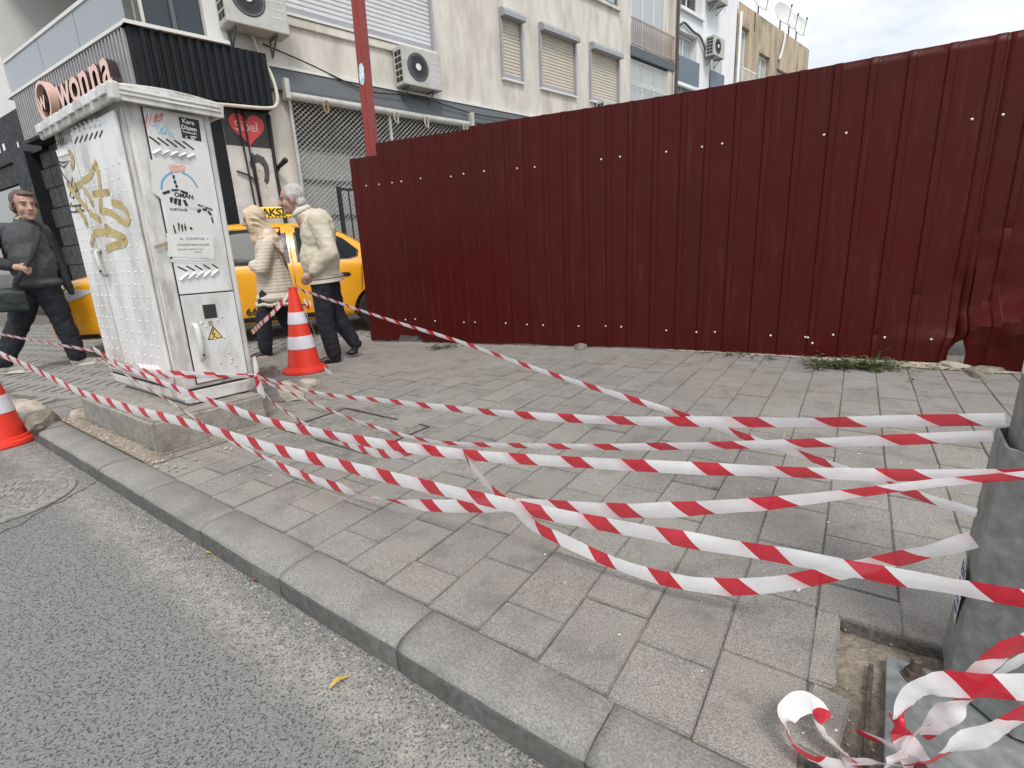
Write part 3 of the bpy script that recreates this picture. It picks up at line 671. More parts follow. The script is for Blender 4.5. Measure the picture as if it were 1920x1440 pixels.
body = MB(); body.box(0.006, CW, 0.006, CL, FP, CH); body.build('body', M_CABD, cab, bevel=0.012)
pl = MB(); pl.prism([(0.02, 0.0), (CW-0.02, 0.0), (CW, 0.03), (CW, FP-0.012), (0, FP-0.012), (0, 0.03)], 1, 0.0, CL); pl.build('plinth', M_CABD, cab, bevel=0.006)
MB().box(0.012, CW-0.01, 0.012, CL-0.01, FP-0.014, FP+0.002).build('plinth_gap', M_SLOT, cab)
chip = MB(); chip.prism([(0.0, 0.012), (0.07, 0.0), (0.09, 0.02), (0.05, 0.045), (0.0, 0.04)], 1, -0.004, 0.02); chip.build('broken_corner', M_CABD, cab, bevel=0.004)
# roof: crowned sheet with ribs on the eaves
rf = MB(); OV = 0.055; n = 9
prof = []
for i in range(n+1):
    t = i/n; prof.append((-OV+(CW+2*OV)*t, CH+0.032+0.02*math.sin(PI*t)))
poly = [(-OV, CH-0.045), (-OV-0.012, CH+0.03)]+prof[1:-1]+[(CW+OV+0.012, CH+0.03), (CW+OV, CH-0.045), (CW+OV-0.02, CH-0.045), (CW+OV-0.02, CH+0.0), (-OV+0.02, CH+0.0), (-OV+0.02, CH-0.045)]
rf.prism(poly, 1, -OV, CL+OV); roof = rf.build('roof', M_CABD, cab, bevel=0.006)
gb = MB(); gb.box(-OV-0.001, CW+OV+0.001, -OV-0.004, -OV+0.006, CH-0.05, CH+0.032); gb.build('end_fascia', M_CABD, roof, bevel=0.008)
for x0, dz in ((0.0, 0.0), (1.0, 0.0)): pass
for k in range(3):
    sl = MB(); sl.box(-OV+0.02+0.0, CW+OV-0.02, -OV-0.012, -OV-0.003, CH+0.012-0.022*k-0.012, CH+0.012-0.022*k); sl.build('fascia_lip', M_CAB, roof, bevel=0.003) if k < 2 else None
for k in range(10):
    y = -OV+0.13+(CL+OV*2-0.19)*k/9
    r = MB(); r.prism([(-OV-0.02, CH-0.012), (-OV-0.024, CH+0.036), (0.03, CH+0.062), (0.03, CH+0.02)], 1, y-0.05, y+0.04); r.build('eave_rib', M_CAB, roof, bevel=0.004)
cc = MB(); cc.box(-OV-0.02, -OV+0.03, -OV-0.012, -OV+0.05, CH-0.052, CH+0.04); cc.build('corner_cap', M_CABD, roof, bevel=0.012)
# what the doors show, measured on the faces
F = lambda x, y: CF.hit(0, 0.0, x, y)            # front (long) face: gives (0, y, z)
G = lambda x, y: CF.hit(1, 0.0, x, y)            # end face: gives (x, 0, z)
z4 = lambda x, y: (40+x*.25, 140+y*.25); c5 = lambda x, y: (40+x*.2639, 480+y*.2639); c8 = lambda x, y: (230+x*.2361, 180+y*.2361)
ysplit = (F(*z4(330, 330)).y+F(*c5(740, 930)).y)/2; yr = (F(*z4(735, 240)).y+F(*c5(1080, 860)).y)/2
YS, YR = ysplit, max(0.09, min(0.2, yr))
d = MB(); d.box(-0.022, 0.004, YR, YS-0.004, FP+0.03, CH-0.06); dr = d.build('door', M_CAB, cab, bevel=0.014); dr['label'] = 'raised white right-hand door with gold graffiti'
d = MB(); d.box(-0.010, 0.004, YS+0.003, CL-0.03, FP+0.03, CH-0.11); dl = d.build('door', M_CAB, cab, bevel=0.006)
MB().box(-0.0225, -0.0215, YS-0.004-0.012, YS-0.004-0.009, FP+0.05, CH-0.08).build('door_edge', M_SLOT, dr)
# end panel: upper and lower doors divided by dark gaps
xg0, xg1 = 0.085, CW-0.045
zdiv = G(*c5(1300, 262)).z; ztop = CH-0.05; zbot = FP+0.03
d = MB(); d.box(xg0, xg1, -0.006, 0.004, zdiv+0.004, ztop); du = d.build('end_panel', M_CAB, cab, bevel=0.003)
d = MB(); d.box(xg0, xg1, -0.006, 0.004, zbot, zdiv-0.004); dlw = d.build('end_panel', M_CAB, cab, bevel=0.003)
gp = MB()
for a in ((xg0-0.007, xg0, zbot, ztop), (xg1, xg1+0.005, zbot, ztop), (xg0, xg1, zdiv-0.004, zdiv+0.004), (xg0-0.007, xg1+0.005, zbot-0.006, zbot)): gp.box(a[0], a[1], 0.001, 0.0052, a[2], a[3])
gp.build('panel_gaps', M_SLOT, cab)
for x in (xg1-0.06, xg1-0.13): MB().box(x, x+0.0015, -0.0075, -0.0055, zbot+0.02, zdiv-0.05).build('fold_line', M_CABD, dlw)
for y in (0.03, 0.055, 0.09): MB().box(-0.001, 0.008, y, y+0.004, FP+0.02, CH-0.05).build('corner_fold', M_CABD, cab)
# louvres
def louvre(face, p0, p1, dark, parent, w=0.011):
    a, b = face(*p0), face(*p1); i = 1 if face is F else 0
    A = Vector((a[i], a.z)); B = Vector((b[i], b.z)); t = (B-A).normalized(); n = Vector((-t.y, t.x))*w/2
    P = [A+n, B+n, B-n, A-n]; off = -0.022 if parent is dr else -0.010 if parent is dl else -0.006
    m = MB()
    if dark:
        vs = [(off-0.0015, q.x, q.y) if face is F else (q.x, off-0.0015, q.y) for q in P]; m.add(vs, [(0, 1, 2, 3)])
        return m.build('louvre_slot', M_SLOT, parent, fix=False)
    h = 0.012
    vs = [(off, q.x, q.y) if face is F else (q.x, off, q.y) for q in P]
    top = [P[0], P[1]]; vs += [(off-h, q.x, q.y) if face is F else (q.x, off-h, q.y) for q in (P[0]*0.35+P[3]*0.65, P[1]*0.35+P[2]*0.65)]
    m.add(vs, [(0, 1, 5, 4), (3, 2, 5, 4), (0, 4, 3), (1, 2, 5)]); return m.build('louvre', M_CAB, parent)
for k in range(6):
    louvre(F, z4(360+45*k, 385-9*k), z4(402+47*k, 428-10*k), False, dr, 0.02); louvre(F, z4(398+44*k, 515-9*k), z4(428+44*k, 462-9*k), True, dr, 0.012)
for k in range(4):
    louvre(F, z4(203+22*k, 528-5*k), z4(219+22*k, 480-5*k), True, dl, 0.014); louvre(F, z4(222+24*k, 565-5*k), z4(240+24*k, 612-6*k), False, dl, 0.02)
for k in range(5):
    louvre(F, c5(840+34*k, 770+2*k), c5(870+34*k, 812+2*k), False, dr, 0.012)
for k in range(5):
    louvre(G, z4(985+64*k, 460+8*k), z4(1068+64*k, 520+8*k), True, du, 0.009); louvre(G, z4(1008+65*k, 590+6*k), z4(1070+64*k, 556+8*k), False, du, 0.014)
    louvre(G, c5(1122+62*k, 72-5*k), c5(1190+56*k, 105-6*k), True, du, 0.008); louvre(G, c5(1138+55*k, 168-8*k), c5(1195+54*k, 120-7*k), False, du, 0.014)
# punched dimples over both doors and the lower end panel
rv = MB()
def dim(x, y, z, ax):
    r = 0.0085; b = [(r*math.cos(2*PI*k/6), r*math.sin(2*PI*k/6)) for k in range(6)]
    if ax == 0: rv.add([(x, y+p, z+q) for p, q in b]+[(x-0.008, y, z)], [(k, (k+1) % 6, 6) for k in range(6)])
    else: rv.add([(x+p, y, z+q) for p, q in b]+[(x, y-0.008, z)], [(k, (k+1) % 6, 6) for k in range(6)])
row = 0; z = FP+0.12
while z < CH-0.32:
    for i in range(9):
        y = YR+0.06+(i+(row % 2)*0.5)*0.105
        if y < YS-0.05: dim(-0.0221, y, z, 0)
        y = YS+0.06+(i+(row % 2)*0.5)*0.085
        if y < CL-0.06 and z < CH-0.55: dim(-0.0101, y, z, 0)
    row += 1; z += 0.075
for k in range(14): dim(random.uniform(xg0+0.06, xg1-0.03), -0.0061, random.uniform(zbot+0.05, zdiv-0.15), 1)
o = rv.build('dimples', M_CAB, cab); o['kind'] = 'stuff'
# handles
def bar_handle(face, top, bot, off, parent, mat, w=0.024):
    a, b = face(*top), face(*bot); i = 1 if face is F else 0
    m = MB(); P0, P1 = (a[i], a.z), (b[i], b.z)
    g = (lambda s, zz, dd: (off-dd, s, zz)) if face is F else (lambda s, zz, dd: (s, off-dd, zz))
    m.tube([g(P0[0], P0[1]+0.02, 0.0), g(P0[0], P0[1]+0.015, 0.02), g(P0[0], P0[1], 0.03), g((P0[0]+P1[0])/2, (P0[1]+P1[1])/2, 0.035), g(P1[0], P1[1], 0.03), g(P1[0], P1[1]-0.012, 0.012)], [w*.5, w*.55, w*.6, w*.62, w*.55, w*.4], 10)
    h = m.build('handle', mat, parent, smooth=True)
    MB().ball(g(P1[0], P1[1]+0.02, 0.045), 0.008, 8, 6).build('keyhole', M_SLOT, h, smooth=True); return h
M_HAND = pm('handle_grey', (0.5, 0.5, 0.48), 0.45, 0.2, dirt=(0.2, 0.19, 0.17), damt=0.6)
bar_handle(F, z4(590, 1340), c5(620, 130), -0.022, dr, M_HAND, 0.03)
lt = MB(); p = F(*z4(560, 1330)); lt.box(-0.05, -0.02, p.y-0.05, p.y+0.045, p.z-0.012, p.z+0.016); lt.build('latch', M_HAND, dr, bevel=0.006)
bar_handle(G, c5(1240, 510), c5(1280, 720), -0.006, dlw, M_CAB, 0.03)
a, b = G(*c5(1295, 345)), G(*c5(1405, 432)); MB().box(a.x, b.x, -0.0085, -0.0055, b.z, a.z).build('meter_window', M_SLOT, dlw, bevel=0.001)
a, b = G(*c5(1335, 458)), G(*c5(1372, 490)); MB().box(a.x, b.x, -0.0075, -0.0055, b.z, a.z).build('small_plate', M_TAPEB, dlw)
def flat(name, face, pts, mat, parent, off, z=None):
    i = 1 if face is F else 0; m = MB(); P = [face(*q) for q in pts]
    vs = [(off, p.y, p.z) if i else (p.x, off, p.z) for p in P]; m.add(vs, [tuple(range(len(vs)))]); return m.build(name, mat, parent, fix=False)
def stroke(name, face, pts, wpx, mat, parent, off, sm=True):
    i = 1 if face is F else 0; P = [face(*q) for q in pts]; P = [Vector((p[i], p.z)) for p in P]
    if sm and len(P) > 2: P = smooth_pts(P, 5)
    vs, fs = ribbon_poly(P, wpx)
    m = MB(); m.add([(off, v.x, v.y) if i else (v.x, off, v.y) for v in vs], fs)
    for e in (P[0], P[-1]):
        n = 10; r = wpx/2; c = len(m.v); m.v += [(off, e.x+r*math.cos(2*PI*k/n), e.y+r*math.sin(2*PI*k/n)) if i else (e.x+r*math.cos(2*PI*k/n), off, e.y+r*math.sin(2*PI*k/n)) for k in range(n)]; m.f.append(tuple(range(c, c+n)))
    return m.build(name, mat, parent, fix=False)
wt = [c5(1368, 490), c5(1445, 575), c5(1330, 597)]
flat('warning_sign', G, wt, M_INK, dlw, -0.0068)
ctr = (sum(q[0] for q in wt)/3, sum(q[1] for q in wt)/3)
ws = flat('warning_field', G, [(ctr[0]+(q[0]-ctr[0])*0.80, ctr[1]+(q[1]-ctr[1])*0.80) for q in wt], M_YEL, dlw, -0.0074)
flat('lightning_bolt', G, [c5(1378, 512), c5(1368, 548), c5(1384, 545), c5(1378, 578), c5(1390, 565), c5(1396, 568), c5(1380, 585), c5(1368, 572), c5(1374, 570), c5(1376, 553), c5(1360, 556), c5(1370, 512)], M_INK, dlw, -0.008)
# graffiti: gold spray over both doors
GW = 0.042
gold = [[(575, 660), (590, 720), (602, 800), (605, 900), (600, 1010)], [(562, 690), (520, 760), (450, 800), (400, 825), (345, 850)], [(545, 893), (610, 888), (675, 880)],
        [(440, 850), (490, 890), (530, 970)], [(300, 820), (340, 870), (420, 960), (500, 1030), (590, 1090)], [(600, 1020), (690, 1035), (780, 1095), (838, 1105), (838, 1050), (790, 985), (710, 960)],
        [(488, 1275), (515, 1205), (600, 1180), (700, 1190), (800, 1225), (790, 1262), (700, 1285), (640, 1310)], [(640, 1140), (720, 1200), (770, 1240)], [(330, 580), (358, 625), (345, 690)], [(390, 1010), (425, 1060), (455, 1125)]]
for k, g in enumerate(gold):
    for par, side, off in ((dr, 0, -0.0238), (dl, 1, -0.0118)):      # each door carries its own share of the paint
        pts = [z4(*q) for q in g]; P = smooth_pts([Vector((F(*q).y, F(*q).z)) for q in pts], 6)
        run = [q for q in P if (q.x < YS-0.02) == (side == 0)]
        if side == 1: run = [q for q in run if q.x > YS+0.012 and q.x < CL-0.04]
        if len(run) < 3: continue
        vs, fs = ribbon_poly(run, GW*(0.9+0.25*random.random())); m = MB(); oo = off-0.0002*k; m.add([(oo, v.x, v.y) for v in vs], fs)
        for e in (run[0], run[-1]):
            if abs(e.x-YS) < 0.03: continue
            c = len(m.v); m.v += [(oo, e.x+GW*.48*math.cos(2*PI*q/12), e.y+GW*.48*math.sin(2*PI*q/12)) for q in range(12)]; m.f.append(tuple(range(c, c+12)))
        m.build('gold_graffiti', M_GOLD, par, fix=False)
blk = [[(215, 640), (260, 655), (330, 640), (270, 690), (225, 660)], [(225, 665), (260, 740), (300, 790), (320, 805)], [(228, 680), (260, 850), (300, 1030), (325, 960)], [(345, 770), (315, 910), (345, 925), (385, 850), (360, 800), (400, 900)], [(300, 1020), (340, 1030), (435, 1015)], [(330, 985), (425, 975)], [(360, 980), (370, 1030)], [(400, 970), (412, 1025)]]
for g in blk: stroke('marker_scrawl', F, [z4(*q) for q in g], 0.011, M_SPRAYK, dl, -0.0125, False)
# end panel: red and blue tags, stickers, torn bills
for g in ([(958, 372), (975, 290), (990, 365), (1005, 295), (1022, 360), (1035, 300)], [(1035, 352), (1050, 285), (1072, 300), (1050, 320), (1075, 335), (1048, 345)], [(1080, 330), (1078, 280), (1100, 290), (1085, 305)]):
    stroke('red_tag', G, [z4(*q) for q in g], 0.006, M_SPRAYR, du, -0.0068, False)
for g in ([(1012, 380), (1060, 370), (1045, 400), (1060, 445), (1080, 400)], [(1080, 440), (1090, 395), (1110, 375), (1125, 400), (1095, 440)], [(1110, 440), (1130, 400), (1140, 455)], [(1140, 430), (1165, 435), (1145, 460), (1172, 462)]):
    stroke('blue_tag', G, [z4(*q) for q in g], 0.006, M_SPRAYB, du, -0.0068, False)
sk = [z4(1210, 305), z4(1365, 330), z4(1385, 492), z4(1238, 466)]
flat('black_sticker', G, sk, M_INK, du, -0.0068)
def tG(name, txt, px, size, mat, par, off=-0.0078, bold=0.0, tilt=0.0, sp=1.0):
    p = G(*px); return text(name, txt, size, mat, par, basis((p.x, off, p.z), (1, 0, tilt), (-tilt, 0, 1)), bold=bold, spacing=sp)
sa, sb_, sc_ = G(*sk[0]), G(*sk[1]), G(*sk[3]); sw = sb_.x-sa.x
M_WHITE = pm('print_white', (0.8, 0.8, 0.78), 0.6, var=0.03)
tG('sticker_text', 'Kara', z4(1238, 352), sw*0.31, M_WHITE, du, bold=0.0008, tilt=-0.05); tG('sticker_text', 'Düzen', z4(1232, 396), sw*0.285, M_WHITE, du, bold=0.0008, tilt=-0.05)
tG('sticker_text', 'Yenilecek!', z4(1238, 424), sw*0.17, M_WHITE, du, bold=0.0002, tilt=-0.05); tG('sticker_text', 'C', z4(1262, 468), sw*0.17, M_WHITE, du, bold=0.0004, tilt=-0.05)
for k in range(3): flat('sticker_line', G, [z4(1300, 450+10*k), z4(1345-8*k, 456+10*k), z4(1345-8*k, 461+10*k), z4(1300, 455+10*k)], M_WHITE, du, -0.0078)
# torn posters
M_BILL = pm('old_bill', (0.70, 0.70, 0.69), 0.8, var=0.06, scale=9, dirt=(0.5, 0.46, 0.41), dscale=9, damt=0.6)
def torn(pts, off, mat=M_BILL, name='torn_poster', jit=3.0):
    out = []
    for i in range(len(pts)):
        a, b = Vector(pts[i]), Vector(pts[(i+1) % len(pts)])
        for k in range(6): q = a.lerp(b, k/6); out.append((q.x+random.uniform(-jit, jit)*.4, q.y+random.uniform(-jit, jit)*.4))
    return flat(name, G, out, mat, du, off)
torn([c8(235, 500), c8(700, 560), c8(740, 880), c8(390, 880), c8(260, 760)], -0.0066)
torn([c8(370, 860), c8(740, 930), c8(760, 1120), c8(380, 1090)], -0.0072)
torn([c8(365, 1090), c8(745, 1100), c8(750, 1290), c8(370, 1270)], -0.0078, M_PAPER)
stroke('poster_arc', G, [c8(*q) for q in ((330, 735), (335, 680), (360, 640), (390, 615), (418, 607))], 0.009, pm('poster_blue', (0.1, 0.36, 0.6), 0.6), du, -0.0082)
stroke('poster_arc', G, [c8(*q) for q in ((505, 607), (545, 622), (585, 660), (618, 712))], 0.008, MATS['poster_blue'], du, -0.0082)
for g in ([(418, 625), (436, 622), (440, 650), (424, 655)], [(428, 665), (446, 662), (452, 690), (434, 692)], [(440, 700), (458, 698), (462, 722), (446, 725)],
          [(335, 762), (395, 742), (400, 762), (345, 782)], [(410, 735), (470, 735), (470, 748), (410, 752)], [(480, 738), (545, 760), (540, 778), (482, 756)],
          [(395, 800), (422, 800), (415, 845), (398, 838)], [(428, 806), (456, 808), (450, 858), (428, 850)], [(462, 812), (486, 815), (484, 868), (462, 862)], [(500, 820), (522, 818), (545, 868), (520, 868)],
          [(612, 905), (640, 888), (648, 905), (625, 925)], [(655, 885), (690, 888), (695, 905), (662, 902)], [(705, 900), (735, 930), (722, 945), (698, 915)], [(735, 950), (748, 1000), (735, 1000), (724, 955)],
          [(415, 1020), (425, 1020), (445, 1085), (430, 1085)], [(455, 1000), (470, 1010), (470, 1080), (460, 1060)], [(480, 1020), (495, 1010), (500, 1070), (490, 1075)], [(510, 1000), (525, 1040), (522, 1075), (508, 1040)], [(555, 1030), (575, 1045), (570, 1060), (552, 1050)]):
    flat('poster_print', G, [c8(*q) for q in g], M_INK, du, -0.0086)
tG('poster_print', 'KURTULUŞ', c8(398, 905), 0.018, M_INK, du, -0.0086, 0.0005); tG('poster_print', 'OMAN', c8(432, 792), 0.034, M_INK, du, -0.009, 0.001, -0.1)
tG('poster_print', 'BEKT SEFERI', c8(618, 862), 0.016, M_INK, du, -0.0086, 0.0005, -0.35)
tG('poster_print', 'AL  CUMARTESI  2', c8(470, 1140), 0.020, M_BLUEINK, du, -0.0086, 0, 0.0); tG('poster_print', 'A.TAKSIM SEKER KEL.BAR', c8(450, 1188), 0.016, M_INK, du, -0.0086); tG('poster_print', 'BASVURU KADIKOY 23.00', c8(458, 1222), 0.012, M_INK, du, -0.0086); tG('poster_print', 'KARTAL', c8(590, 1240), 0.012, M_INK, du, -0.0086)
torn([c8(390, 545), c8(520, 540), c8(515, 600), c8(400, 598)], -0.0083, pm('faded_red_print', (0.62, 0.38, 0.34), 0.8, var=0.3, scale=30), 'faded_print')
flat('brown_tape', G, [c8(262, 1190), c8(370, 1152), c8(375, 1185), c8(270, 1215)], M_TAPEB, cab, -0.0092)
torn([c8(395, 1290), c8(720, 1300), c8(700, 1330), c8(400, 1320)], -0.0072, MATS['old_bill'], 'torn_poster', 5)

# ================================================================== STONES
def rock(name, c, r, mat, label, seed, flatb=0.3, cat='stone', angular=True):
    bm = bmesh.new(); bmesh.ops.create_icosphere(bm, subdivisions=3, radius=1)
    for v in bm.verts:
        p = v.co.copy(); k = 1+0.28*noise.noise(p*1.3+Vector((seed, 0, 0)))+0.12*noise.noise(p*3.1+Vector((0, seed, 0)))
        if angular:
            q = p*k; mx = 0.86
            for ax_ in ((1, .2, .1), (-.6, .7, .3), (-.3, -.9, .2), (.2, .3, .95), (-.5, -.1, .85), (.7, -.6, .3)):
                a_ = Vector(ax_).normalized(); d_ = q.dot(a_)-mx*(0.8+0.25*noise.noise(Vector((seed*2, ax_[0]*3, ax_[1]*5))))
                if d_ > 0: q -= a_*d_*0.9
            v.co = q
        else: v.co = p*k
        v.co = Vector((v.co.x*r[0], v.co.y*r[1], max(-flatb*r[2], v.co.z*r[2])))
    me = bpy.data.meshes.new(name); bm.to_mesh(me); bm.free(); o = link(name, me, mat); shade(o, 18)
    o.location = (c[0], c[1], c[2]+flatb*r[2]); o.rotation_euler = (0, 0, seed*1.3); return tag(o, label, cat)
rk = at(520, 697); rock('stone', (rk.x-0.05, rk.y-0.12, 0), (0.16, 0.12, 0.085), M_STONED, 'broken dark stone with a pale top beside the upright traffic cone', 1.0)
rk = at(545, 748); rock('stone', (rk.x, rk.y, 0), (0.12, 0.09, 0.13), M_STONE, 'knobbly buff stone propped by the cabinet corner behind the tapes', 2.2)
rk = at(566, 735); rock('stone', (rk.x+0.02, rk.y+0.1, 0), (0.14, 0.1, 0.08), M_STONE, 'flat buff stone lying between the cabinet and the upright cone', 3.4)
rk = at(486, 770); rock('concrete_lump', (rk.x-0.12, rk.y+0.1, 0), (0.1, 0.1, 0.19), M_CONC, 'rough concrete lump wedged under the right end of the cabinet', 4.1, cat='concrete')
rk = at(152, 786); rock('stone', (rk.x, rk.y+0.02, 0), (0.08, 0.07, 0.075), M_STONE, 'small cream stone at the left end of the concrete base', 5.5)
rk = at(80, 793); rock('stone', (rk.x, rk.y, 0), (0.2, 0.1, 0.075), M_STONED, 'long flat dark stone behind the leftmost traffic cone', 6.4)
rk = at(60, 768); rock('stone', (rk.x-0.1, rk.y, 0), (0.2, 0.13, 0.07), M_STONE, 'flaky pale stone slab lying behind the long dark stone', 7.3)
rk = at(1088, 652); rock('stone', (rk.x, rk.y-0.03, 0), (0.09, 0.07, 0.05), M_STONED, 'grey wedge of stone at the foot of the maroon fence', 8.9)
# drain pipe mouth under the cabinet
pc = at(455, 795); dp_ = MB(); dp_.lathe([(0.085, 0), (0.09, 0.35), (0.075, 0.35), (0.07, 0.0)], 20, ax=1)
po = dp_.build('pipe_stub', M_CONC, M=T(pc.x-0.05, pc.y+0.12, 0.07, 0.5), smooth=30); tag(po, 'short dark concrete pipe stub lying under the cabinet', 'pipe')

# ================================================================== TRAFFIC CONES
M_ORANGE = pm('cone_red', (0.78, 0.045, 0.022), 0.42, var=0.06, scale=3, dirt=(0.45, 0.06, 0.04), dscale=6, damt=0.35)
M_REFL = pm('reflective_white', (0.68, 0.66, 0.72), 0.4, var=0.06, scale=20, dirt=(0.5, 0.48, 0.5), damt=0.3)
def cone_thing(x, y, z, rz, label, lean=(0, 0)):
    t = thing('traffic_cone', label, 'traffic cone', Matrix.Translation((x, y, z)) @ Matrix.Rotation(lean[0], 4, 'X') @ Matrix.Rotation(lean[1], 4, 'Y') @ Matrix.Rotation(rz, 4, 'Z'), 'red and white traffic cones')
    r = lambda h: 0.150-0.118*(h-0.06)/0.73
    MB().lathe([(0.2, 0.0), (0.205, 0.012), (0.2, 0.032), (0.172, 0.04), (0.168, 0.052), (0.155, 0.058)], 8 if False else 32).build('base', M_ORANGE, t, smooth=35)
    MB().lathe([(r(0.058), 0.056), (r(0.25), 0.25)]+[(r(0.25), 0.25), (r(0.78), 0.78), (r(0.795), 0.79), (0.018, 0.795), (0.016, 0.76)], 32).build('body', M_ORANGE, t, smooth=35)
    for h0, h1 in ((0.225, 0.345), (0.455, 0.565)):
        MB().lathe([(r(h0)+0.0012, h0), (r(h0)+0.0032, h0+0.004), (r(h1)+0.0032, h1-0.004), (r(h1)+0.0012, h1)], 32).build('reflective_band', M_REFL, t, smooth=35)
    return t
CA = at(578, 694); cone_thing(CA.x-0.02, CA.y-0.02, 0, 0.3, 'upright red and white traffic cone beside the walking couple')
CB = at(2, 832, ROADZ); cone_thing(CB.x, CB.y, ROADZ, 0.1, 'red and white traffic cone cut by the left edge, standing in the gutter')

# ================================================================== BARRIER TAPE
def mat_tape():
    m, nt, b = nodes('barrier_tape')
    uv = nd(nt, 'UVMap', uv_map='uv'); sx = nd(nt, 'SeparateXYZ'); nt.links.new(uv.outputs['UV'], sx.inputs['Vector'])
    sl = nd(nt, 'Math', operation='MULTIPLY_ADD'); sl.inputs[1].default_value = 0.2; nt.links.new(sx.outputs['Y'], sl.inputs[0]); nt.links.new(sx.outputs['X'], sl.inputs[2])
    fr = nd(nt, 'Math', operation='FRACT'); nt.links.new(sl.outputs[0], fr.inputs[0])
    gt = nd(nt, 'Math', operation='LESS_THAN'); gt.inputs[1].default_value = 0.35; nt.links.new(fr.outputs[0], gt.inputs[0])
    sm = nd(nt, 'MapRange'); sm.inputs['From Min'].default_value = 0.78; sm.inputs['From Max'].default_value = 1.0; sm.inputs['To Max'].default_value = 0.5; nt.links.new(fr.outputs[0], sm.inputs['Value'])
    v = coords(nt, False)
    smn = mul(nt, sm.outputs['Result'], ntex(nt, v, 5, 3, 0.6, 0.4, 0.6))                # ink smeared beside some stripes
    wcol = mixc(nt, ntex(nt, v, 30, 3, 0.6), (0.88, 0.885, 0.89), (0.94, 0.945, 0.95))
    c = mixc(nt, smn, wcol, (0.72, 0.16, 0.22)); rcol = mixc(nt, ntex(nt, v, 18, 3), (0.56, 0.008, 0.03), (0.70, 0.016, 0.045)); c = mixc(nt, gt.outputs[0], c, rcol)
    nt.links.new(c, b.inputs['Base Color']); b.inputs['Roughness'].default_value = 0.22
    mp_ = nd(nt, 'Mapping'); mp_.inputs['Scale'].default_value = (1.2, 7, 1); nt.links.new(uv.outputs['UV'], mp_.inputs['Vector']); bump(nt, b, ntex(nt, mp_.outputs['Vector'], 1.6, 4, 0.6, 0.2, 0.8), 0.2, 0.004)
    tr = nd(nt, 'BsdfTranslucent'); nt.links.new(c, tr.inputs['Color']); mx = nd(nt, 'MixShader'); mx.inputs[0].default_value = 0.25
    tp = nd(nt, 'BsdfTransparent'); m2 = nd(nt, 'MixShader'); m2.inputs[0].default_value = 0.10
    out = nt.nodes['Material Output']; nt.links.new(b.outputs[0], mx.inputs[1]); nt.links.new(tr.outputs[0], mx.inputs[2])
    nt.links.new(mx.outputs[0], m2.inputs[1]); nt.links.new(tp.outputs[0], m2.inputs[2]); nt.links.new(m2.outputs[0], out.inputs['Surface']); return m
M_TAPE = mat_tape()
def tape(name, label, pts, width, twist=0.0, period=0.2, phase=0.0, fold=0.25, seed=0, sub=8, flat_up=False, cat='barrier tape'):
    n0 = len(pts); W = width if isinstance(width, (list, tuple)) else [width]*n0; TW = twist if isinstance(twist, (list, tuple)) else [twist]*n0
    P = smooth_pts(pts, sub); L = 0.0; vs = []; fs = []; uvs = []; cols = 4
    for i, p in enumerate(P):
        f = min(i/sub, n0-1-1e-6); k = int(f); t = f-k
        w = 0.94*(W[k]*(1-t)+W[k+1]*t); tw = TW[k]*(1-t)+TW[k+1]*t
        w *= 1+0.10*noise.noise(Vector((i*0.21, seed, 0))); tw += 0.22*noise.noise(Vector((i*0.13, seed+5, 0)))
        tan = (P[min(i+1, len(P)-1)]-P[max(i-1, 0)]).normalized()
        upv = Vector((0, 0, 1)); side = (upv-tan*upv.dot(tan))
        side = side.normalized() if side.length > 0.15 else (Vector((0.3, 1, 0))-tan*Vector((0.3, 1, 0)).dot(tan)).normalized()
        nor = tan.cross(side).normalized(); c_, s_ = math.cos(tw), math.sin(tw); sd = side*c_+nor*s_; nn = nor*c_-side*s_
        if i: L += (p-P[i-1]).length
        for j in range(cols+1):
            q = j/cols-0.5; cur = fold*w*(0.25-q*q)*(0.6+0.8*noise.noise(Vector((i*0.17, seed+9, 1))))+0.03*w*noise.noise(Vector((i*0.5, j*2.1, seed)))
            vs.append(p+sd*(q*w)+nn*cur); uvs.append((L/0.2+phase, j/cols))
    for i in range(len(P)-1):
        for j in range(cols): a = i*(cols+1)+j; fs.append((a, a+cols+1, a+cols+2, a+1))
    o0 = P[0]; me = bpy.data.meshes.new(name); me.from_pydata([tuple(v-o0) for v in vs], [], fs); ul = me.uv_layers.new(name='uv')
    for lp_ in me.loops: ul.data[lp_.index].uv = uvs[lp_.vertex_index]
    o = link(name, me, M_TAPE); o.location = o0; shade(o); tag(o, label, cat, 'red and white barrier tapes'); return o
VIEWR = Vector((0.698, -0.716, 0))
def PL(px, py, near=0.0):        # on the lamp post, on its side towards the camera
    c = LC - Vector((LC.x, LC.y, 0)).normalized()*(0.10+near); return on_vertical(px, py, c, c+VIEWR)
def deep(px, py, d):
    r = ray(px, py); f = RW @ Vector((0, 0, -1)); return EYE + r*(d/r.dot(f))
def strand(px, A, B): return [on_vertical(x, y, A, B) for x, y in px]
GW_ = lambda px, py, off=-0.02: CF.M @ CF.hit(1, off, px, py)
FW_ = lambda px, py, off=-0.04: CF.M @ CF.hit(0, off, px, py)
CT = Vector((CA.x-0.02, CA.y-0.02, 0.785))
lab = 'barrier tape '
t1 = [(556, 540), (700, 590), (860, 640), (1000, 690), (1150, 738), (1280, 778), (1400, 820), (1500, 852), (1640, 900), (1740, 935), (1832, 962)]
tape('barrier_tape', lab+'running straight down from the upright cone to the lamp post', strand(t1, CT, PL(1832, 962)), [.024]*4+[.026]*7, 0.25, 0.22, 0.1, 0.5, 1)
t2 = [(480, 705), (540, 722), (600, 738), (735, 753), (870, 768), (1000, 780), (1150, 788), (1260, 790), (1500, 792), (1700, 789), (1885, 786)]
A2, B2 = GW_(480, 705), PL(1885, 786)
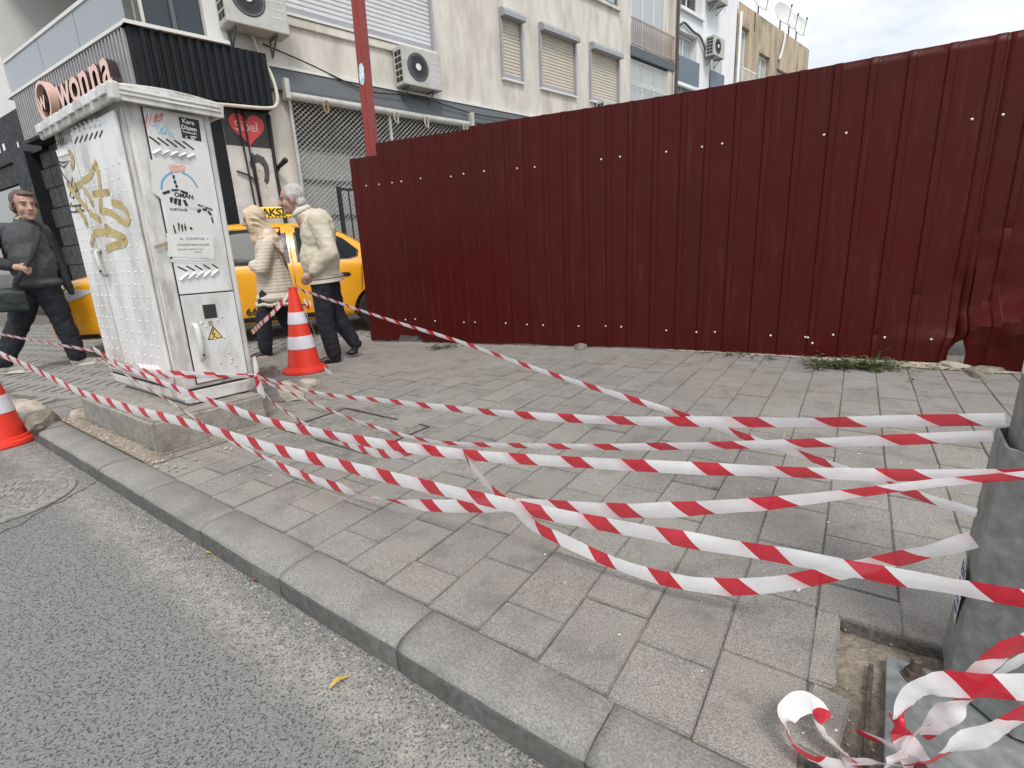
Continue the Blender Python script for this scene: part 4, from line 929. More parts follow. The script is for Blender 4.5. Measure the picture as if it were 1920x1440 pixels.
tape('barrier_tape', lab+'that is uppermost of those from the cabinet to the lamp post', strand(t2, A2, B2), [.03, .03, .026, .03, .034, .036, .036, .036, .034, .033, .033], 0.3, 0.21, 0.3, 0.5, 2)
t3 = [(482, 710), (540, 735), (620, 770), (700, 800), (780, 822), (860, 832), (1000, 836), (1150, 838), (1300, 836), (1480, 832), (1650, 826), (1862, 817)]
tape('barrier_tape', lab+'second from the top of those from the cabinet to the lamp post', strand(t3, GW_(482, 708), PL(1862, 817)), [.03, .028, .025, .025, .025, .022, .026, .028, .029, .03, .03, .032], 0.3, 0.2, 0.5, 0.5, 3)
t4 = [(215, 680), (290, 712), (360, 740), (430, 765), (500, 790), (600, 812), (700, 830), (860, 851), (1000, 862), (1260, 876), (1450, 884), (1640, 890), (1800, 891), (1925, 889)]
A4, B4 = FW_(215, 680, -0.08), PL(1925, 889, 0.05)
tape('barrier_tape', lab+'wide and nearly level, from the cabinet front across the lamp post', strand(t4, A4, B4), [.035, .045, .05, .052, .052, .052, .052, .048, .044, .04, .036, .032, .03, .026], 0.15, 0.2, 0.0, 0.45, 4)
t5 = [(-30, 650), (75, 698), (150, 735), (250, 768), (350, 793), (500, 838), (620, 867), (760, 902), (1000, 957), (1160, 988), (1300, 1014), (1480, 1044), (1650, 1076), (1790, 1100), (1960, 1130)]
tape('barrier_tape', lab+'widest and nearest, crossing the whole view in front of the lamp post', strand(t5, deep(-30, 650, 4.0), deep(1960, 1130, 0.92)), [.058]*8+[.052, .05, .048, .046, .045, .043, .042], 0.12, 0.21, 0.35, 0.4, 5)
t6 = [(232, 700), (290, 735), (345, 770), (400, 808), (435, 828), (480, 850), (530, 876), (590, 900), (640, 915), (700, 932), (790, 947), (900, 948), (960, 946), (1050, 948), (1150, 957), (1250, 956), (1350, 950), (1450, 943), (1600, 925), (1760, 905), (1925, 891)]
tape('barrier_tape', lab+'that sags below the widest tape, knotted thin at the cabinet', strand(t6, FW_(232, 700, -0.06), PL(1925, 891, 0.1)), [.02, .02, .02, .022, .03, .028, .05, .058, .06, .022, .055, .062, .05, .04, .05, .05, .045, .036, .024, .02, .02], [0.2]*9+[1.2, 0.1]+[0.1]*10, 0.2, 0.2, 0.35, 6)
A7 = on_vertical(866, 848, A4, B4)
t7 = [(868, 845), (885, 875), (920, 915), (960, 950), (1000, 985), (1060, 1015), (1150, 1055), (1250, 1086), (1350, 1100), (1450, 1096), (1560, 1076), (1650, 1055), (1740, 1035), (1826, 1012)]
P7 = strand(t7, A7, PL(1826, 1012))
tape('barrier_tape', lab+'drooping lowest towards the pavers before rising to the lamp post', P7, [.03, .055, .05, .045, .05, .05, .05, .052, .055, .055, .052, .05, .05, .048], [0.6, 0.5, 0.4, 0.2, 0.1, 0, 0, 0, 0, 0.1, 0.2, 0.3, 0.3, 0.2], 0.19, 0.0, 0.25, 7)
t8 = [(482, 712), (505, 748), (545, 778), (590, 805), (650, 832), (700, 848), (745, 851), (800, 840), (862, 846)]
tape('barrier_tape', lab+'short, sagging from the cabinet corner under the wide level tape', strand(t8, GW_(482, 712), A7), [.05, .03, .03, .032, .04, .046, .045, .03, .02], 0.2, 0.19, 0.6, 0.3, 8)
t9 = [(-30, 620), (60, 638), (130, 650), (178, 658)]
tape('barrier_tape', lab+'thin, leading left from the cabinet past the walking man', strand(t9, deep(-30, 620, 4.9), FW_(178, 658, -0.02)), .034, 0.5, 0.26, 0.1, 0.4, 9)
P10 = [FW_(176, 655), FW_(205, 672), FW_(238, 690), FW_(290, 697), FW_(330, 700), GW_(385, 702, -0.04), GW_(430, 703, -0.03), GW_(482, 704, -0.03)]
tape('barrier_tape', lab+'bound round the foot of the cabinet', P10, [.06, .055, .04, .035, .035, .035, .025, .025], 0.2, 0.2, 0.2, 0.3, 10)
P10 = [FW_(178, 672), FW_(205, 684), FW_(240, 694), FW_(290, 704), FW_(335, 707), GW_(392, 706, -0.045), GW_(476, 706, -0.035)]
tape('barrier_tape', lab+'second loop bound round the foot of the cabinet, just below the first', P10, [.03, .03, .035, .03, .028, .025, .025], 0.4, 0.21, 0.7, 0.3, 11)
P11 = [CT+Vector((0, 0, 0)), deep(530, 566, 4.75), deep(508, 590, 4.4), deep(490, 606, 4.1), GW_(472, 624, 0.03)]
tape('barrier_tape', lab+'short, from the top of the upright cone back to the cabinet', P11, [.03, .035, .035, .035, .03], 0.4, 0.22, 0.0, 0.4, 12)
cd_ = (RW.transposed() @ (CT-EYE)).z*-1
tape('barrier_tape', lab+'loose end hanging down the side of the upright cone', [deep(x, y, cd_-0.05-0.0009*(y-540)) for x, y in ((556, 540), (568, 572), (582, 606), (596, 642), (604, 668), (610, 692), (624, 700))], [.02, .02, .02, .022, .05, .06, .02], 0.2, 0.2, 0.4, 0.3, 13)
tape('barrier_tape', lab+'loose loop hanging behind the top of the upright cone', [deep(x, y, cd_+0.02) for x, y in ((556, 538), (572, 548), (580, 562), (578, 578), (570, 560))], [.02, .025, .03, .03, .02], 0.3, 0.2, 0.8, 0.3, 14)
tape('barrier_tape', lab+'knotted end dangling at the right corner of the cabinet', [GW_(476, 668, -0.03), GW_(480, 690, -0.035), GW_(482, 708, -0.04), GW_(488, 730, -0.05), GW_(493, 748, -0.05)], [.02, .035, .03, .05, .045], 0.3, 0.14, 0.3, 0.3, 15)
# knot on the cone tip
kn = MB().tube([CT+Vector((0.03*math.cos(a), 0.03*math.sin(a), 0.012*math.sin(a*2)-0.01)) for a in [i*0.5 for i in range(14)]], 0.007, 6)
ko = kn.build('tape_knot', MATS['barrier_tape'], smooth=True); tag(ko, 'crumpled knot of barrier tape round the tip of the upright cone', 'barrier tape')
# heap of spare tape at the foot of the lamp post
z8 = lambda x, y: (1400+x*.3055, 1000+y*.3055)
def heap(label, pts, w, tw, ph, sd): tape('tape_coil', label, [at(*z8(x, y), z) for x, y, z in pts], [x*1.12 for x in w], tw, 0.125, ph, 0.3, sd, 8)
heap('crumpled loop of barrier tape lying on the pavers left of the base plate', [(490, 1150, .03), (440, 1080, .05), (370, 1035, .07), (290, 1060, .08), (240, 1130, .07), (255, 1220, .05), (290, 1300, .035), (380, 1370, .03), (520, 1420, .03), (700, 1450, .03)], [.03, .04, .042, .042, .045, .045, .05, .055, .06, .06], [0.9, 1.0, 1.0, 0.9, 0.7, 0.5, 0.7, 1.0, 1.1, 1.1], 0.1, 21)
heap('stiff loop of barrier tape arching over the anchor bolt to the lamp post', [(1060, 1440, .02), (980, 1300, .06), (920, 1190, .11), (960, 1060, .16), (1040, 960, .2), (1180, 925, .22), (1400, 935, .23), (1720, 945, .24)], [.05, .045, .04, .04, .045, .05, .055, .055], [0.6, 0.4, 0.3, 0.2, 0.1, 0, 0, 0], 0.55, 22)
heap('pointed fold of barrier tape slanting up across the lamp post shroud', [(1085, 1250, .06), (1180, 1150, .12), (1290, 1060, .17), (1420, 960, .2), (1560, 840, .22), (1720, 760, .24)], [.015, .035, .05, .055, .06, .06], [0.3, 0.3, 0.2, 0.2, 0.3, 0.3], 0.2, 23)
heap('lowest band of barrier tape rising to the right from the tape heap', [(600, 1400, .03), (760, 1400, .04), (950, 1420, .05), (1120, 1400, .07), (1280, 1300, .1), (1480, 1230, .14), (1620, 1150, .17), (1730, 1090, .19)], [.05, .05, .05, .055, .055, .05, .045, .05], [1.0, 0.9, 0.7, 0.5, 0.2, 0.1, 0.1, 0.1], 0.35, 24)
heap('red fold of barrier tape in front of the base plate', [(700, 1235, .03), (800, 1260, .05), (900, 1310, .05), (985, 1370, .04), (1060, 1420, .03)], [.03, .045, .05, .045, .03], [0.8, 0.7, 0.6, 0.6, 0.6], 0.05, 25)
heap('loose white end of barrier tape crossing the tape heap', [(430, 1150, .04), (480, 1230, .04), (560, 1310, .035), (640, 1380, .03), (740, 1460, .02)], [.04, .05, .05, .05, .04], [0.8]*5, 0.45, 26)

heap('upper band of barrier tape wound across the lamp post, above the tape heap', [(1380, 890, .22), (1480, 800, .26), (1580, 720, .29), (1730, 660, .31)], [.03, .05, .06, .06], [0.3, 0.3, 0.2, 0.2], 0.6, 27)
heap('creased short end of barrier tape at the front of the tape heap', [(820, 1470, .02), (900, 1400, .05), (960, 1330, .08), (1020, 1240, .1), (1100, 1180, .1)], [.05, .05, .045, .04, .03], [0.7, 0.5, 0.3, 0.3, 0.6], 0.15, 28)

# ================================================================== TAXI
from mathutils.bvhtree import BVHTree
M_TAXI = pm('taxi_yellow', (0.80, 0.36, 0.012), 0.28, var=0.04, scale=2, dirt=(0.5, 0.25, 0.03), dscale=3, damt=0.2, coat=0.5)
M_TRIM = pm('black_trim', (0.012, 0.012, 0.013), 0.4); M_TYRE = pm('tyre_rubber', (0.02, 0.02, 0.021), 0.85, bmp=0.3, bscale=60)
M_RIM = pm('wheel_silver', (0.38, 0.39, 0.4), 0.35, 0.7)
def mat_glass(name, tint, rough=0.05, alpha=0.0):
    m, nt, b = nodes(name); b.inputs['Base Color'].default_value = (*tint, 1); b.inputs['Roughness'].default_value = rough
    b.inputs['Specular IOR Level'].default_value = 0.6 if name != 'car_glass' else 0.1
    v = coords(nt); bump(nt, b, ntex(nt, v, 2.5, 2, 0.5, 0.2, 0.8), 0.04, 0.02)
    if alpha: b.inputs['Alpha'].default_value = 1-alpha
    return m
M_CGLASS = mat_glass('car_glass', (0.018, 0.022, 0.024)); M_LAMP = mat_glass('headlamp_glass', (0.55, 0.57, 0.58), 0.12); M_CHROME = pm('chrome', (0.6, 0.6, 0.6), 0.15, 0.95)
TH = Vector((-0.927, -0.375, 0)).normalized(); TL = Vector((-TH.y, TH.x, 0))
TO = Vector((-1.33, 8.33, 0))
TF = Frame(TO, TH*1.08, TL)
taxi = thing('taxi', 'bright yellow saloon taxi with a lit-style roof sign, passing behind the walking couple', 'taxi', TF.M)
taxi['label'] = 'bright yellow saloon taxi with roof sign, passing behind the walking couple'
ST = [(0.00, .68, .34, .62, .60, .68), (0.03, .76, .26, .78, .62, .92), (0.22, .81, .2, .90, .64, 1.0), (0.55, .84, .2, .95, .66, 1.03), (0.68, .845, .2, .955, .65, 1.06), (0.95, .85, .2, .965, .60, 1.29), (1.2, .855, .2, .965, .575, 1.43), (1.55, .86, .2, .96, .58, 1.50),
      (2.05, .865, .2, .95, .585, 1.53), (2.5, .865, .2, .94, .59, 1.51), (2.78, .865, .2, .935, .60, 1.45), (3.05, .86, .2, .93, .63, 1.28), (3.32, .855, .2, .925, .66, 1.06), (3.5, .85, .2, .91, .67, 1.0), (3.85, .835, .2, .89, .66, .97), (4.05, .80, .2, .83, .62, .92), (4.18, .73, .2, .73, .56, .82), (4.26, .6, .22, .6, .48, .68), (4.29, .48, .26, .5, .4, .56)]
tb = MB(); npt = 0
for x, w, zs, bz, wr, rz in ST:
    half = [(w*0.86, zs), (w*0.985, zs+0.07), (w*1.0, zs+(bz-zs)*0.38), (w*1.0, zs+(bz-zs)*0.6), (w*0.985, bz-0.05), (w*0.955, bz)]
    gz = rz-bz
    half += [(w*0.95*(1-.5)+wr*0.5+0.0, bz+gz*0.5), (wr, rz-min(0.06, gz*0.25)), (wr*0.82, rz-min(.012, gz*.1)), (wr*0.4, rz+0.01)]
    ring = half+[(-y, z) for y, z in reversed(half)]
    tb.v += [(x, y, z) for y, z in ring]; npt = len(ring)
for i in range(len(ST)-1):
    for k in range(npt): tb.f.append((i*npt+k, i*npt+(k+1) % npt, (i+1)*npt+(k+1) % npt, (i+1)*npt+k))
tb.f += [tuple(range(npt)), tuple(range((len(ST)-1)*npt+npt-1, (len(ST)-1)*npt-1, -1))]
raw = tb.build('body_raw', M_TAXI); sb = raw.modifiers.new('s', 'SUBSURF'); sb.levels = 2; sb.render_levels = 2
XR, XF, WR = 0.74, 3.37, 0.305
cut = MB()
for xw in (XR, XF):
    for sy in (1, -1): cut.lathe([(0.355, 0.55*sy), (0.355, 1.1*sy)], 32, (xw, 0, WR-0.01), ax=1)
cuto = cut.build('cut', M_TRIM); bo_ = raw.modifiers.new('b', 'BOOLEAN'); bo_.object = cuto; bo_.operation = 'DIFFERENCE'; bo_.solver = 'EXACT'
dg = bpy.context.evaluated_depsgraph_get(); dg.update()
bme = bpy.data.meshes.new_from_object(raw.evaluated_get(dg)); bpy.data.objects.remove(raw); bpy.data.objects.remove(cuto)
bme.name = 'body'; body_o = link('body', bme, [M_TAXI, M_TRIM], taxi); shade(body_o, 32)
TBV = BVHTree.FromPolygons([v.co.copy() for v in bme.vertices], [tuple(p.vertices) for p in bme.polygons])
def dens(pts, k=5): 
    out = []
    for i in range(len(pts)):
        a, b = Vector(pts[i]), Vector(pts[(i+1) % len(pts)])
        for j in range(k): out.append(a.lerp(b, j/k))
    return out
def drape_side(name, poly, mat, parent, off, sy=1, th=0.0, rnd=0.0):
    P = dens(poly, 5) if len(poly) < 20 else [Vector(p) for p in poly]; cx = sum((p for p in P), Vector((0, 0)))/len(P); rings = []
    m = MB(); n = len(P)
    for f in (1.0, 0.66, 0.33):
        for p in P:
            q = cx+(p-cx)*f; h = TBV.ray_cast(Vector((q.x, 3*sy, q.y)), Vector((0, -sy, 0)))[0]; y = (h.y if h else 0.8*sy)+off*sy; m.v.append((q.x, y, q.y))
    h = TBV.ray_cast(Vector((cx.x, 3*sy, cx.y)), Vector((0, -sy, 0)))[0]; m.v.append((cx.x, (h.y if h else .8*sy)+off*sy, cx.y))
    for r in range(2): m.f += [(r*n+i, r*n+(i+1) % n, (r+1)*n+(i+1) % n, (r+1)*n+i) for i in range(n)]
    m.f += [(2*n+i, 2*n+(i+1) % n, 3*n) for i in range(n)]
    o = m.build(name, mat, parent, smooth=True); return o
def drape_front(name, poly, mat, parent, off):
    P = dens(poly, 5); cx = sum((p for p in P), Vector((0, 0)))/len(P); m = MB(); n = len(P)
    for f in (1.0, 0.6, 0.0001):
        for p in P:
            q = cx+(p-cx)*f; h = TBV.ray_cast(Vector((8, q.x, q.y)), Vector((-1, 0, 0)))[0]; m.v.append(((h.x if h else 4)+off, q.x, q.y))
    for r in range(2): m.f += [(r*n+i, r*n+(i+1) % n, (r+1)*n+(i+1) % n, (r+1)*n+i) for i in range(n)]
    return m.build(name, mat, parent, smooth=True)
for sy in (1, -1):
    fw = [(1.82, 1.0), (2.98, 0.985), (3.2, 1.03), (2.92, 1.28), (2.72, 1.40), (1.82, 1.45)]
    rw = [(1.66, 1.005), (1.66, 1.44), (1.55, 1.44), (1.36, 1.40), (1.12, 1.27), (0.97, 1.12), (0.99, 1.04), (1.08, 1.015)]
    for nm, p in (('front_side_window', fw), ('rear_side_window', rw)):
        c = sum((Vector(q) for q in p), Vector((0, 0)))/len(p); big = [tuple(c+(Vector(q)-c)*1.07) for q in p]
        tr = drape_side('window_trim', big, M_TRIM, taxi, 0.003, sy); drape_side(nm, p, M_CGLASS, tr, 0.006, sy)
    drape_side('sill_trim', [(1.0, 0.27), (3.05, 0.27), (3.05, 0.335), (1.0, 0.335)], M_TRIM, taxi, 0.006, sy)
    for px_, z0, z1 in ((1.74, 0.36, 1.44), (3.02, 0.42, 0.97)): drape_side('door_seam', [(px_-0.004, z0), (px_+0.004, z0), (px_+0.004, z1), (px_-0.004, z1)], M_TRIM, taxi, 0.002, sy)
    drape_side('door_seam', [(1.0, 0.38), (1.007, 0.38), (0.96, 0.72), (0.94, 0.98), (0.933, 0.98), (0.952, 0.72)], M_TRIM, taxi, 0.002, sy)
    for hx in (1.08, 1.86):
        drape_side('door_handle', [(hx, 0.80), (hx+0.03, 0.775), (hx+0.13, 0.775), (hx+0.16, 0.80), (hx+0.13, 0.83), (hx+0.03, 0.83)], M_TRIM, taxi, 0.006, sy)
    mr = MB().ball((3.0, sy*0.98, 1.03), (0.075, 0.085, 0.065), 14, 10); mr.capsule((3.0, sy*0.86, 0.98), 0.02, (3.0, sy*0.95, 1.01), 0.02, 8); mr.build('mirror', M_TRIM, taxi, smooth=True)
    for xw in (XR, XF):
        w = thing('wheel', None, None); w.parent = taxi; w.matrix_local = Matrix.Translation((xw, sy*0.76, WR))
        MB().lathe([(0.2, -0.09), (0.28, -0.095), (0.3, -0.08), (WR, -0.04), (WR, 0.04), (0.3, 0.08), (0.28, 0.095), (0.2, 0.09)], 32, ax=1).build('tyre', M_TYRE, w, smooth=40)
        MB().lathe([(0.205, -0.05), (0.2, 0.07*sy), (0.19, 0.075*sy), (0.17, 0.03*sy), (0.06, 0.05*sy), (0.05, 0.075*sy), (0.0, 0.075*sy)], 24, ax=1).build('rim', M_RIM, w, smooth=40)
        for k in range(6): a = 2*PI*k/6; MB().capsule((0.05*math.cos(a), 0.06*sy, 0.05*math.sin(a)), 0.02, (0.18*math.cos(a), 0.065*sy, 0.18*math.sin(a)), 0.014, 8).build('spoke', M_RIM, w, smooth=True)
    drape_front('headlight', [(sy*0.33, 0.70), (sy*0.66, 0.68), (sy*0.74, 0.74), (sy*0.70, 0.80), (sy*0.52, 0.79), (sy*0.36, 0.76)], M_LAMP, taxi, 0.006)
    drape_front('fog_lamp', [(sy*0.42, 0.44), (sy*0.66, 0.47), (sy*0.66, 0.55), (sy*0.45, 0.52)], M_TRIM, taxi, 0.006)
for sy in (1, -1):
    drape_side('headlight', [(3.72, 0.80), (3.95, 0.70), (4.16, 0.66), (4.2, 0.74), (4.08, 0.80), (3.9, 0.83)], M_LAMP, taxi, 0.006, sy); drape_side('bumper_vent', [(3.98, 0.42), (4.2, 0.40), (4.2, 0.50), (4.05, 0.52)], M_TRIM, taxi, 0.006, sy); drape_side('bumper_lip', [(3.78, 0.25), (4.2, 0.26), (4.2, 0.31), (3.8, 0.30)], M_TRIM, taxi, 0.006, sy)
gr = drape_front('grille', [(-0.32, 0.60), (0.32, 0.60), (0.33, 0.74), (-0.33, 0.74)], M_TRIM, taxi, 0.006)
for k in range(3): drape_front('grille_bar', [(-0.31, 0.63+0.04*k), (0.31, 0.63+0.04*k), (0.31, 0.642+0.04*k), (-0.31, 0.642+0.04*k)], M_CHROME, gr, 0.012)
lg = drape_front('lower_intake', [(-0.45, 0.27), (0.45, 0.27), (0.4, 0.39), (-0.4, 0.39)], M_TRIM, taxi, 0.006)
for k in range(2): drape_front('intake_bar', [(-0.42, 0.30+0.045*k), (0.42, 0.30+0.045*k), (0.42, 0.312+0.045*k), (-0.42, 0.312+0.045*k)], M_TYRE, lg, 0.012)
drape_front('number_plate', [(-0.25, 0.45), (0.25, 0.45), (0.25, 0.55), (-0.25, 0.55)], M_WHITE, taxi, 0.012)
ws_ = MB(); 
for yy in (-0.52, -0.26, 0, 0.26, 0.52):
    for t in (0, 0.33, 0.66, 1.0):
        x = 3.27-0.45*t; q = TBV.ray_cast(Vector((x, yy*(1-0.05*t), 3)), Vector((0, 0, -1)))[0]; ws_.v.append((x+0.003, yy*(1-0.05*t), q.z+0.005))
ws_.f = [(i*4+j, (i+1)*4+j, (i+1)*4+j+1, i*4+j+1) for i in range(4) for j in range(3)]; ws_.build('windscreen', M_CGLASS, taxi, smooth=True)
rs_ = MB()
for yy in (-0.5, -0.25, 0, 0.25, 0.5):
    for t in (0, 0.33, 0.66, 1.0):
        x = 0.76+0.42*t; q = TBV.ray_cast(Vector((x, yy*(1-0.05*t), 3)), Vector((0, 0, -1)))[0]; rs_.v.append((x-0.003, yy*(1-0.05*t), q.z+0.005))
rs_.f = [(i*4+j, (i+1)*4+j, (i+1)*4+j+1, i*4+j+1) for i in range(4) for j in range(3)]; rs_.build('rear_window', M_CGLASS, taxi, smooth=True)
M_SIGNY = pm('sign_yellow', (0.85, 0.62, 0.02), 0.4, var=0.03)
sg = MB().box(1.66, 2.10, -0.07, 0.07, 1.60, 1.745).build('roof_sign', M_SIGNY, taxi, bevel=0.012)
for xx in (1.74, 2.02): MB().box(xx-0.02, xx+0.02, -0.05, 0.05, 1.50, 1.602).build('sign_foot', M_TRIM, sg)
for k in range(10): MB().box(1.67+0.042*k, 1.67+0.042*k+0.021, 0.0705, 0.072, 1.575+0.03, 1.618).build('checker', M_TRIM, sg)
text('sign_text', 'TAKSİ', 0.135, M_INK, sg, basis((2.085, 0.0725, 1.628), (-1, 0, 0), (0, 0, 1)), bold=0.004, spacing=0.92)
for s_, xx in (('T', 2.62), ('66', 2.33), ('T', 1.75)):
    h = TBV.ray_cast(Vector((xx-0.05, 3, 0.40)), Vector((0, -1, 0)))[0]; text('door_number', s_, 0.13, M_INK, taxi, basis((xx, h.y+0.012, 0.365), (-1, 0, 0.0), (0, 0.02, 1)), bold=0.003)

# ================================================================== PEOPLE
M_SKIN = pm('skin', (0.43, 0.265, 0.2), 0.5, var=0.1, scale=14, dirt=(0.44, 0.17, 0.12), dscale=9, damt=0.12)
M_HGREY = pm('hair_grey', (0.42, 0.41, 0.40), 0.7, var=0.3, scale=60, stretch=(1, 1, 0.3)); M_HBROWN = pm('hair_brown', (0.10, 0.075, 0.058), 0.6, var=0.35, scale=50)
M_NAVY = pm('navy_trousers', (0.010, 0.011, 0.018), 0.8, var=0.3, scale=9, bmp=0.3, bscale=14, bdist=0.02)
M_BEIGE = pm('beige_jacket', (0.60, 0.55, 0.435), 0.75, var=0.08, scale=5, dirt=(0.48, 0.41, 0.28), dscale=3, damt=0.4, bmp=0.4, bscale=9, bdist=0.03)
M_CREAM = pm('cream_trim', (0.7, 0.66, 0.56), 0.8); M_BROWNTRIM = pm('brown_trim', (0.28, 0.15, 0.1), 0.8); M_SHIRT = pm('white_shirt', (0.74, 0.75, 0.78), 0.8)
M_CHAR = pm('charcoal_jumper', (0.062, 0.065, 0.07), 0.85, var=0.2, scale=12, bmp=0.4, bscale=10, bdist=0.025); M_DJACK = pm('dark_jacket', (0.022, 0.024, 0.028), 0.8, var=0.25, bmp=0.3, bscale=9, bdist=0.03)
M_BAG = pm('dark_green_bag', (0.016, 0.024, 0.022), 0.6, var=0.4, scale=9, bmp=0.3, bscale=12, bdist=0.01)
M_SHOEB = pm('black_shoe', (0.012, 0.012, 0.013), 0.45); M_SHOEG = pm('grey_trainer', (0.34, 0.32, 0.28), 0.7, var=0.2, scale=20, dirt=(0.12, 0.12, 0.12), dscale=8, damt=0.8); M_SOLE = pm('sole_white', (0.6, 0.57, 0.5), 0.7)
M_SCARF = pm('beige_scarf', (0.60, 0.47, 0.33), 0.65, var=0.1, scale=6, dirt=(0.45, 0.35, 0.24), dscale=4, damt=0.35, bmp=0.15, bscale=5, bdist=0.02); M_SCARFP = pm('pink_scarf_end', (0.66, 0.55, 0.49), 0.7, var=0.08)
M_EYE = pm('eye_dark', (0.02, 0.015, 0.013), 0.3)
def mat_knit():
    m, nt, b = nodes('cream_knit'); v = coords(nt, False)
    w = nd(nt, 'TexWave', wave_type='BANDS', bands_direction='Z', wave_profile='SIN'); w.inputs['Scale'].default_value = 9.0; w.inputs['Distortion'].default_value = 3.5; w.inputs['Detail'].default_value = 1.5; w.inputs['Detail Scale'].default_value = 6
    nt.links.new(v, w.inputs['Vector']); c = mixc(nt, w.outputs['Fac'], (0.55, 0.48, 0.395), (0.64, 0.58, 0.49)); nt.links.new(c, b.inputs['Base Color']); b.inputs['Roughness'].default_value = 0.9
    bump(nt, b, w.outputs['Fac'], 0.3, 0.01); return m
M_KNIT = mat_knit()
def head_lumps(mb, c, yaw, pitch=0.0, s=1.0):
    """a head centred at c, facing yaw (radians in the local plane), nose down by pitch"""
    R_ = Matrix.Rotation(yaw, 3, 'Z') @ Matrix.Rotation(pitch, 3, 'Y'); c = Vector(c)
    q = lambda *p: c+R_ @ (Vector(p)*s)
    def el(p, r): mb.ball(q(*p), tuple(x*s for x in r), 14, 10, R_)
    el((-0.012, 0, 0.035), (0.102, 0.078, 0.092)); el((0.028, 0, -0.03), (0.066, 0.064, 0.085)); el((0.05, 0, -0.085), (0.042, 0.045, 0.036)); el((0.078, 0, -0.102), (0.02, 0.024, 0.018))
    mb.capsule(q(0.094, 0, 0.012), 0.010*s, q(0.118, 0, -0.028), 0.0155*s, 10); el((0.105, 0.014, -0.034), (0.012, 0.009, 0.009)); el((0.105, -0.014, -0.034), (0.012, 0.009, 0.009))
    el((0.075, 0, 0.028), (0.024, 0.052, 0.011)); el((0.088, 0, -0.062), (0.012, 0.026, 0.006)); el((0.084, 0, -0.076), (0.012, 0.022, 0.008))
    for sy in (1, -1): el((-0.006, sy*0.08, -0.012), (0.021, 0.012, 0.034)); el((0.055, sy*0.045, -0.035), (0.028, 0.02, 0.03))
    mb.capsule(q(-0.02, 0, -0.07), 0.052*s, q(-0.045, 0, -0.2), 0.06*s, 12); return q, R_
def eyes(q, R_, parent, s=1.0, brow=M_HGREY):
    for sy in (1, -1):
        MB().ball(q(0.088, sy*0.032, 0.008), (0.005*s, 0.011*s, 0.0042*s), 10, 6, R_).build('eye', M_EYE, parent, smooth=True)
        MB().capsule(q(0.094, sy*0.016, 0.032), 0.005*s, q(0.082, sy*0.054, 0.03), 0.0045*s, 6).build('eyebrow', brow, parent, smooth=True)
    MB().capsule(q(0.0985, -0.02, -0.069), 0.0025*s, q(0.0985, 0.02, -0.069), 0.0025*s, 6).build('mouth_line', M_BROWNTRIM, parent)
def hand_lumps(mb, w, d, nrm, s=1.0, curl=0.5):      # palm from the wrist w along d, fingers curling towards -nrm
    w, d, nrm = Vector(w), Vector(d).normalized(), Vector(nrm).normalized(); sd = d.cross(nrm).normalized()
    mb.capsule(w, 0.026*s, w+d*0.05*s, 0.03*s, 10)
    for i, (k, L) in enumerate(((-1.5, 0.062), (-0.5, 0.074), (0.5, 0.07), (1.5, 0.056))):
        a = w+d*0.06*s+sd*k*0.0185*s; b = a+(d*math.cos(curl)-nrm*math.sin(curl))*L*0.5*s; c = b+(d*math.cos(curl*2.2)-nrm*math.sin(curl*2.2))*L*0.5*s
        mb.capsule(a, 0.0098*s, b, 0.0092*s, 8); mb.capsule(b, 0.0092*s, c, 0.008*s, 8)
    a = w+d*0.015*s-sd*0.026*s; b = a+(d*0.7-sd*0.6)*0.035*s; mb.capsule(a, 0.012*s, b, 0.0105*s, 8); mb.capsule(b, 0.0105*s, b+(d*0.9-sd*0.1-nrm*0.3)*0.03*s, 0.009*s, 8)
def shoe(parent, heel, toe, mat, up=(0, 0, 1), s=1.0, sole=None):
    h, t = Vector(heel), Vector(toe); d = (t-h).normalized(); up = Vector(up); up = (up-d*up.dot(d)).normalized(); L = (t-h).length
    m = MB(); m.ball(h+d*0.05*s+up*0.04*s, (0.05*s, 0.04*s, 0.045*s)); m.capsule(h+d*0.05*s+up*0.036*s, 0.037*s, h+d*L*0.62+up*0.032*s, 0.036*s); m.ball(h+d*L*0.76+up*0.026*s, (0.07*s, 0.045*s, 0.028*s), rot=None); m.capsule(h+d*0.06*s+up*0.06*s, 0.04*s, h+d*0.04*s+up*0.10*s, 0.045*s)
    o = fuse('shoe', m, mat, parent, 0.009, 5)
    if sole:
        sm = MB(); sd = d.cross(up); out = []
        for k in range(20):
            a = 2*PI*k/20; x = math.cos(a)*L*0.5+L*0.5; w = 0.043*s*(1.0 if x > L*.5 else 0.86); out.append(h+d*(x*0.98+0.01)+sd*math.sin(a)*w)
        n = len(out); sm.v = [tuple(p-up*0.004) for p in out]+[tuple(p+up*0.024*s) for p in out]; sm.f = [tuple(range(n)), tuple(range(2*n-1, n-1, -1))]+[(i, (i+1) % n, n+(i+1) % n, n+i) for i in range(n)]
        sm.build('sole', sole, o, bevel=0.004)
    return o
def folds(amp, fr, seed):        # cloth creases: soft swells with sharper ridges
    return lambda c: amp*0.8*noise.noise(Vector((c.x*fr*0.7, c.y*fr*0.7, c.z*fr))+Vector((seed, 0, 0)))+amp*1.3*(0.35-abs(noise.noise(Vector((c.x*fr*1.1, c.y*fr*1.1, c.z*fr*1.9))+Vector((0, seed, 0)))))+amp*0.3*noise.noise(c*fr*4+Vector((0, 0, seed)))
def pframe(px, py, z=0):         # axes: x to the right across the sight line, y away, z up
    p = at(px, py, z); a = Vector((p.x, p.y, 0)).normalized(); return Frame((p.x, p.y, z), Vector((a.y, -a.x, 0)), a)
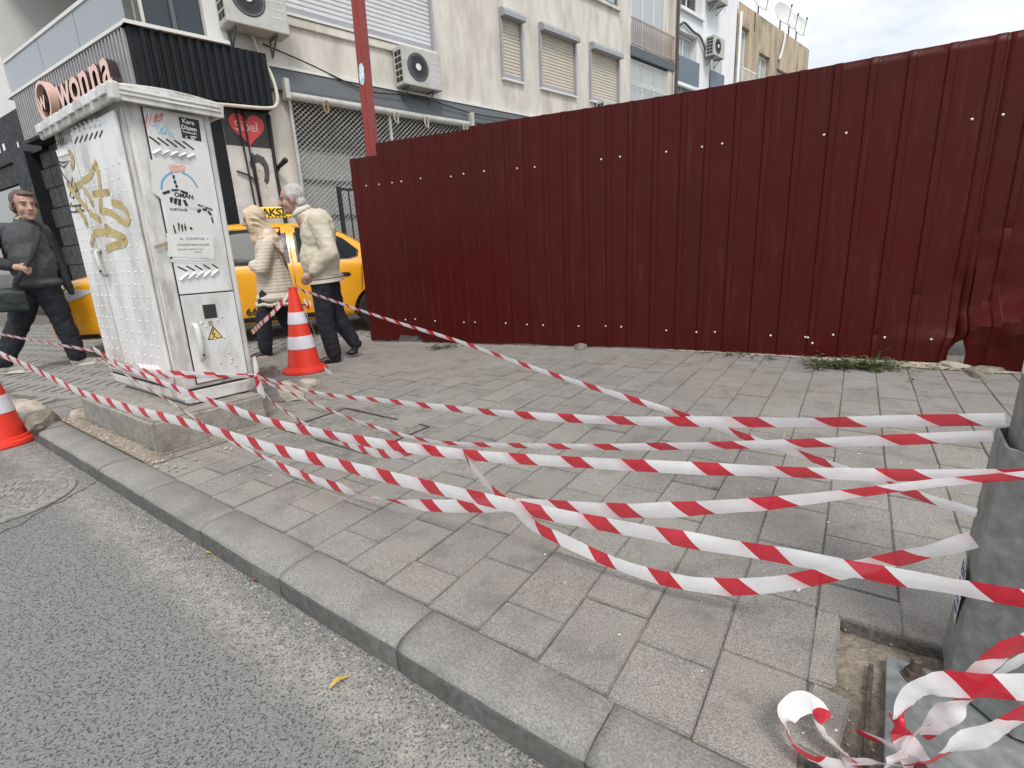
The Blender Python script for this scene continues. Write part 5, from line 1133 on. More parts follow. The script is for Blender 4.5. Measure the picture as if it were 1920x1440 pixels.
# ---- older man in a beige jacket, walking to the left
pf = pframe(630, 676); man = thing('person', 'grey-haired person in a beige jacket and dark trousers walking left behind the cone', 'person', pf.M)
b = MB(); q, R_ = head_lumps(b, (-0.185, 0, 1.585), PI-0.12, 0.12, 1.06)
b.capsule((-0.12, 0, 1.44), 0.07, (0.0, 0, 1.25), 0.13); b.capsule((0.0, 0, 1.25), 0.13, (0.02, 0, 0.95), 0.13)
b.capsule((0.0, -0.08, 0.92), 0.08, (-0.05, -0.09, 0.48), 0.06); b.capsule((-0.05, -0.09, 0.48), 0.055, (-0.02, -0.09, 0.08), 0.04); b.capsule((0.02, 0.08, 0.92), 0.08, (0.07, 0.08, 0.47), 0.06); b.capsule((0.07, 0.08, 0.47), 0.055, (0.2, 0.08, 0.15), 0.04)
for sy in (-1, 1): b.capsule((0.02, sy*0.17, 1.36), 0.055, (0.08, sy*0.24, 1.08), 0.045); b.capsule((0.08, sy*0.24, 1.08), 0.045, (-0.1, sy*0.19, 0.90), 0.034); hand_lumps(b, (-0.105, sy*0.185, 0.895), (-0.75, -sy*0.3, -0.6), (0.1, sy, 0.2), 1.05, 0.3)
bd = fuse('body', b, M_SKIN, man, 0.0085, 3); eyes(q, R_, man, 1.06)
h = MB(); h.ball(q(-0.022, 0, 0.04), (0.106, 0.085, 0.1), 16, 12, R_); h.ball(q(-0.065, 0, -0.04), (0.06, 0.08, 0.06), 16, 10, R_)
for sy in (1, -1): h.ball(q(0.008, sy*0.076, 0.025), (0.034, 0.016, 0.034), 10, 8, R_)
fuse('hair', h, M_HGREY, man, 0.008, 4, disp=lambda c: 0.003*noise.noise(c*40))
j = MB(); j.ball((0.0, 0, 1.24), (0.165, 0.225, 0.24), 20, 14); j.ball((0.03, 0, 1.30), (0.14, 0.2, 0.2), 20, 14); j.ball((-0.015, 0, 1.02), (0.185, 0.225, 0.25), 20, 14); j.capsule((-0.05, 0, 1.40), 0.115, (-0.115, 0, 1.455), 0.088); j.ball((-0.01, 0, 0.86), (0.19, 0.215, 0.09), 20, 10)
for sy in (-1, 1): j.capsule((0.015, sy*0.165, 1.37), 0.095, (0.085, sy*0.25, 1.08), 0.078); j.capsule((0.085, sy*0.25, 1.08), 0.08, (-0.07, sy*0.205, 0.925), 0.058)
fuse('jacket', j, M_BEIGE, man, 0.011, 6, disp=folds(0.0075, 8, 3))
hm = MB()
for k in range(24):
    a = 2*PI*k/24; hm.v += [(-0.008+0.19*math.cos(a), 0.215*math.sin(a), 0.80+0.012*math.cos(a)), (-0.008+0.194*math.cos(a), 0.22*math.sin(a), 0.855+0.012*math.cos(a))]
hm.f = [(2*k, 2*((k+1) % 24), 2*((k+1) % 24)+1, 2*k+1) for k in range(24)]; hb = hm.build('jacket_hem', M_CREAM, man, smooth=True)
hm = MB()
for k in range(24):
    a = 2*PI*k/24; hm.v += [(-0.008+0.196*math.cos(a), 0.222*math.sin(a), 0.836+0.012*math.cos(a)), (-0.008+0.196*math.cos(a), 0.222*math.sin(a), 0.846+0.012*math.cos(a))]
hm.f = [(2*k, 2*((k+1) % 24), 2*((k+1) % 24)+1, 2*k+1) for k in range(24)]; hm.build('hem_stripe', M_BROWNTRIM, hb, smooth=True)
cl = MB().tube([Vector((-0.118+0.078*math.cos(a), 0.078*math.sin(a), 1.475+0.04*math.cos(a))) for a in [2*PI*i/16 for i in range(17)]], 0.017, 8); cl.build('collar', M_BEIGE, man, smooth=True)
sh = MB().tube([Vector((-0.128+0.068*math.cos(a), 0.068*math.sin(a), 1.492+0.04*math.cos(a))) for a in [2*PI*i/16 for i in range(17)]], 0.014, 8); sh.build('shirt_collar', M_SHIRT, man, smooth=True)
tr = MB(); tr.ball((0.0, 0, 0.86), (0.16, 0.18, 0.12), 18, 10)
tr.capsule((-0.02, -0.085, 0.84), 0.115, (-0.05, -0.09, 0.47), 0.088); tr.capsule((-0.05, -0.09, 0.47), 0.088, (-0.01, -0.09, 0.09), 0.075); tr.capsule((0.03, 0.085, 0.84), 0.115, (0.07, 0.08, 0.46), 0.085); tr.capsule((0.07, 0.08, 0.46), 0.085, (0.2, 0.08, 0.17), 0.07)
fuse('trousers', tr, M_NAVY, man, 0.012, 5, disp=folds(0.01, 6, 8))
shoe(man, (0.06, -0.09, 0.0), (-0.2, -0.10, 0.0), M_SHOEB); shoe(man, (0.30, 0.08, 0.15), (0.155, 0.07, 0.0), M_SHOEB, (0.5, 0, 0.8))
# ---- woman in a headscarf and long cream cardigan, walking to the left ahead of him
pf = pframe(528, 664); wo = thing('person', 'person in a beige headscarf and long cream knitted cardigan walking left past the taxi', 'person', pf.M)
b = MB(); q, R_ = head_lumps(b, (-0.05, 0, 1.46), PI-0.05, 0.2, 0.98)
b.capsule((0, 0, 1.28), 0.07, (0.05, 0, 1.05), 0.12); b.capsule((0.05, 0, 1.05), 0.12, (0.03, 0, 0.85), 0.13)
b.capsule((0, -0.07, 0.8), 0.08, (-0.12, -0.07, 0.42), 0.055); b.capsule((-0.12, -0.07, 0.42), 0.05, (-0.15, -0.07, 0.08), 0.038); b.capsule((0.03, 0.07, 0.8), 0.08, (0.08, 0.07, 0.42), 0.055); b.capsule((0.08, 0.07, 0.42), 0.05, (0.22, 0.07, 0.1), 0.038)
for sy in (-1, 1): b.capsule((0.05, sy*0.15, 1.2), 0.05, (-0.05, sy*0.2, 0.95), 0.042); b.capsule((-0.05, sy*0.2, 0.95), 0.04, (-0.10, sy*0.1, 1.0), 0.03); hand_lumps(b, (-0.11, sy*0.09, 1.0), (-0.1, -sy*0.9, 0.2), (-1, 0, 0), 0.85, 0.6)
fuse('body', b, M_SKIN, wo, 0.0085, 3); eyes(q, R_, wo, 0.98, M_HBROWN)
s_ = MB(); s_.ball(q(-0.025, 0, 0.035), (0.108, 0.096, 0.104), 18, 14, R_); s_.ball(q(-0.03, 0, -0.05), (0.09, 0.09, 0.09), 16, 12, R_); s_.capsule(q(-0.035, 0, -0.08), 0.09, (0.04, 0, 1.30), 0.115); s_.ball((0.06, 0, 1.25), (0.125, 0.17, 0.09)); s_.capsule(q(0.05, 0, 0.088), 0.034, q(-0.04, 0, 0.1), 0.05); s_.capsule(q(0.03, 0, -0.125), 0.05, (-0.05, 0, 1.26), 0.06)
for sy in (1, -1):
    for (a0, a1, a2) in (((0.05, 0.05, 0.085), (-0.04, 0.092, 0.06), (-0.11, 0.06, -0.02)), ((0.055, 0.066, 0.03), (-0.03, 0.1, 0.0), (-0.09, 0.075, -0.08)), ((0.05, 0.068, -0.03), (-0.03, 0.098, -0.06), (-0.08, 0.08, -0.14))):
        pts_ = smooth_pts([q(x, y*sy, z) for x, y, z in (a0, a1, a2)], 4); s_.tube(pts_, 0.011, 6)
    s_.capsule(q(0.052, sy*0.05, 0.08), 0.026, q(0.048, sy*0.066, -0.04), 0.026); s_.capsule(q(0.048, sy*0.066, -0.04), 0.026, q(0.05, sy*0.04, -0.115), 0.03)
fuse('headscarf', s_, M_SCARF, wo, 0.009, 2, disp=folds(0.003, 9, 2))
e_ = MB(); e_.capsule((0.06, -0.07, 1.30), 0.065, (0.17, -0.09, 1.12), 0.03); e_.capsule((0.1, -0.02, 1.28), 0.06, (0.17, -0.06, 1.16), 0.04); fuse('scarf_end', e_, M_SCARFP, wo, 0.010, 5, disp=folds(0.006, 12, 4))
k_ = MB(); k_.ball((0.05, 0, 1.14), (0.14, 0.19, 0.19), 20, 14); k_.capsule((0.05, 0, 1.08), 0.155, (0.05, 0, 0.85), 0.178); k_.capsule((0.05, 0, 0.85), 0.175, (0.05, 0, 0.72), 0.195); k_.ball((0.05, 0, 0.64), (0.215, 0.215, 0.085), 20, 12)
for sy in (-1, 1): k_.capsule((0.045, sy*0.15, 1.2), 0.078, (-0.055, sy*0.21, 0.95), 0.074); k_.capsule((-0.055, sy*0.21, 0.95), 0.072, (-0.115, sy*0.08, 0.99), 0.066)
fuse('cardigan', k_, M_KNIT, wo, 0.011, 8, disp=folds(0.004, 6, 6))
sc_ = MB()
for k in range(40):                               # scalloped hem
    a = 2*PI*k/40; sc_.ball((0.05+0.213*math.cos(a), 0.213*math.sin(a), 0.575+0.008*math.sin(k*1.3)), (0.02, 0.02, 0.022), 8, 6)
sc_.build('scalloped_hem', M_KNIT, wo, smooth=True)
bs = MB().tube(smooth_pts([(0.0, -0.16, 1.26), (0.09, -0.2, 1.2), (0.17, -0.16, 1.08), (0.2, -0.06, 0.94)], 5), 0.012, 6); bs.build('bag_strap', M_BROWNTRIM, wo, smooth=True)
tr = MB(); tr.capsule((0.0, -0.07, 0.75), 0.1, (-0.12, -0.07, 0.42), 0.08); tr.capsule((-0.12, -0.07, 0.42), 0.08, (-0.15, -0.07, 0.1), 0.075); tr.capsule((0.03, 0.07, 0.75), 0.1, (0.08, 0.07, 0.42), 0.08); tr.capsule((0.08, 0.07, 0.42), 0.08, (0.21, 0.07, 0.13), 0.07)
fuse('trousers', tr, M_NAVY, wo, 0.012, 5, disp=folds(0.008, 7, 1))
shoe(wo, (-0.08, -0.07, 0.0), (-0.31, -0.07, 0.0), M_SHOEB, s=0.92, sole=pm('pink_sole', (0.6, 0.38, 0.38), 0.7)); shoe(wo, (0.28, 0.07, 0.09), (0.1, 0.07, 0.0), M_SHOEB, (0.3, 0, 0.9), 0.92)
# ---- man at the left edge, walking to the right
pf = pframe(108, 690); lm = thing('person', 'heavy-set person in a charcoal jumper with a shoulder bag walking at the left edge', 'person', pf.M)
YW = -0.75                        # looks half towards the camera, half to the right
b = MB(); q, R_ = head_lumps(b, (0.10, -0.02, 1.71), YW-0.5, 0.08, 1.2)
b.capsule((0.06, 0, 1.55), 0.08, (0.03, 0, 1.3), 0.14); b.capsule((0.03, 0, 1.3), 0.15, (0.03, 0, 1.0), 0.16)
b.capsule((0.06, -0.02, 0.95), 0.1, (0.14, -0.02, 0.5), 0.07); b.capsule((0.14, -0.02, 0.5), 0.06, (0.19, -0.02, 0.1), 0.045); b.capsule((-0.05, 0.05, 0.95), 0.1, (-0.2, 0.06, 0.52), 0.07); b.capsule((-0.2, 0.06, 0.52), 0.06, (-0.41, 0.06, 0.12), 0.045)
b.capsule((-0.16, -0.05, 1.45), 0.06, (-0.3, -0.02, 1.18), 0.05); b.capsule((-0.3, -0.02, 1.18), 0.048, (-0.10, -0.26, 1.10), 0.036); hand_lumps(b, (-0.09, -0.27, 1.10), (0.9, -0.3, -0.35), (0.3, -0.9, 0.3), 1.25, 0.55)
b.capsule((0.18, 0.08, 1.45), 0.06, (0.25, 0.2, 1.18), 0.05); b.capsule((0.25, 0.2, 1.18), 0.048, (0.26, 0.17, 0.95), 0.036); hand_lumps(b, (0.26, 0.17, 0.94), (0.05, -0.1, -1), (0.9, 0.2, 0), 1.1, 0.4)
fuse('body', b, M_SKIN, lm, 0.009, 3); eyes(q, R_, lm, 1.2, M_HBROWN)
h = MB(); h.ball(q(-0.025, 0, 0.05), (0.118, 0.098, 0.102), 18, 12, R_); h.ball(q(-0.065, 0, -0.015), (0.07, 0.096, 0.08), 16, 10, R_); h.ball(q(0.048, 0.012, 0.094), (0.058, 0.074, 0.028), 14, 10, R_); h.capsule(q(0.02, 0.085, 0.02), 0.016, q(0.012, 0.085, -0.02), 0.012); h.capsule(q(0.02, -0.085, 0.02), 0.016, q(0.012, -0.085, -0.02), 0.012)
fuse('hair', h, M_HBROWN, lm, 0.008, 4, disp=lambda c: 0.004*noise.noise(Vector((c.x*50, c.y*50, c.z*15))))
ms = MB().capsule(q(0.102, -0.028, -0.052), 0.005, q(0.102, 0.028, -0.052), 0.005, 8); ms.build('moustache', M_HGREY, lm, smooth=True)
j = MB(); j.ball((0.03, -0.03, 1.34), (0.19, 0.16, 0.22), 20, 14); j.ball((0.05, -0.07, 1.14), (0.19, 0.18, 0.26), 20, 14); j.capsule((0.04, -0.05, 1.25), 0.16, (0.045, -0.05, 1.02), 0.175); j.capsule((-0.14, -0.03, 1.46), 0.085, (0.18, 0.06, 1.46), 0.085); j.ball((0.05, -0.04, 0.93), (0.21, 0.19, 0.07), 18, 10); j.capsule((0.06, 0, 1.5), 0.1, (0.065, 0, 1.55), 0.085)
fuse('jumper', j, M_CHAR, lm, 0.012, 5, disp=folds(0.007, 7, 5))
j = MB(); j.capsule((-0.17, -0.03, 1.46), 0.085, (-0.31, 0.0, 1.18), 0.075); j.capsule((-0.31, 0.0, 1.18), 0.075, (-0.13, -0.235, 1.11), 0.055); j.capsule((0.18, 0.09, 1.46), 0.085, (0.25, 0.21, 1.18), 0.07); j.capsule((0.25, 0.21, 1.18), 0.068, (0.26, 0.18, 0.98), 0.055)
j.ball((0.04, 0.1, 1.2), (0.22, 0.12, 0.34), 18, 12); j.capsule((0.19, 0.0, 1.42), 0.055, (0.27, -0.05, 0.95), 0.04); j.capsule((0.27, -0.05, 0.95), 0.04, (0.29, -0.03, 0.80), 0.03); j.capsule((0.13, -0.02, 1.52), 0.045, (0.19, 0.0, 1.42), 0.055)
fuse('open_jacket', j, M_DJACK, lm, 0.012, 5, disp=folds(0.007, 7, 9))
sp_ = smooth_pts([(0.15, -0.03, 1.53), (0.14, -0.20, 1.40), (0.06, -0.265, 1.22), (-0.05, -0.30, 1.06), (-0.14, -0.27, 0.92)], 6)
stp = MB(); 
for p in sp_: stp.v += [(p.x-0.024, p.y-0.012, p.z+0.006), (p.x+0.024, p.y-0.012, p.z-0.004)]
stp.f = [(2*i, 2*i+2, 2*i+3, 2*i+1) for i in range(len(sp_)-1)]; so_ = stp.build('bag_strap', M_DJACK, lm, smooth=True); so_.modifiers.new('t', 'SOLIDIFY').thickness = 0.006
tr = MB(); tr.ball((0.04, 0, 0.93), (0.2, 0.18, 0.14), 18, 10); tr.capsule((0.09, -0.03, 0.88), 0.13, (0.15, -0.02, 0.5), 0.1); tr.capsule((0.15, -0.02, 0.5), 0.1, (0.19, -0.02, 0.12), 0.085); tr.capsule((-0.05, 0.05, 0.88), 0.13, (-0.2, 0.06, 0.52), 0.1); tr.capsule((-0.2, 0.06, 0.52), 0.1, (-0.4, 0.06, 0.14), 0.08)
fuse('trousers', tr, M_NAVY, lm, 0.012, 5, disp=folds(0.012, 7, 2))
shoe(lm, (0.12, -0.02, 0.0), (0.42, -0.04, 0.0), M_SHOEG, s=1.1, sole=M_SOLE); shoe(lm, (-0.46, 0.06, 0.02), (-0.18, 0.02, 0.0), M_SHOEG, (0, 0, 1), 1.1, sole=M_SOLE)
bg = MB(); bg.ball((-0.20, -0.2, 0.78), (0.13, 0.07, 0.13), 18, 12); bg.box(-0.32, -0.08, -0.26, -0.14, 0.66, 0.86)
bgo = fuse('shoulder_bag', bg, M_BAG, None, 0.014, 6, disp=folds(0.006, 9, 3)); bgo.matrix_world = pf.M.copy(); tag(bgo, 'dark green shoulder bag hanging at the hip of the person at the left edge', 'bag')

# ================================================================== BUILDINGS
BP0 = Vector((-3.77864, 9.25861, 0)); BD_ = Vector((0.71837, 0.69566, 0)); BI = Vector((-0.69566, 0.71837, 0))
BF = Frame(BP0, BD_, BI)         # x along the street front, y into the building
M_STUC = pm('cream_stucco', (0.64, 0.61, 0.55), 0.9, var=0.1, scale=2.2, dirt=(0.40, 0.37, 0.315), dscale=2.0, damt=0.8, stretch=(1.6, 1, 0.45), bmp=0.25, bscale=60, bdist=0.004)
M_WHITEW = pm('white_render', (0.8, 0.82, 0.84), 0.9, var=0.03, scale=2, dirt=(0.5, 0.5, 0.5), dscale=1.4, damt=0.3, stretch=(1.5, 1, 0.4))
M_TAN = pm('tan_render', (0.50, 0.41, 0.29), 0.9, var=0.1, scale=1.5, dirt=(0.13, 0.115, 0.095), dscale=1.6, damt=1.0, stretch=(1.6, 1, 0.35), bmp=0.2, bscale=30, bdist=0.01)
M_GBAND = pm('slate_grey_band', (0.115, 0.125, 0.135), 0.7, var=0.12, scale=3, dirt=(0.06, 0.065, 0.07), damt=0.4)
M_ALU = pm('grey_aluminium', (0.36, 0.365, 0.385), 0.45, 0.2, var=0.06); M_CURT = pm('shutter_beige', (0.58, 0.53, 0.45), 0.6, var=0.05, dirt=(0.34, 0.3, 0.24), damt=0.3); M_CURTG = pm('shutter_grey', (0.62, 0.63, 0.64), 0.5, 0.0, var=0.05)
M_NAVYB = pm('black_cladding', (0.011, 0.013, 0.016), 0.55, var=0.2, scale=4, spec=0.25); M_GLASSD = mat_glass('dark_glazing', (0.035, 0.045, 0.055), 0.08); M_GLASSB = mat_glass('curtained_glass', (0.42, 0.48, 0.5), 0.12); M_GLASSG = mat_glass('balcony_frosted_glass', (0.30, 0.33, 0.35), 0.25)
M_PVC = pm('white_pvc', (0.72, 0.72, 0.70), 0.5, var=0.04, dirt=(0.5, 0.48, 0.44), damt=0.3); M_CREAMP = pm('cream_conduit', (0.58, 0.54, 0.46), 0.6); M_CABLE = pm('cable_black', (0.015, 0.015, 0.016), 0.6)
M_ACW = pm('ac_white', (0.50, 0.50, 0.475), 0.55, var=0.06, dirt=(0.3, 0.28, 0.24), dscale=5, damt=0.5); M_RAILP = pm('railing_pinkish', (0.42, 0.34, 0.30), 0.6)
def wall_holes(x0, x1, z0, z1, holes, y0, y1):
    m = MB(); xs = sorted({x0, x1, *[h[0] for h in holes], *[h[1] for h in holes]}); zs = sorted({z0, z1, *[h[2] for h in holes], *[h[3] for h in holes]})
    xs = [x for x in xs if x0 <= x <= x1]; zs = [z for z in zs if z0 <= z <= z1]
    inh = lambda x, z: any(h[0] < x < h[1] and h[2] < z < h[3] for h in holes)
    for i in range(len(xs)-1):
        for j in range(len(zs)-1):
            cx, cz = (xs[i]+xs[i+1])/2, (zs[j]+zs[j+1])/2
            if inh(cx, cz): continue
            m.add([(xs[i], y0, zs[j]), (xs[i+1], y0, zs[j]), (xs[i+1], y0, zs[j+1]), (xs[i], y0, zs[j+1])], [(0, 1, 2, 3)])
    for a, b_, c, d_ in holes:
        m.add([(a, y0, c), (b_, y0, c), (b_, y0, d_), (a, y0, d_), (a, y1, c), (b_, y1, c), (b_, y1, d_), (a, y1, d_)], [(0, 1, 5, 4), (1, 2, 6, 5), (2, 3, 7, 6), (3, 0, 4, 7)])
    return m
def sub(parent, name):           # a part made of sub-parts
    o = bpy.data.objects.new(name, None); COL.objects.link(o); o.parent = parent; return o
mb_ = thing('apartment_building', 'cream stucco corner building with roller-shuttered windows and ground floor shops', 'building', BF.M)
holes = [(0.47, 3.53, 4.84, 6.7), (5.44, 6.12, 4.74, 6.0), (6.73, 8.12, 4.72, 6.0), (8.72, 10.08, 4.76, 5.98), (8.0, 10.05, 7.22, 8.7), (0.38, 4.26, 0.0, 3.66), (5.6, 9.6, 0.0, 3.5), (-1.46, -0.7, 4.2, 6.4)]
w_ = wall_holes(-1.5, 10.68, 0, 11, holes, 0.0, 0.22); w_.box(-1.499, 13.29, 7.0, 7.2, 0, 11); w_.box(13.09, 13.29, 0.0, 7.0, 0, 11); w_.box(10.68, 10.70, 0.001, 0.6, 0, 11); w_.box(-1.5, 13.29, 0.0, 7.2, 10.99, 11.2)
w_.build('wall', M_STUC, mb_, fix=False)
MB().box(-1.4, 13.0, 0.5, 0.52, 0.0, 10.9).build('inner_wall', M_GBAND, mb_)
# recessed bay at the right with a balcony
MB().box(10.7, 13.09, 0.16, 0.18, 6.4, 11).build('bay_wall', M_STUC, mb_)
MB().box(10.69, 13.2, -0.04, 0.6, 6.21, 6.47).build('balcony_slab', M_GBAND, mb_, bevel=0.01)
MB().box(10.69, 10.74, 0.02, 0.6, 4.0, 6.2).build('bay_pier', M_STUC, mb_); MB().box(12.86, 13.2, 0.0, 0.6, 3.0, 6.2).build('bay_pier', M_STUC, mb_)
rl = sub(mb_, 'balcony_railing'); MB().box(10.7, 13.2, -0.035, -0.005, 7.16, 7.2).build('top_rail', M_RAILP, rl); MB().box(10.7, 13.2, -0.035, -0.005, 6.52, 6.55).build('bottom_rail', M_RAILP, rl)
bar_me = MB().box(-0.012, 0.012, -0.031, -0.009, 6.55, 7.16).mesh('bar'); bar_me.materials.append(M_RAILP)
for k in range(26): o = link('baluster', bar_me, None, rl); o.location = (10.75+2.4*k/25, 0, 0)
def window(parent, x0, x1, z0, z1, y, glass, cols=2, frame=0.05, fm=None, trans=None, dep=0.05):
    wn_ = sub(parent, 'window'); fm = fm or M_PVC; m = MB()
    for a in ((x0, x0+frame, z0, z1), (x1-frame, x1, z0, z1), (x0+frame, x1-frame, z0, z0+frame), (x0+frame, x1-frame, z1-frame, z1)): m.box(a[0], a[1], y-dep, y, a[2], a[3])
    for k in range(1, cols): xx = x0+(x1-x0)*k/cols; m.box(xx-frame*0.45, xx+frame*0.45, y-dep*0.9, y, z0+frame, (trans-frame*.4) if trans else z1-frame)
    if trans: m.box(x0+frame, x1-frame, y-dep*0.9, y, trans-frame*0.4, trans+frame*0.4)
    m.build('window_frame', fm, wn_)
    for k in range(cols):
        a, b_ = x0+(x1-x0)*k/cols+0.01, x0+(x1-x0)*(k+1)/cols-0.01; MB().box(a, b_, y-0.012, y-0.006, z0+0.01, z1-0.01).build('pane', glass, wn_)
    return wn_
window(mb_, 10.85, 12.75, 6.5, 9.6, 0.155, M_GLASSB, 3); bw_ = window(mb_, 10.75, 12.86, 4.2, 6.18, 0.12, M_GLASSB, 3, 0.06, M_PVC, 5.6)
grl = MB()
for k in range(30): xx = 10.8+2.03*k/29; grl.box(xx-0.006, xx+0.006, 0.03, 0.042, 4.2, 6.15)
for zz in (4.9, 5.5): grl.box(10.76, 12.85, 0.028, 0.044, zz, zz+0.03)
grl.build('window_grille', M_PVC, bw_)
def shutter(x0, x1, z0, z1, curt, boxh, prj, pitch=0.068):
    sh_ = sub(mb_, 'roller_shutter'); y = 0.02
    if boxh:
        MB().prism([(0.03, z1-0.02), (-prj, z1-0.02), (-prj, z1+boxh*0.45), (-prj*0.55, z1+boxh), (0.03, z1+boxh)], 0, x0-0.05, x1+0.05).build('shutter_box', M_ALU, sh_, bevel=0.008)
    for xx in (x0-0.055, x1+0.0): MB().box(xx, xx+0.055, -0.06, 0.05, z0-0.02, z1).build('guide_rail', M_ALU, sh_)
    m = MB(); n = int((z1-z0)/pitch); vs = []
    for i in range(n):
        for t, dy in ((0, 0.004), (0.22, -0.012), (0.72, -0.012), (0.96, 0.004)): vs.append((z0+(i+t)*(z1-z0)/n, dy))
    m.v = [(x, y+dy, z) for z, dy in vs for x in (x0, x1)]; m.f = [(2*i, 2*i+1, 2*i+3, 2*i+2) for i in range(len(vs)-1)]
    m.build('shutter_curtain', curt, sh_, fix=False); MB().box(x0, x1, -0.012, 0.03, z0, z0+0.07).build('bottom_bar', M_ALU, sh_)
    MB().box(x0-0.06, x1+0.06, -0.07, 0.05, z0-0.06, z0-0.02).build('sill', M_PVC, sh_, bevel=0.004)
for a in ((5.48, 6.08), (6.78, 8.07), (8.77, 10.03)): shutter(a[0], a[1], 4.78, 5.98, M_CURT, 0.17, 0.2)
shutter(0.5, 3.5, 4.92, 6.65, M_CURTG, 0.0, 0.1, 0.075)
MB().box(0.42, 3.58, -0.05, 0.02, 4.72, 4.85).build('window_ledge', M_STUC, mb_, bevel=0.01)
window(mb_, 8.03, 10.02, 7.25, 8.67, 0.06, M_GLASSB, 3, 0.06, M_GBAND); MB().box(7.95, 10.1, -0.08, 0.05, 7.15, 7.22).build('window_ledge', M_STUC, mb_)
# grey fascia band over the shops and light strip above it
MB().prism([(0.0, 4.04), (-0.05, 4.04), (-0.13, 3.74), (-0.13, 3.70), (0.0, 3.70)], 0, 0.06, 10.6).build('shop_fascia', M_GBAND, mb_); MB().box(0.06, 10.6, -0.07, 0.0, 4.045, 4.085).build('drip_strip', M_PVC, mb_)
# shop front behind the diamond grille
MB().box(0.40, 4.24, 0.24, 0.26, 0.0, 2.95).build('shop_panel', pm('shop_grey_panel', (0.42, 0.44, 0.44), 0.5, var=0.08, scale=2), mb_)
for zz in (0.9, 1.75, 2.35, 2.9): MB().box(0.40, 4.24, 0.2, 0.24, zz, zz+0.05).build('shop_panel_rail', M_GBAND, mb_)
gq = sub(mb_, 'shop_grille'); M_GALV = pm('grille_pale', (0.5, 0.5, 0.47), 0.5, 0.2)
for xx in (0.36, 2.27, 4.22): MB().box(xx, xx+0.045, -0.10, -0.05, 0.0, 3.62).build('grille_post', M_GALV, gq)
MB().lathe([(0.065, 0.33), (0.065, 4.28), ], 14, (0, -0.10, 3.64), ax=0).build('grille_roll', M_GALV, gq, smooth=40)
MB().box(0.28, 0.36, -0.24, -0.02, 3.56, 3.86).build('roll_bracket', M_GALV, gq, bevel=0.01); MB().box(4.24, 4.32, -0.24, -0.02, 3.56, 3.86).build('roll_bracket', M_GALV, gq, bevel=0.01)
gm = MB(); px_, pz_ = 0.092, 0.078; x0_, x1_, z0_, z1_ = 0.41, 4.22, 1.0, 3.60
nr = int((z1_-z0_)/pz_*2); ncol = int((x1_-x0_)/px_)
for r in range(nr+1):
    zc = z0_+r*pz_/2
    for c in range(ncol):
        xa = x0_+(c+(r % 2)*0.5)*px_; xb = xa+px_/2; t = 0.0052
        if xb > x1_: continue
        for dz in (pz_/2, -pz_/2):
            A = Vector((xa, 0, zc)); B = Vector((xb, 0, zc+dz)); n_ = Vector((-(B-A).z, 0, (B-A).x)).normalized()*t
            gm.add([(A.x-n_.x, -0.08, A.z-n_.z), (B.x-n_.x, -0.08, B.z-n_.z), (B.x+n_.x, -0.08, B.z+n_.z), (A.x+n_.x, -0.08, A.z+n_.z), (A.x, -0.088, A.z), (B.x, -0.088, B.z)], [(0, 1, 5, 4), (4, 5, 2, 3)])
o = gm.build('grille_mesh', M_GALV, gq, fix=False); o['kind'] = 'stuff'
# poster column between the two shops
M_POSTD = pm('poster_dark', (0.03, 0.028, 0.028), 0.5); M_HEART = pm('poster_heart', (0.62, 0.06, 0.07), 0.5, var=0.05); M_POSTL = pm('poster_pale', (0.56, 0.54, 0.51), 0.6, var=0.12, scale=4, dirt=(0.3, 0.28, 0.26), dscale=3, damt=0.5)
MB().box(-0.95, 0.02, -0.06, 0.0, 0.0, 3.36).build('shop_front_frame', M_NAVYB, mb_)
ps = MB().box(-0.72, -0.02, -0.075, -0.06, 0.6, 3.32).build('poster_panel', M_POSTL, mb_)
MB().box(-0.72, -0.02, -0.079, -0.076, 2.80, 3.32).build('poster_header', M_POSTD, ps)
hp = []
for k in range(40):
    t = 2*PI*k/40; hp.append((-0.36+0.0165*16*math.sin(t)**3, 3.075+0.0165*(13*math.cos(t)-5*math.cos(2*t)-2*math.cos(3*t)-math.cos(4*t))))
MB().prism(hp, 1, -0.083, -0.080).build('poster_heart', M_HEART, ps)
text('poster_name', 'Sibel', 0.2, pm('poster_name_pink', (0.72, 0.5, 0.48), 0.5), ps, basis((-0.55, -0.0845, 3.03), (1, 0, 0), (0, 0, 1)), spacing=0.95)
# the printed figure: plain, a dark-haired figure in a pale coat
def pp(name, pts, mat, y): MB().add([(x, y, z) for x, z in smooth_pts([(*p,) for p in pts]+[pts[0]], 4)[:-1]] if False else [(x, y, z) for x, z in pts], [tuple(range(len(pts)))]).build(name, mat, ps, fix=False)
oval = lambda cx, cz, rx, rz, n=18: [(cx+rx*math.cos(2*PI*k/n), cz+rz*math.sin(2*PI*k/n)) for k in range(n)]
pp('printed_figure', [(-0.40, 0.6), (-0.08, 0.6), (-0.05, 1.3), (-0.06, 1.8), (-0.10, 2.08), (-0.2, 2.2), (-0.27, 2.24), (-0.36, 2.2), (-0.42, 2.05), (-0.43, 1.6)], pm('print_coat', (0.58, 0.53, 0.47), 0.6, var=0.15, scale=6, dirt=(0.42, 0.36, 0.31), dscale=5, damt=0.6), -0.0775)
pp('printed_figure', [(-0.415, 2.46), (-0.42, 2.56), (-0.37, 2.66), (-0.28, 2.70), (-0.18, 2.66), (-0.125, 2.54), (-0.13, 2.40), (-0.16, 2.28), (-0.22, 2.22), (-0.28, 2.3), (-0.36, 2.38)], pm('print_hair', (0.07, 0.065, 0.062), 0.6, var=0.3, scale=20), -0.0782)
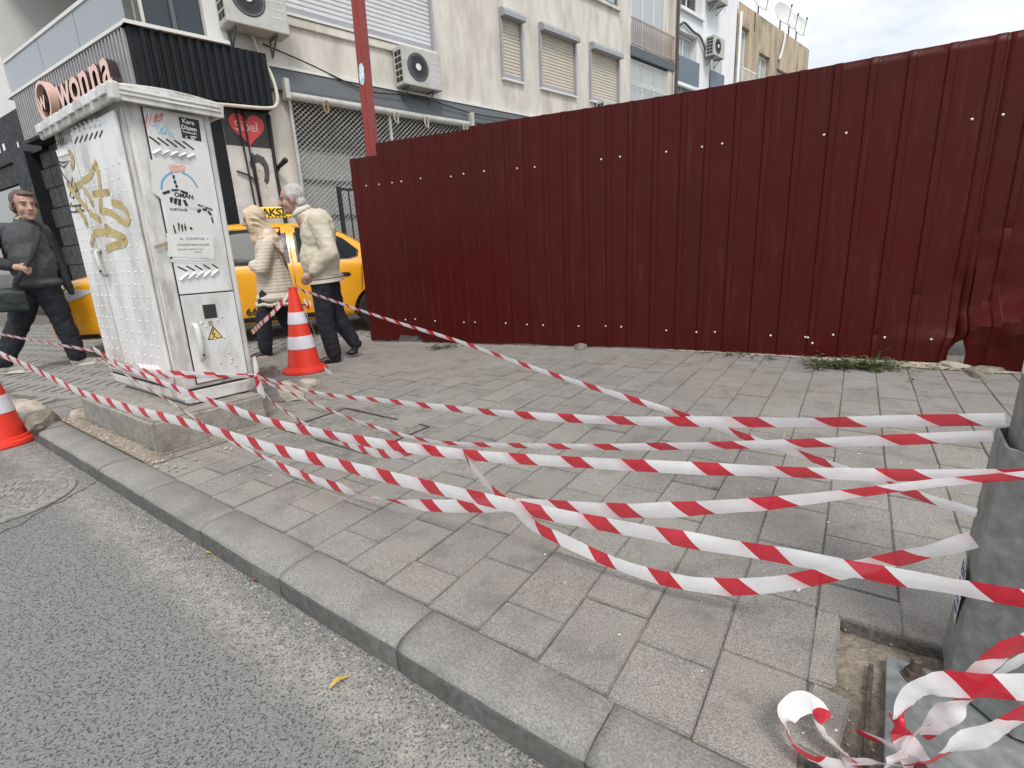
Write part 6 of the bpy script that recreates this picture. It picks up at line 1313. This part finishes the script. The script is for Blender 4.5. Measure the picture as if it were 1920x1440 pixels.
pp('printed_figure', [(-0.40, 2.40), (-0.37, 2.30), (-0.31, 2.24), (-0.24, 2.28), (-0.21, 2.38), (-0.21, 2.50), (-0.27, 2.57), (-0.37, 2.54), (-0.405, 2.48)], pm('print_face', (0.52, 0.45, 0.41), 0.6, var=0.12, scale=9), -0.0789)
pp('printed_figure', [(-0.3, 2.26), (-0.22, 2.28), (-0.2, 2.18), (-0.3, 2.15)], MATS['print_face'], -0.0785)
for g in ([(-0.385, 2.435), (-0.345, 2.43), (-0.345, 2.442), (-0.385, 2.445)], [(-0.31, 2.435), (-0.26, 2.44), (-0.26, 2.45), (-0.31, 2.445)], [(-0.365, 2.315), (-0.31, 2.31), (-0.31, 2.32), (-0.365, 2.325)]): pp('printed_figure', g, MATS['print_hair'], -0.0796)
for a in (((-0.5, -0.1, 3.34), (-0.47, -0.1, 2.6), (-0.43, -0.1, 1.2)), ((-0.40, -0.1, 3.33), (-0.385, -0.1, 2.4), (-0.36, -0.1, 1.2)), ((-0.36, -0.11, 2.7), (-0.35, -0.11, 1.2)), ((-0.64, -0.1, 2.42), (-0.4, -0.11, 2.30), (-0.36, -0.11, 2.0))):
    MB().tube(smooth_pts(a, 5), 0.014, 6).build('cable', M_CABLE, mb_, smooth=True)
MB().tube(smooth_pts([(0.0, -0.09, 3.3), (-0.02, -0.09, 2.4), (0.02, -0.09, 1.2)], 5), 0.03, 8).build('cable', M_CABLE, mb_, smooth=True)
MB().tube(smooth_pts([(-0.02, -0.12, 2.1), (0.02, -0.15, 1.85), (0.15, -0.12, 1.72), (0.3, -0.1, 1.78)], 6), 0.008, 6).build('cable', M_CABLE, mb_, smooth=True)
cam_ = thing('security_camera', 'small black wall camera on the pillar beside the heart poster', 'camera', BF.M); MB().capsule((0.03, -0.1, 2.52), 0.03, (0.08, -0.28, 2.60), 0.045, 10).build('camera_body', M_CABLE, cam_, smooth=True); MB().capsule((0.0, 0.0, 2.42), 0.02, (0.03, -0.1, 2.5), 0.02, 8).build('bracket', M_CABLE, cam_, smooth=True)
# black corrugated fascia on the street side
bf_ = sub(mb_, 'black_fascia'); MB().box(-1.72, 0.03, -0.27, -0.02, 3.36, 4.14).build('fascia_board', M_NAVYB, bf_)
rib_me = MB().prism([(-0.04, -0.272), (-0.025, -0.305), (0.025, -0.305), (0.04, -0.272)], 2, 3.37, 4.13).mesh('rib'); rib_me.materials.append(M_NAVYB)
for k in range(15): o = link('cladding_rib', rib_me, None, bf_); o.location = (-1.60+k*0.112, 0, 0)
MB().box(-1.80, -0.5, -0.34, 0.0, 4.14, 4.185).build('top_trim', M_PVC, bf_)
# corner glazing above and white pier
gz = sub(mb_, 'corner_glazing'); MB().box(-1.45, -0.72, 0.05, 0.06, 4.2, 6.4).build('pane', M_GLASSD, gz); MB().box(-1.12, -1.07, 0.0, 0.05, 4.2, 6.4).build('mullion', M_GBAND, gz)
MB().box(-0.70, -0.42, -0.06, 0.0, 4.18, 6.5).build('white_pier', M_PVC, mb_)
# ---- wing round the corner: slatted fascia with the shop name, glass balcony above, dark shop below
CC = BP0+BD_*-1.76-BI*0.3; az2 = math.radians(-56); LE = Vector((math.sin(az2), math.cos(az2), 0)); LO = Vector((0, 0, 1)).cross(LE)
LFm = Frame(CC, LE, LO)          # x runs away to the left, y is out towards the camera side
lw = sub(mb_, 'corner_wing'); LREL = BF.I @ LFm.M
def lwp(m, name, mat, par=None, **kw):
    o = m.build(name, mat, mb_, **kw); o.matrix_local = LREL; return o
lw.matrix_local = LREL
def L_(m, name, mat, **kw): return m.build(name, mat, lw, **kw)
L_(MB().box(0.02, 4.9, -0.30, -0.02, 3.36, 4.14), 'fascia_board', M_NAVYB)
M_SLAT = pm('pale_slat', (0.33, 0.33, 0.34), 0.5)
sl_me = MB().box(-0.022, 0.022, -0.019, 0.02, 3.40, 4.12).mesh('slat'); sl_me.materials.append(M_SLAT)
for k in range(44): o = link('fascia_slat', sl_me, None, lw); o.location = (0.14+k*0.107, 0, 0)
L_(MB().box(-0.03, 4.95, -0.3, 0.03, 4.14, 4.185), 'balcony_trim', M_PVC); L_(MB().box(0.0, 4.85, -0.03, 0.01, 4.68, 4.73), 'balcony_rail', M_PVC)
for a, b_ in ((0.03, 1.55), (1.57, 3.1), (3.12, 4.8)): L_(MB().box(a, b_, -0.018, -0.006, 4.19, 4.68), 'glass_panel', M_GLASSG)
L_(MB().box(0.2, 4.9, -1.6, -1.5, 4.15, 9.0), 'balcony_wall', pm('balcony_grey', (0.32, 0.32, 0.30), 0.9)); L_(MB().box(4.9, 5.15, -1.6, 0.0, 4.16, 9.0), 'end_wall', M_PVC); L_(MB().box(5.15, 11.0, -1.7, -0.5, 4.16, 9.0), 'upper_wall', M_PVC); L_(MB().box(0, 5.0, -1.6, -0.02, 6.4, 6.6), 'soffit', MATS['balcony_grey']); L_(MB().box(0.2, 4.9, -1.6, -0.3, 4.0, 4.14), 'balcony_floor', MATS['balcony_grey'])
L_(MB().box(2.5, 2.55, -1.49, -1.3, 4.2, 6.4), 'door_post', M_PVC)
# shop name
M_ROSE = pm('rose_gold_letter', (0.80, 0.52, 0.44), 0.35, 0.1, var=0.04); M_BROWNL = pm('letter_side', (0.05, 0.03, 0.028), 0.5)
def letter(txt, t, z, size, name='sign_letter', bold=0.012):
    me = text_mesh(txt, size, 0.06, bold); me.materials.clear(); me.materials.append(M_ROSE); me.materials.append(M_BROWNL)
    for p in me.polygons: p.material_index = 0 if p.normal.z > 0.9 else 1
    o = bpy.data.objects.new(name, me); COL.objects.link(o); o.parent = lw; o.matrix_local = basis((t, 0.10, z), (-1, 0, 0), (0, 0, 1)); return o
for ch, t in (('w', 2.36), ('o', 1.86), ('n', 1.47), ('n', 1.07), ('a', 0.67)): letter(ch, t, 3.48, 0.70)
letter('w', 3.20, 3.60, 0.42, 'sign_logo', 0.006)
rg = MB().lathe([(0.30, 0.04), (0.30, 0.16), (0.255, 0.16), (0.255, 0.04)], 32, (2.98, 0, 3.71), ax=1); L_(rg, 'sign_ring', M_ROSE, smooth=35); L_(MB().lathe([(0.25, 0.03), (0.25, 0.07), (0, 0.07)], 32, (2.98, 0, 3.71), ax=1), 'sign_disc', M_BROWNL, smooth=35)
# dark shop front under it
L_(MB().box(0.3, 11.0, -1.9, -1.8, 0.0, 3.4), 'shop_back_wall', M_NAVYB); L_(MB().box(6.4, 11.0, -0.36, -0.35, 0.05, 2.95), 'shop_glass', mat_glass('shop_glass', (0.02, 0.018, 0.017), 0.06, 0.45)); L_(MB().box(4.92, 11.0, -0.6, -0.25, 3.3, 4.15), 'shop_header', M_NAVYB)
L_(MB().box(5.62, 6.4, -0.42, -0.16, 0.0, 3.36), 'door_post', M_NAVYB); L_(MB().box(0.25, 5.62, -0.5, -0.4, 0.0, 3.36), 'stone_backing', M_CABLE); L_(MB().box(6.4, 11.0, -0.4, -0.3, 2.9, 3.3), 'shop_transom', M_NAVYB)
M_SLATE = pm('slate_stone', (0.05, 0.052, 0.054), 0.75, var=0.35, scale=7, bmp=0.8, bscale=16, bdist=0.02)
st_me = worn_block(0.56, 0.36, 0.05, 3, 0.012, 0.012); st_me.materials.append(M_SLATE)
for r in range(9):
    for c in range(5):
        o = link('stone_tile', st_me, None, lw); o.matrix_local = Matrix.Translation((2.9+c*0.575+(0.2 if r % 2 else 0), -0.35, 0.2+r*0.375)) @ Matrix.Rotation(-PI/2, 4, 'X')
        if o.matrix_local.translation.x > 5.35: bpy.data.objects.remove(o)
for t, z, w, h, mt in ((8.0, 3.62, 0.10, 0.16, M_WHITE), (7.3, 3.55, 0.06, 0.22, M_WHITE), (6.95, 3.56, 0.14, 0.13, M_WHITE), (6.1, 3.5, 0.08, 0.1, M_WHITE)): L_(MB().box(t, t+w, -0.248, -0.243, z, z+h), 'window_lettering', mt)
L_(MB().box(7.6, 8.1, -0.9, -0.7, 2.0, 2.75), 'display', pm('display_yellow', (0.5, 0.33, 0.03), 0.5)); L_(MB().box(8.2, 9.4, -1.2, -1.0, 1.6, 2.9), 'display', pm('display_red', (0.2, 0.03, 0.03), 0.5)); L_(MB().box(6.5, 6.9, -0.7, -0.6, 0.9, 2.4), 'display', pm('display_teal', (0.05, 0.12, 0.12), 0.5))
# things fixed to the fronts ------------------------------------------------
def ac_unit(x, z, w, h, d, y, label, fan=0.5, base=True, Fm=BF):
    t = thing('air_conditioner', label, 'air conditioner', Fm.M @ Matrix.Translation((x, y, z)), 'outdoor air conditioner units')
    MB().box(0, w, -d, 0, 0, h).build('casing', M_ACW, t, bevel=0.015)
    r = min(h, w*0.62)*0.42; cx = w*0.38; MB().lathe([(r*1.04, -d-0.004), (r*1.04, -d+0.01)], 32, (cx, 0, h*0.5), ax=1).build('fan_recess', M_BLACK, t)
    gm_ = MB()
    for k in range(6): gm_.lathe([(r*(0.3+0.14*k)+0.004, -d-0.009), (r*(0.3+0.14*k)-0.004, -d-0.009), (r*(0.3+0.14*k)-0.004, -d-0.005), (r*(0.3+0.14*k)+0.004, -d-0.005)], 28, (cx, 0, h*0.5), ax=1)
    gm_.build('fan_grille', M_GBAND, t, smooth=30); MB().lathe([(r*0.26, -d-0.014), (r*0.24, -d-0.02), (0, -d-0.02)], 20, (cx, 0, h*0.5), ax=1).build('fan_hub', M_PVC, t)
    for i in range(2):
        for k in range(5): MB().box(-0.004, 0.002, -d*0.85+i*d*0.36, -d*0.55+i*d*0.36, h*0.1+k*h*0.165, h*0.1+k*h*0.165+h*0.12).build('side_vent', M_BLACK, t)
    for xx in (w*0.15, w*0.8): MB().tube([(xx, -d*0.95, -0.02), (xx, 0.0, -0.02), (xx, 0.0, -0.25), (xx, -d*0.8, -0.02)], 0.016, 6).build('bracket', M_GBAND, t)
    for k in range(4): MB().box(w*0.72, w*0.95, -d-0.003, -d, h*(0.25+0.15*k), h*(0.25+0.15*k)+0.012).build('louvre', M_PVC, t)
    return t
ac_unit(2.52, 4.10, 0.90, 0.66, 0.30, -0.06, 'white air conditioner with a round white fan hub, under the big grey shutter')
ac_unit(-0.52, 4.42, 0.92, 0.75, 0.36, -0.07, 'large weathered air conditioner above the black corrugated fascia')
ac_unit(8.95, 4.22, 0.5, 0.52, 0.28, -0.05, 'air conditioner just peeping over the fence below the third shuttered window')
cp = MB().tube(smooth_pts([(-1.3, -0.36, 3.27), (-0.7, -0.36, 3.30), (-0.1, -0.34, 3.34), (0.06, -0.33, 3.42), (0.1, -0.3, 3.6), (0.08, -0.22, 3.9), (0.0, -0.12, 4.15), (-0.05, -0.08, 4.42)], 6), 0.026, 8).build('drain_hose', M_CREAMP, M=BF.M, smooth=True); tag(cp, 'cream drain hose curling round the end of the black fascia', 'hose')
wr = MB().tube(smooth_pts([(0.1, -0.05, 4.35), (0.8, -0.06, 4.2), (1.6, -0.1, 3.98), (2.0, -0.14, 3.92), (3.0, -0.15, 3.98), (4.4, -0.15, 3.86), (6.0, -0.15, 3.9)], 6), 0.012, 6).build('wall_cable', M_CABLE, M=BF.M, smooth=True); tag(wr, 'thin dark cable sagging along the grey shop fascia', 'cable')
for k, (xx, lbl) in enumerate(((0.95, 'first from the left'), (2.35, 'second from the left'), (3.05, 'third from the left'), (4.05, 'rightmost'))):
    c_ = MB().tube([(xx+0.07*math.cos(a)*(1-0.03*i), -0.24-0.01*math.sin(i), 3.52+0.1*math.sin(a)) for i, a in enumerate([j*0.55 for j in range(26)])], 0.008, 5).build('wire_coil', pm('coil_rust%d' % k, (0.34, 0.25, 0.16) if k == 0 else (0.48, 0.45, 0.38), 0.7), M=BF.M, smooth=True); tag(c_, 'coil of wire hung on the shop grille roll, '+lbl, 'wire coil', 'coils of wire on the shop grille')
gt = thing('iron_gate', 'black iron railing gate in front of the shop grille, beside the fence end', 'gate', BF.M @ Matrix.Translation((0.92, -0.35, 0)))
for zz in (2.16, 1.2, 0.15): MB().box(0.0, 1.6, -0.02, 0.02, zz, zz+0.04).build('rail', M_CABLE, gt)
MB().box(-0.03, 0.03, -0.03, 0.03, 0, 2.22).build('post', M_CABLE, gt); MB().box(0.27, 0.285, -0.01, 0.01, 2.2, 2.33).build('spike', M_CABLE, gt)
gb_me = MB().box(-0.01, 0.01, -0.01, 0.01, 0.15, 2.18).mesh('bar'); gb_me.materials.append(M_CABLE)
for k in range(10): o = link('bar', gb_me, None, gt); o.location = (0.18+k*0.155, 0, 0)
# ---- white neighbour
WF = BF.M @ Matrix.Translation((13.3, 0, 0)); wb = thing('white_building', 'white rendered apartment building with blue glass balustrades, next to the cream one', 'building', WF)
whs = [(0.22, 1.5, 5.6, 7.5), (2.55, 3.5, 5.7, 7.62), (0.3, 1.75, 8.15, 9.6), (2.6, 3.6, 8.7, 10)]
w_ = wall_holes(0.012, 4.56, 0, 12, whs, 0.04, 0.3); w_.box(0.012, 4.56, 0.31, 7, 11.9, 12.0); w_.box(4.54, 4.56, 0.04, 7, 0, 12); w_.build('wall', M_WHITEW, wb, fix=False); MB().box(0.1, 4.5, 0.5, 0.52, 0, 11.9).build('inner_wall', M_GBAND, wb)
for a in ((0.24, 1.48, 5.62, 7.48), (2.57, 3.48, 5.72, 7.6), (0.32, 1.73, 8.17, 9.58), (2.62, 3.58, 8.72, 9.98)): window(wb, a[0], a[1], a[2], a[3], 0.26, M_GLASSD if a[2] > 6 else M_GLASSB, 2, 0.06)
for a in ((0.18, 1.62, 6.02, 6.75), (2.5, 3.6, 6.0, 6.72)): MB().box(a[0], a[1], -0.03, -0.015, a[2], a[3]).build('glass_balustrade', mat_glass('blue_glass', (0.10, 0.14, 0.18), 0.1), wb)
MB().box(0.1, 1.7, -0.04, 0.06, 5.9, 6.0).build('sill', M_WHITEW, wb); MB().box(0.2, 1.85, -0.06, 0.06, 8.05, 8.15).build('sill', M_WHITEW, wb); MB().tube(smooth_pts([(0.25, -0.02, 7.62), (0.5, -0.02, 7.72), (1.1, -0.02, 7.6), (1.6, -0.02, 7.55), (2.0, -0.05, 7.2)], 6), 0.035, 8).build('conduit', M_GBAND, wb, smooth=True)
dpn = MB().tube([(0.0, -0.06, 0), (0.0, -0.06, 12)], 0.05, 10).build('drain_pipe', M_RUST, M=WF); tag(dpn, 'dark drain pipe between the cream and white buildings', 'pipe')
WFr = Frame(BF.w(13.3, 0, 0), BD_, BI)
ac_unit(1.95, 7.02, 0.85, 0.6, 0.3, -0.05, 'white air conditioner lower on the white building', Fm=WFr); ac_unit(1.95, 8.65, 0.9, 0.62, 0.32, -0.05, 'white air conditioner at the top edge, on the white building', Fm=WFr)
# ---- tan building with stained parapet and dishes
TFm = BF.M @ Matrix.Translation((17.88, 0.02, 0)); tbd = thing('tan_building', 'stained tan rendered building with a flat roof carrying satellite dishes', 'building', TFm)
ths = [(0.12, 1.15, 6.6, 8.65), (2.2, 3.4, 6.7, 8.12), (4.2, 5.6, 6.4, 7.9)]
w_ = wall_holes(0, 8.15, 0, 9.36, ths, 0, 0.3); w_.box(0, 8.15, 0.301, 8, 9.2, 9.36); w_.box(8.13, 8.15, 0.0, 8, 0, 9.36); w_.box(0.0, 0.02, 0.3, 8, 0, 9.36); w_.build('wall', M_TAN, tbd, fix=False); MB().box(0.1, 8.0, 0.5, 0.52, 0, 9.2).build('inner_wall', M_GBAND, tbd)
for a in ths: window(tbd, a[0]+0.02, a[1]-0.02, a[2]+0.02, a[3]-0.02, 0.2, M_GLASSB, 2, 0.07)
MB().box(0.1, 1.4, -0.25, -0.22, 7.1, 7.16).build('balcony_rail', M_PVC, tbd); MB().box(0.1, 1.4, -0.25, -0.22, 6.4, 6.46).build('balcony_rail', M_PVC, tbd); MB().box(0.1, 1.4, -0.3, 0.0, 6.2, 6.3).build('balcony_slab', M_TAN, tbd)
for k in range(10): MB().box(0.12+0.135*k, 0.14+0.135*k, -0.245, -0.225, 6.46, 7.1).build('baluster', M_PVC, tbd)
MB().tube([(0.1, -0.08, 0), (0.1, -0.08, 9.0)], 0.05, 8).build('drain_pipe', M_PVC, tbd, smooth=True); MB().tube(smooth_pts([(4.75, 0.1, 9.4), (4.7, -0.06, 9.2), (4.5, -0.06, 8.6), (4.25, -0.06, 8.2)], 5), 0.05, 8).build('flue', M_PVC, tbd, smooth=True); MB().tube([(1.55, -0.03, 8.7), (1.5, -0.03, 9.36)], 0.012, 5).build('wire', M_CABLE, tbd)
M_DISH = pm('dish_white', (0.62, 0.63, 0.63), 0.6, var=0.06)
def dish(px, py, r, s, label):
    p = BF.hit(0, s, px, py) if False else None
    e = BF.I @ EYE; d_ = BF.I.to_3x3() @ ray(px, py); tt = (0.15-e.y)/d_.y; L = e+d_*tt; base = Vector((L.x, 0.15, 9.36))
    t = thing('satellite_dish', label, 'satellite dish', BF.M @ Matrix.Translation(base), 'satellite dishes on the tan roof'); hz = max(0.35, L.z-9.36)
    Rm = Matrix.Translation((0, 0, hz)) @ Matrix.Rotation(math.radians(-22), 4, 'Z') @ Matrix.Rotation(math.radians(68), 4, 'X')
    o = MB().lathe([(r*k/6, r*0.28*(k/6)**2) for k in range(0, 7)]+[(r*k/6, r*0.28*(k/6)**2-0.02) for k in range(6, -1, -1)], 24).build('reflector', M_DISH, t, smooth=40); o.matrix_local = Rm
    MB().tube([(0, 0.05, 0), (0, 0.05, hz)], 0.028, 8).build('mast', M_GBAND, t); f = Rm @ Vector((0, 0, r*0.95)); g = Rm @ Vector((0, -r, r*0.28)); MB().tube([g, f], 0.014, 6).build('feed_arm', M_GBAND, t); MB().capsule(f, 0.04, f+(f-g)*0.08, 0.035, 8).build('receiver', M_GBAND, t, smooth=True); return t
dish(1425, 2, 0.52, 0, 'satellite dish cut by the top edge, leftmost on the tan roof'); dish(1466, 30, 0.52, 0, 'large satellite dish second from the left on the tan roof'); dish(1482, 42, 0.42, 0, 'small satellite dish half hidden behind the larger one'); dish(1496, 52, 0.5, 0, 'satellite dish rightmost on the tan roof')

# ================================================================== SMALL THINGS
# stickers on the lamp post
def post_sticker(px, py, pts, label=None):
    pass
cen = Vector((LC.x, LC.y, 0)); best = None
for k in range(8):
    a = math.atan2(KD.y, KD.x)+PI/8+2*PI*(k+0.5)/8; n_ = Vector((math.cos(a), math.sin(a), 0)); v_ = (-cen).normalized()
    s_ = n_.dot(VIEWR)
    if n_.dot(v_) > 0.05 and (best is None or s_ < best[1]): best = (k, s_)
KF = best[0]
def sticker_on(k, r, z0, outline, mat, name):
    Mx = face_frame(k, r, 0); m = MB(); m.add([(x, z, 0.0015) for x, z in outline], [tuple(range(len(outline)))]); o = m.build(name, mat, lp, fix=False); o.matrix_local = Mx; return o, Mx
lw_r = 0.184
so, Mx = sticker_on(KF, lw_r, 0, [(-0.015, 0.30), (0.035, 0.27), (0.035, 0.22), (0.015, 0.12), (-0.04, 0.17), (-0.035, 0.26)], M_PAPER, 'sticker')
for tx, y_, sz in (('EN', 0.245, 0.045), ('EVDE', 0.21, 0.03), ('0 532', 0.175, 0.022), ('9 020', 0.15, 0.02)): text('sticker_text', tx, sz, M_BLUEINK, so, Matrix.Translation((-0.03, y_, 0.002)), bold=0.0008)
so, Mx = sticker_on(KF, 0.1505, 0, [(-0.03, 0.86), (0.04, 0.86), (0.04, 0.74), (-0.03, 0.74)], M_PAPER, 'sticker'); text('sticker_text', 'E1', 0.06, M_REDINK, so, Matrix.Translation((-0.02, 0.77, 0.002)), bold=0.002)
# weeds at the foot of the fence
M_LEAF = pm('weed_green', (0.06, 0.085, 0.028), 0.7, var=0.45, scale=20, dirt=(0.17, 0.13, 0.06), dscale=9, damt=0.8)
def weed(px0, px1, n, hmax, label, dry=False):
    c = at((px0[0]+px1[0])/2, (px0[1]+px1[1])/2); g = MB(); st_ = MB()
    A, B = at(*px0), at(*px1)
    for i in range(n):
        p = A.lerp(B, random.random())+Vector((random.gauss(0, 0.05), random.gauss(0, 0.055), 0))-c; a = random.uniform(0, 2*PI); h = hmax*random.uniform(0.3, 1); L = random.uniform(0.05, 0.13)
        path = [p+Vector((math.cos(a)*L*t, math.sin(a)*L*t, h*math.sin(t*1.9))) for t in (0, 0.35, 0.7, 1.0)]
        st_.tube(path, 0.0016, 3, False)
        for k in range(7):
            t = random.uniform(0.15, 1.0); q = path[0].lerp(path[-1], t); q.z = h*math.sin(t*1.9); b_ = random.uniform(0, 2*PI); l = random.uniform(0.012, 0.028); w = l*0.35
            d_ = Vector((math.cos(b_), math.sin(b_), random.uniform(-0.3, 0.5))).normalized(); s_ = Vector((-d_.y, d_.x, 0)).normalized()
            g.add([q, q+d_*l*0.5+s_*w, q+d_*l, q+d_*l*0.5-s_*w], [(0, 1, 2, 3)])
    t = thing('weed_clump', label, 'weeds', Matrix.Translation((c.x, c.y, 0))); g.build('leaves', M_LEAF, t, fix=False); st_.build('stems', M_LEAF, t, fix=False); return t
weed((1525, 688), (1660, 692), 230, 0.08, 'low green weeds sprawling at the foot of the maroon fence')
weed((1615, 672), (1632, 672), 26, 0.13, 'small upright weed shoot against the maroon fence')
weed((820, 655), (850, 650), 40, 0.03, 'small dry tuft of weeds by the notch in the fence foot')
weed((1330, 664), (1440, 670), 26, 0.04, 'sparse dry weeds at the fence foot, left of the green clump')
weed((1690, 690), (1780, 694), 14, 0.05, 'scattered dry weeds between the green clump and the torn fence corner')
# rubble strip behind the pavers under the torn sheet
def f_fr():
    s = random.uniform(LAM+0.2, LTOT-1.0); p, n = fpos(s); w = 0.05+0.16*max(0, (s-LAM-1.2))/1.2; return p+n*random.uniform(-0.12, w), 0.004
tag(pebbles('fence_rubble', 800, f_fr, M_STONE, None, 0.003, 0.013), 'crumbled pale mortar along the foot of the fence', 'rubble', kind='stuff')
fs_ = MB(); n = 40
for i in range(n+1):
    s = LAM+0.1+(LTOT-LAM-0.8)*i/n; p, nn = fpos(s); w = 0.03+0.17*max(0, min(1, (s-LAM-1.1)/1.0))
    for j in range(6):
        t = j/5; q = p+nn*(-0.3+(0.3+w+0.03*noise.noise(Vector((s*5, 0, 0))))*t); q.z = 0.004+0.012*max(0, noise.noise(q*12))*(1-t)+(0.012*(1-t)); fs_.v.append(tuple(q))
fs_.f = [(i*6+j, (i+1)*6+j, (i+1)*6+j+1, i*6+j+1) for i in range(n) for j in range(5)]
fso = fs_.build('mortar_strip', pm('pale_mortar', (0.5, 0.44, 0.36), 0.95, var=0.25, scale=18, dirt=(0.3, 0.26, 0.2), dscale=7, damt=0.7, bmp=0.8, bscale=50, bdist=0.008), pavement, smooth=60)
for k, (px, py, sx, sy) in enumerate(((1790, 688, 0.16, 0.07), (1850, 696, 0.2, 0.06), (1830, 705, 0.13, 0.05))):
    p = at(px, py); rock('stone_slab', (p.x, p.y, 0.0), (sx, sy, 0.035), M_STONED if k else M_STONE, ('pale flat rubble slab under the torn fence corner', 'long flat rubble slab by the lamp post under the fence', 'small flat dark rubble slab in front of the longer one')[k], 11.0+k)
p = at(800, 638); bs_ = MB().box(-0.12, 0.12, -0.06, 0.06, 0, 0.06).build('rubble_block', M_STONE, M=T(p.x, p.y+0.12, 0, -0.4), bevel=0.012); tag(bs_, 'pale broken block showing through the notch under the fence', 'stone')
# fallen leaves and litter
M_LEAFY = pm('yellow_leaf', (0.55, 0.36, 0.08), 0.6, var=0.15); M_LEAFB = pm('brown_leaf', (0.2, 0.09, 0.05), 0.7, var=0.3)
def leaf(px, py, z, L, w, mat, label, rz, on):
    p = at(px, py, z); m = MB(); n = 7
    for i in range(n):
        t = i/(n-1); ww = w*math.sin(PI*min(1, t*0.95+0.03))**0.8; zz = 0.006+0.010*math.sin(t*4); m.v += [(L*(t-.5), ww, zz+0.004), (L*(t-.5), 0.0, zz), (L*(t-.5), -ww, zz+0.005)]
    for i in range(n-1): m.f += [(3*i, 3*i+3, 3*i+4, 3*i+1), (3*i+1, 3*i+4, 3*i+5, 3*i+2)]
    o = m.build('fallen_leaf', mat, M=T(p.x, p.y, z, rz), smooth=True); tag(o, label, 'leaf')
leaf(637, 1283, ROADZ, 0.062, 0.009, M_LEAFY, 'single narrow yellow leaf lying on the asphalt near the kerb', 0.9, 0)
leaf(478, 1093, ROADZ, 0.03, 0.008, M_LEAFB, 'brown curled leaf in the gutter under the middle of the kerb', 0.1, 0)
leaf(392, 1042, ROADZ, 0.03, 0.007, M_LEAFY, 'small tan leaf in the gutter, left of the brown one', 0.3, 0)
leaf(1708, 714, 0.006, 0.05, 0.014, M_LEAFB, 'reddish scrap of leaf on the rubble under the torn fence', 0.4, 0)
leaf(1500, 1112, 0.006, 0.02, 0.008, M_PAPER, 'white scrap of paper on the pavers beneath the drooping tape', 0.5, 0)
leaf(846, 1318, ROADZ, 0.05, 0.002, M_LEAFY, 'thin straw lying in the gutter near the lower edge', -0.6, 0)
def f_lit():
    u = random.uniform(-3.0, 1.2); v = random.uniform(0.95, 4.2); return UV(u, v), 0.002
tag(pebbles('pale_litter', 130, f_lit, M_PAPER, None, 0.002, 0.006), 'tiny pale specks of litter scattered over the pavers', 'litter', kind='stuff')
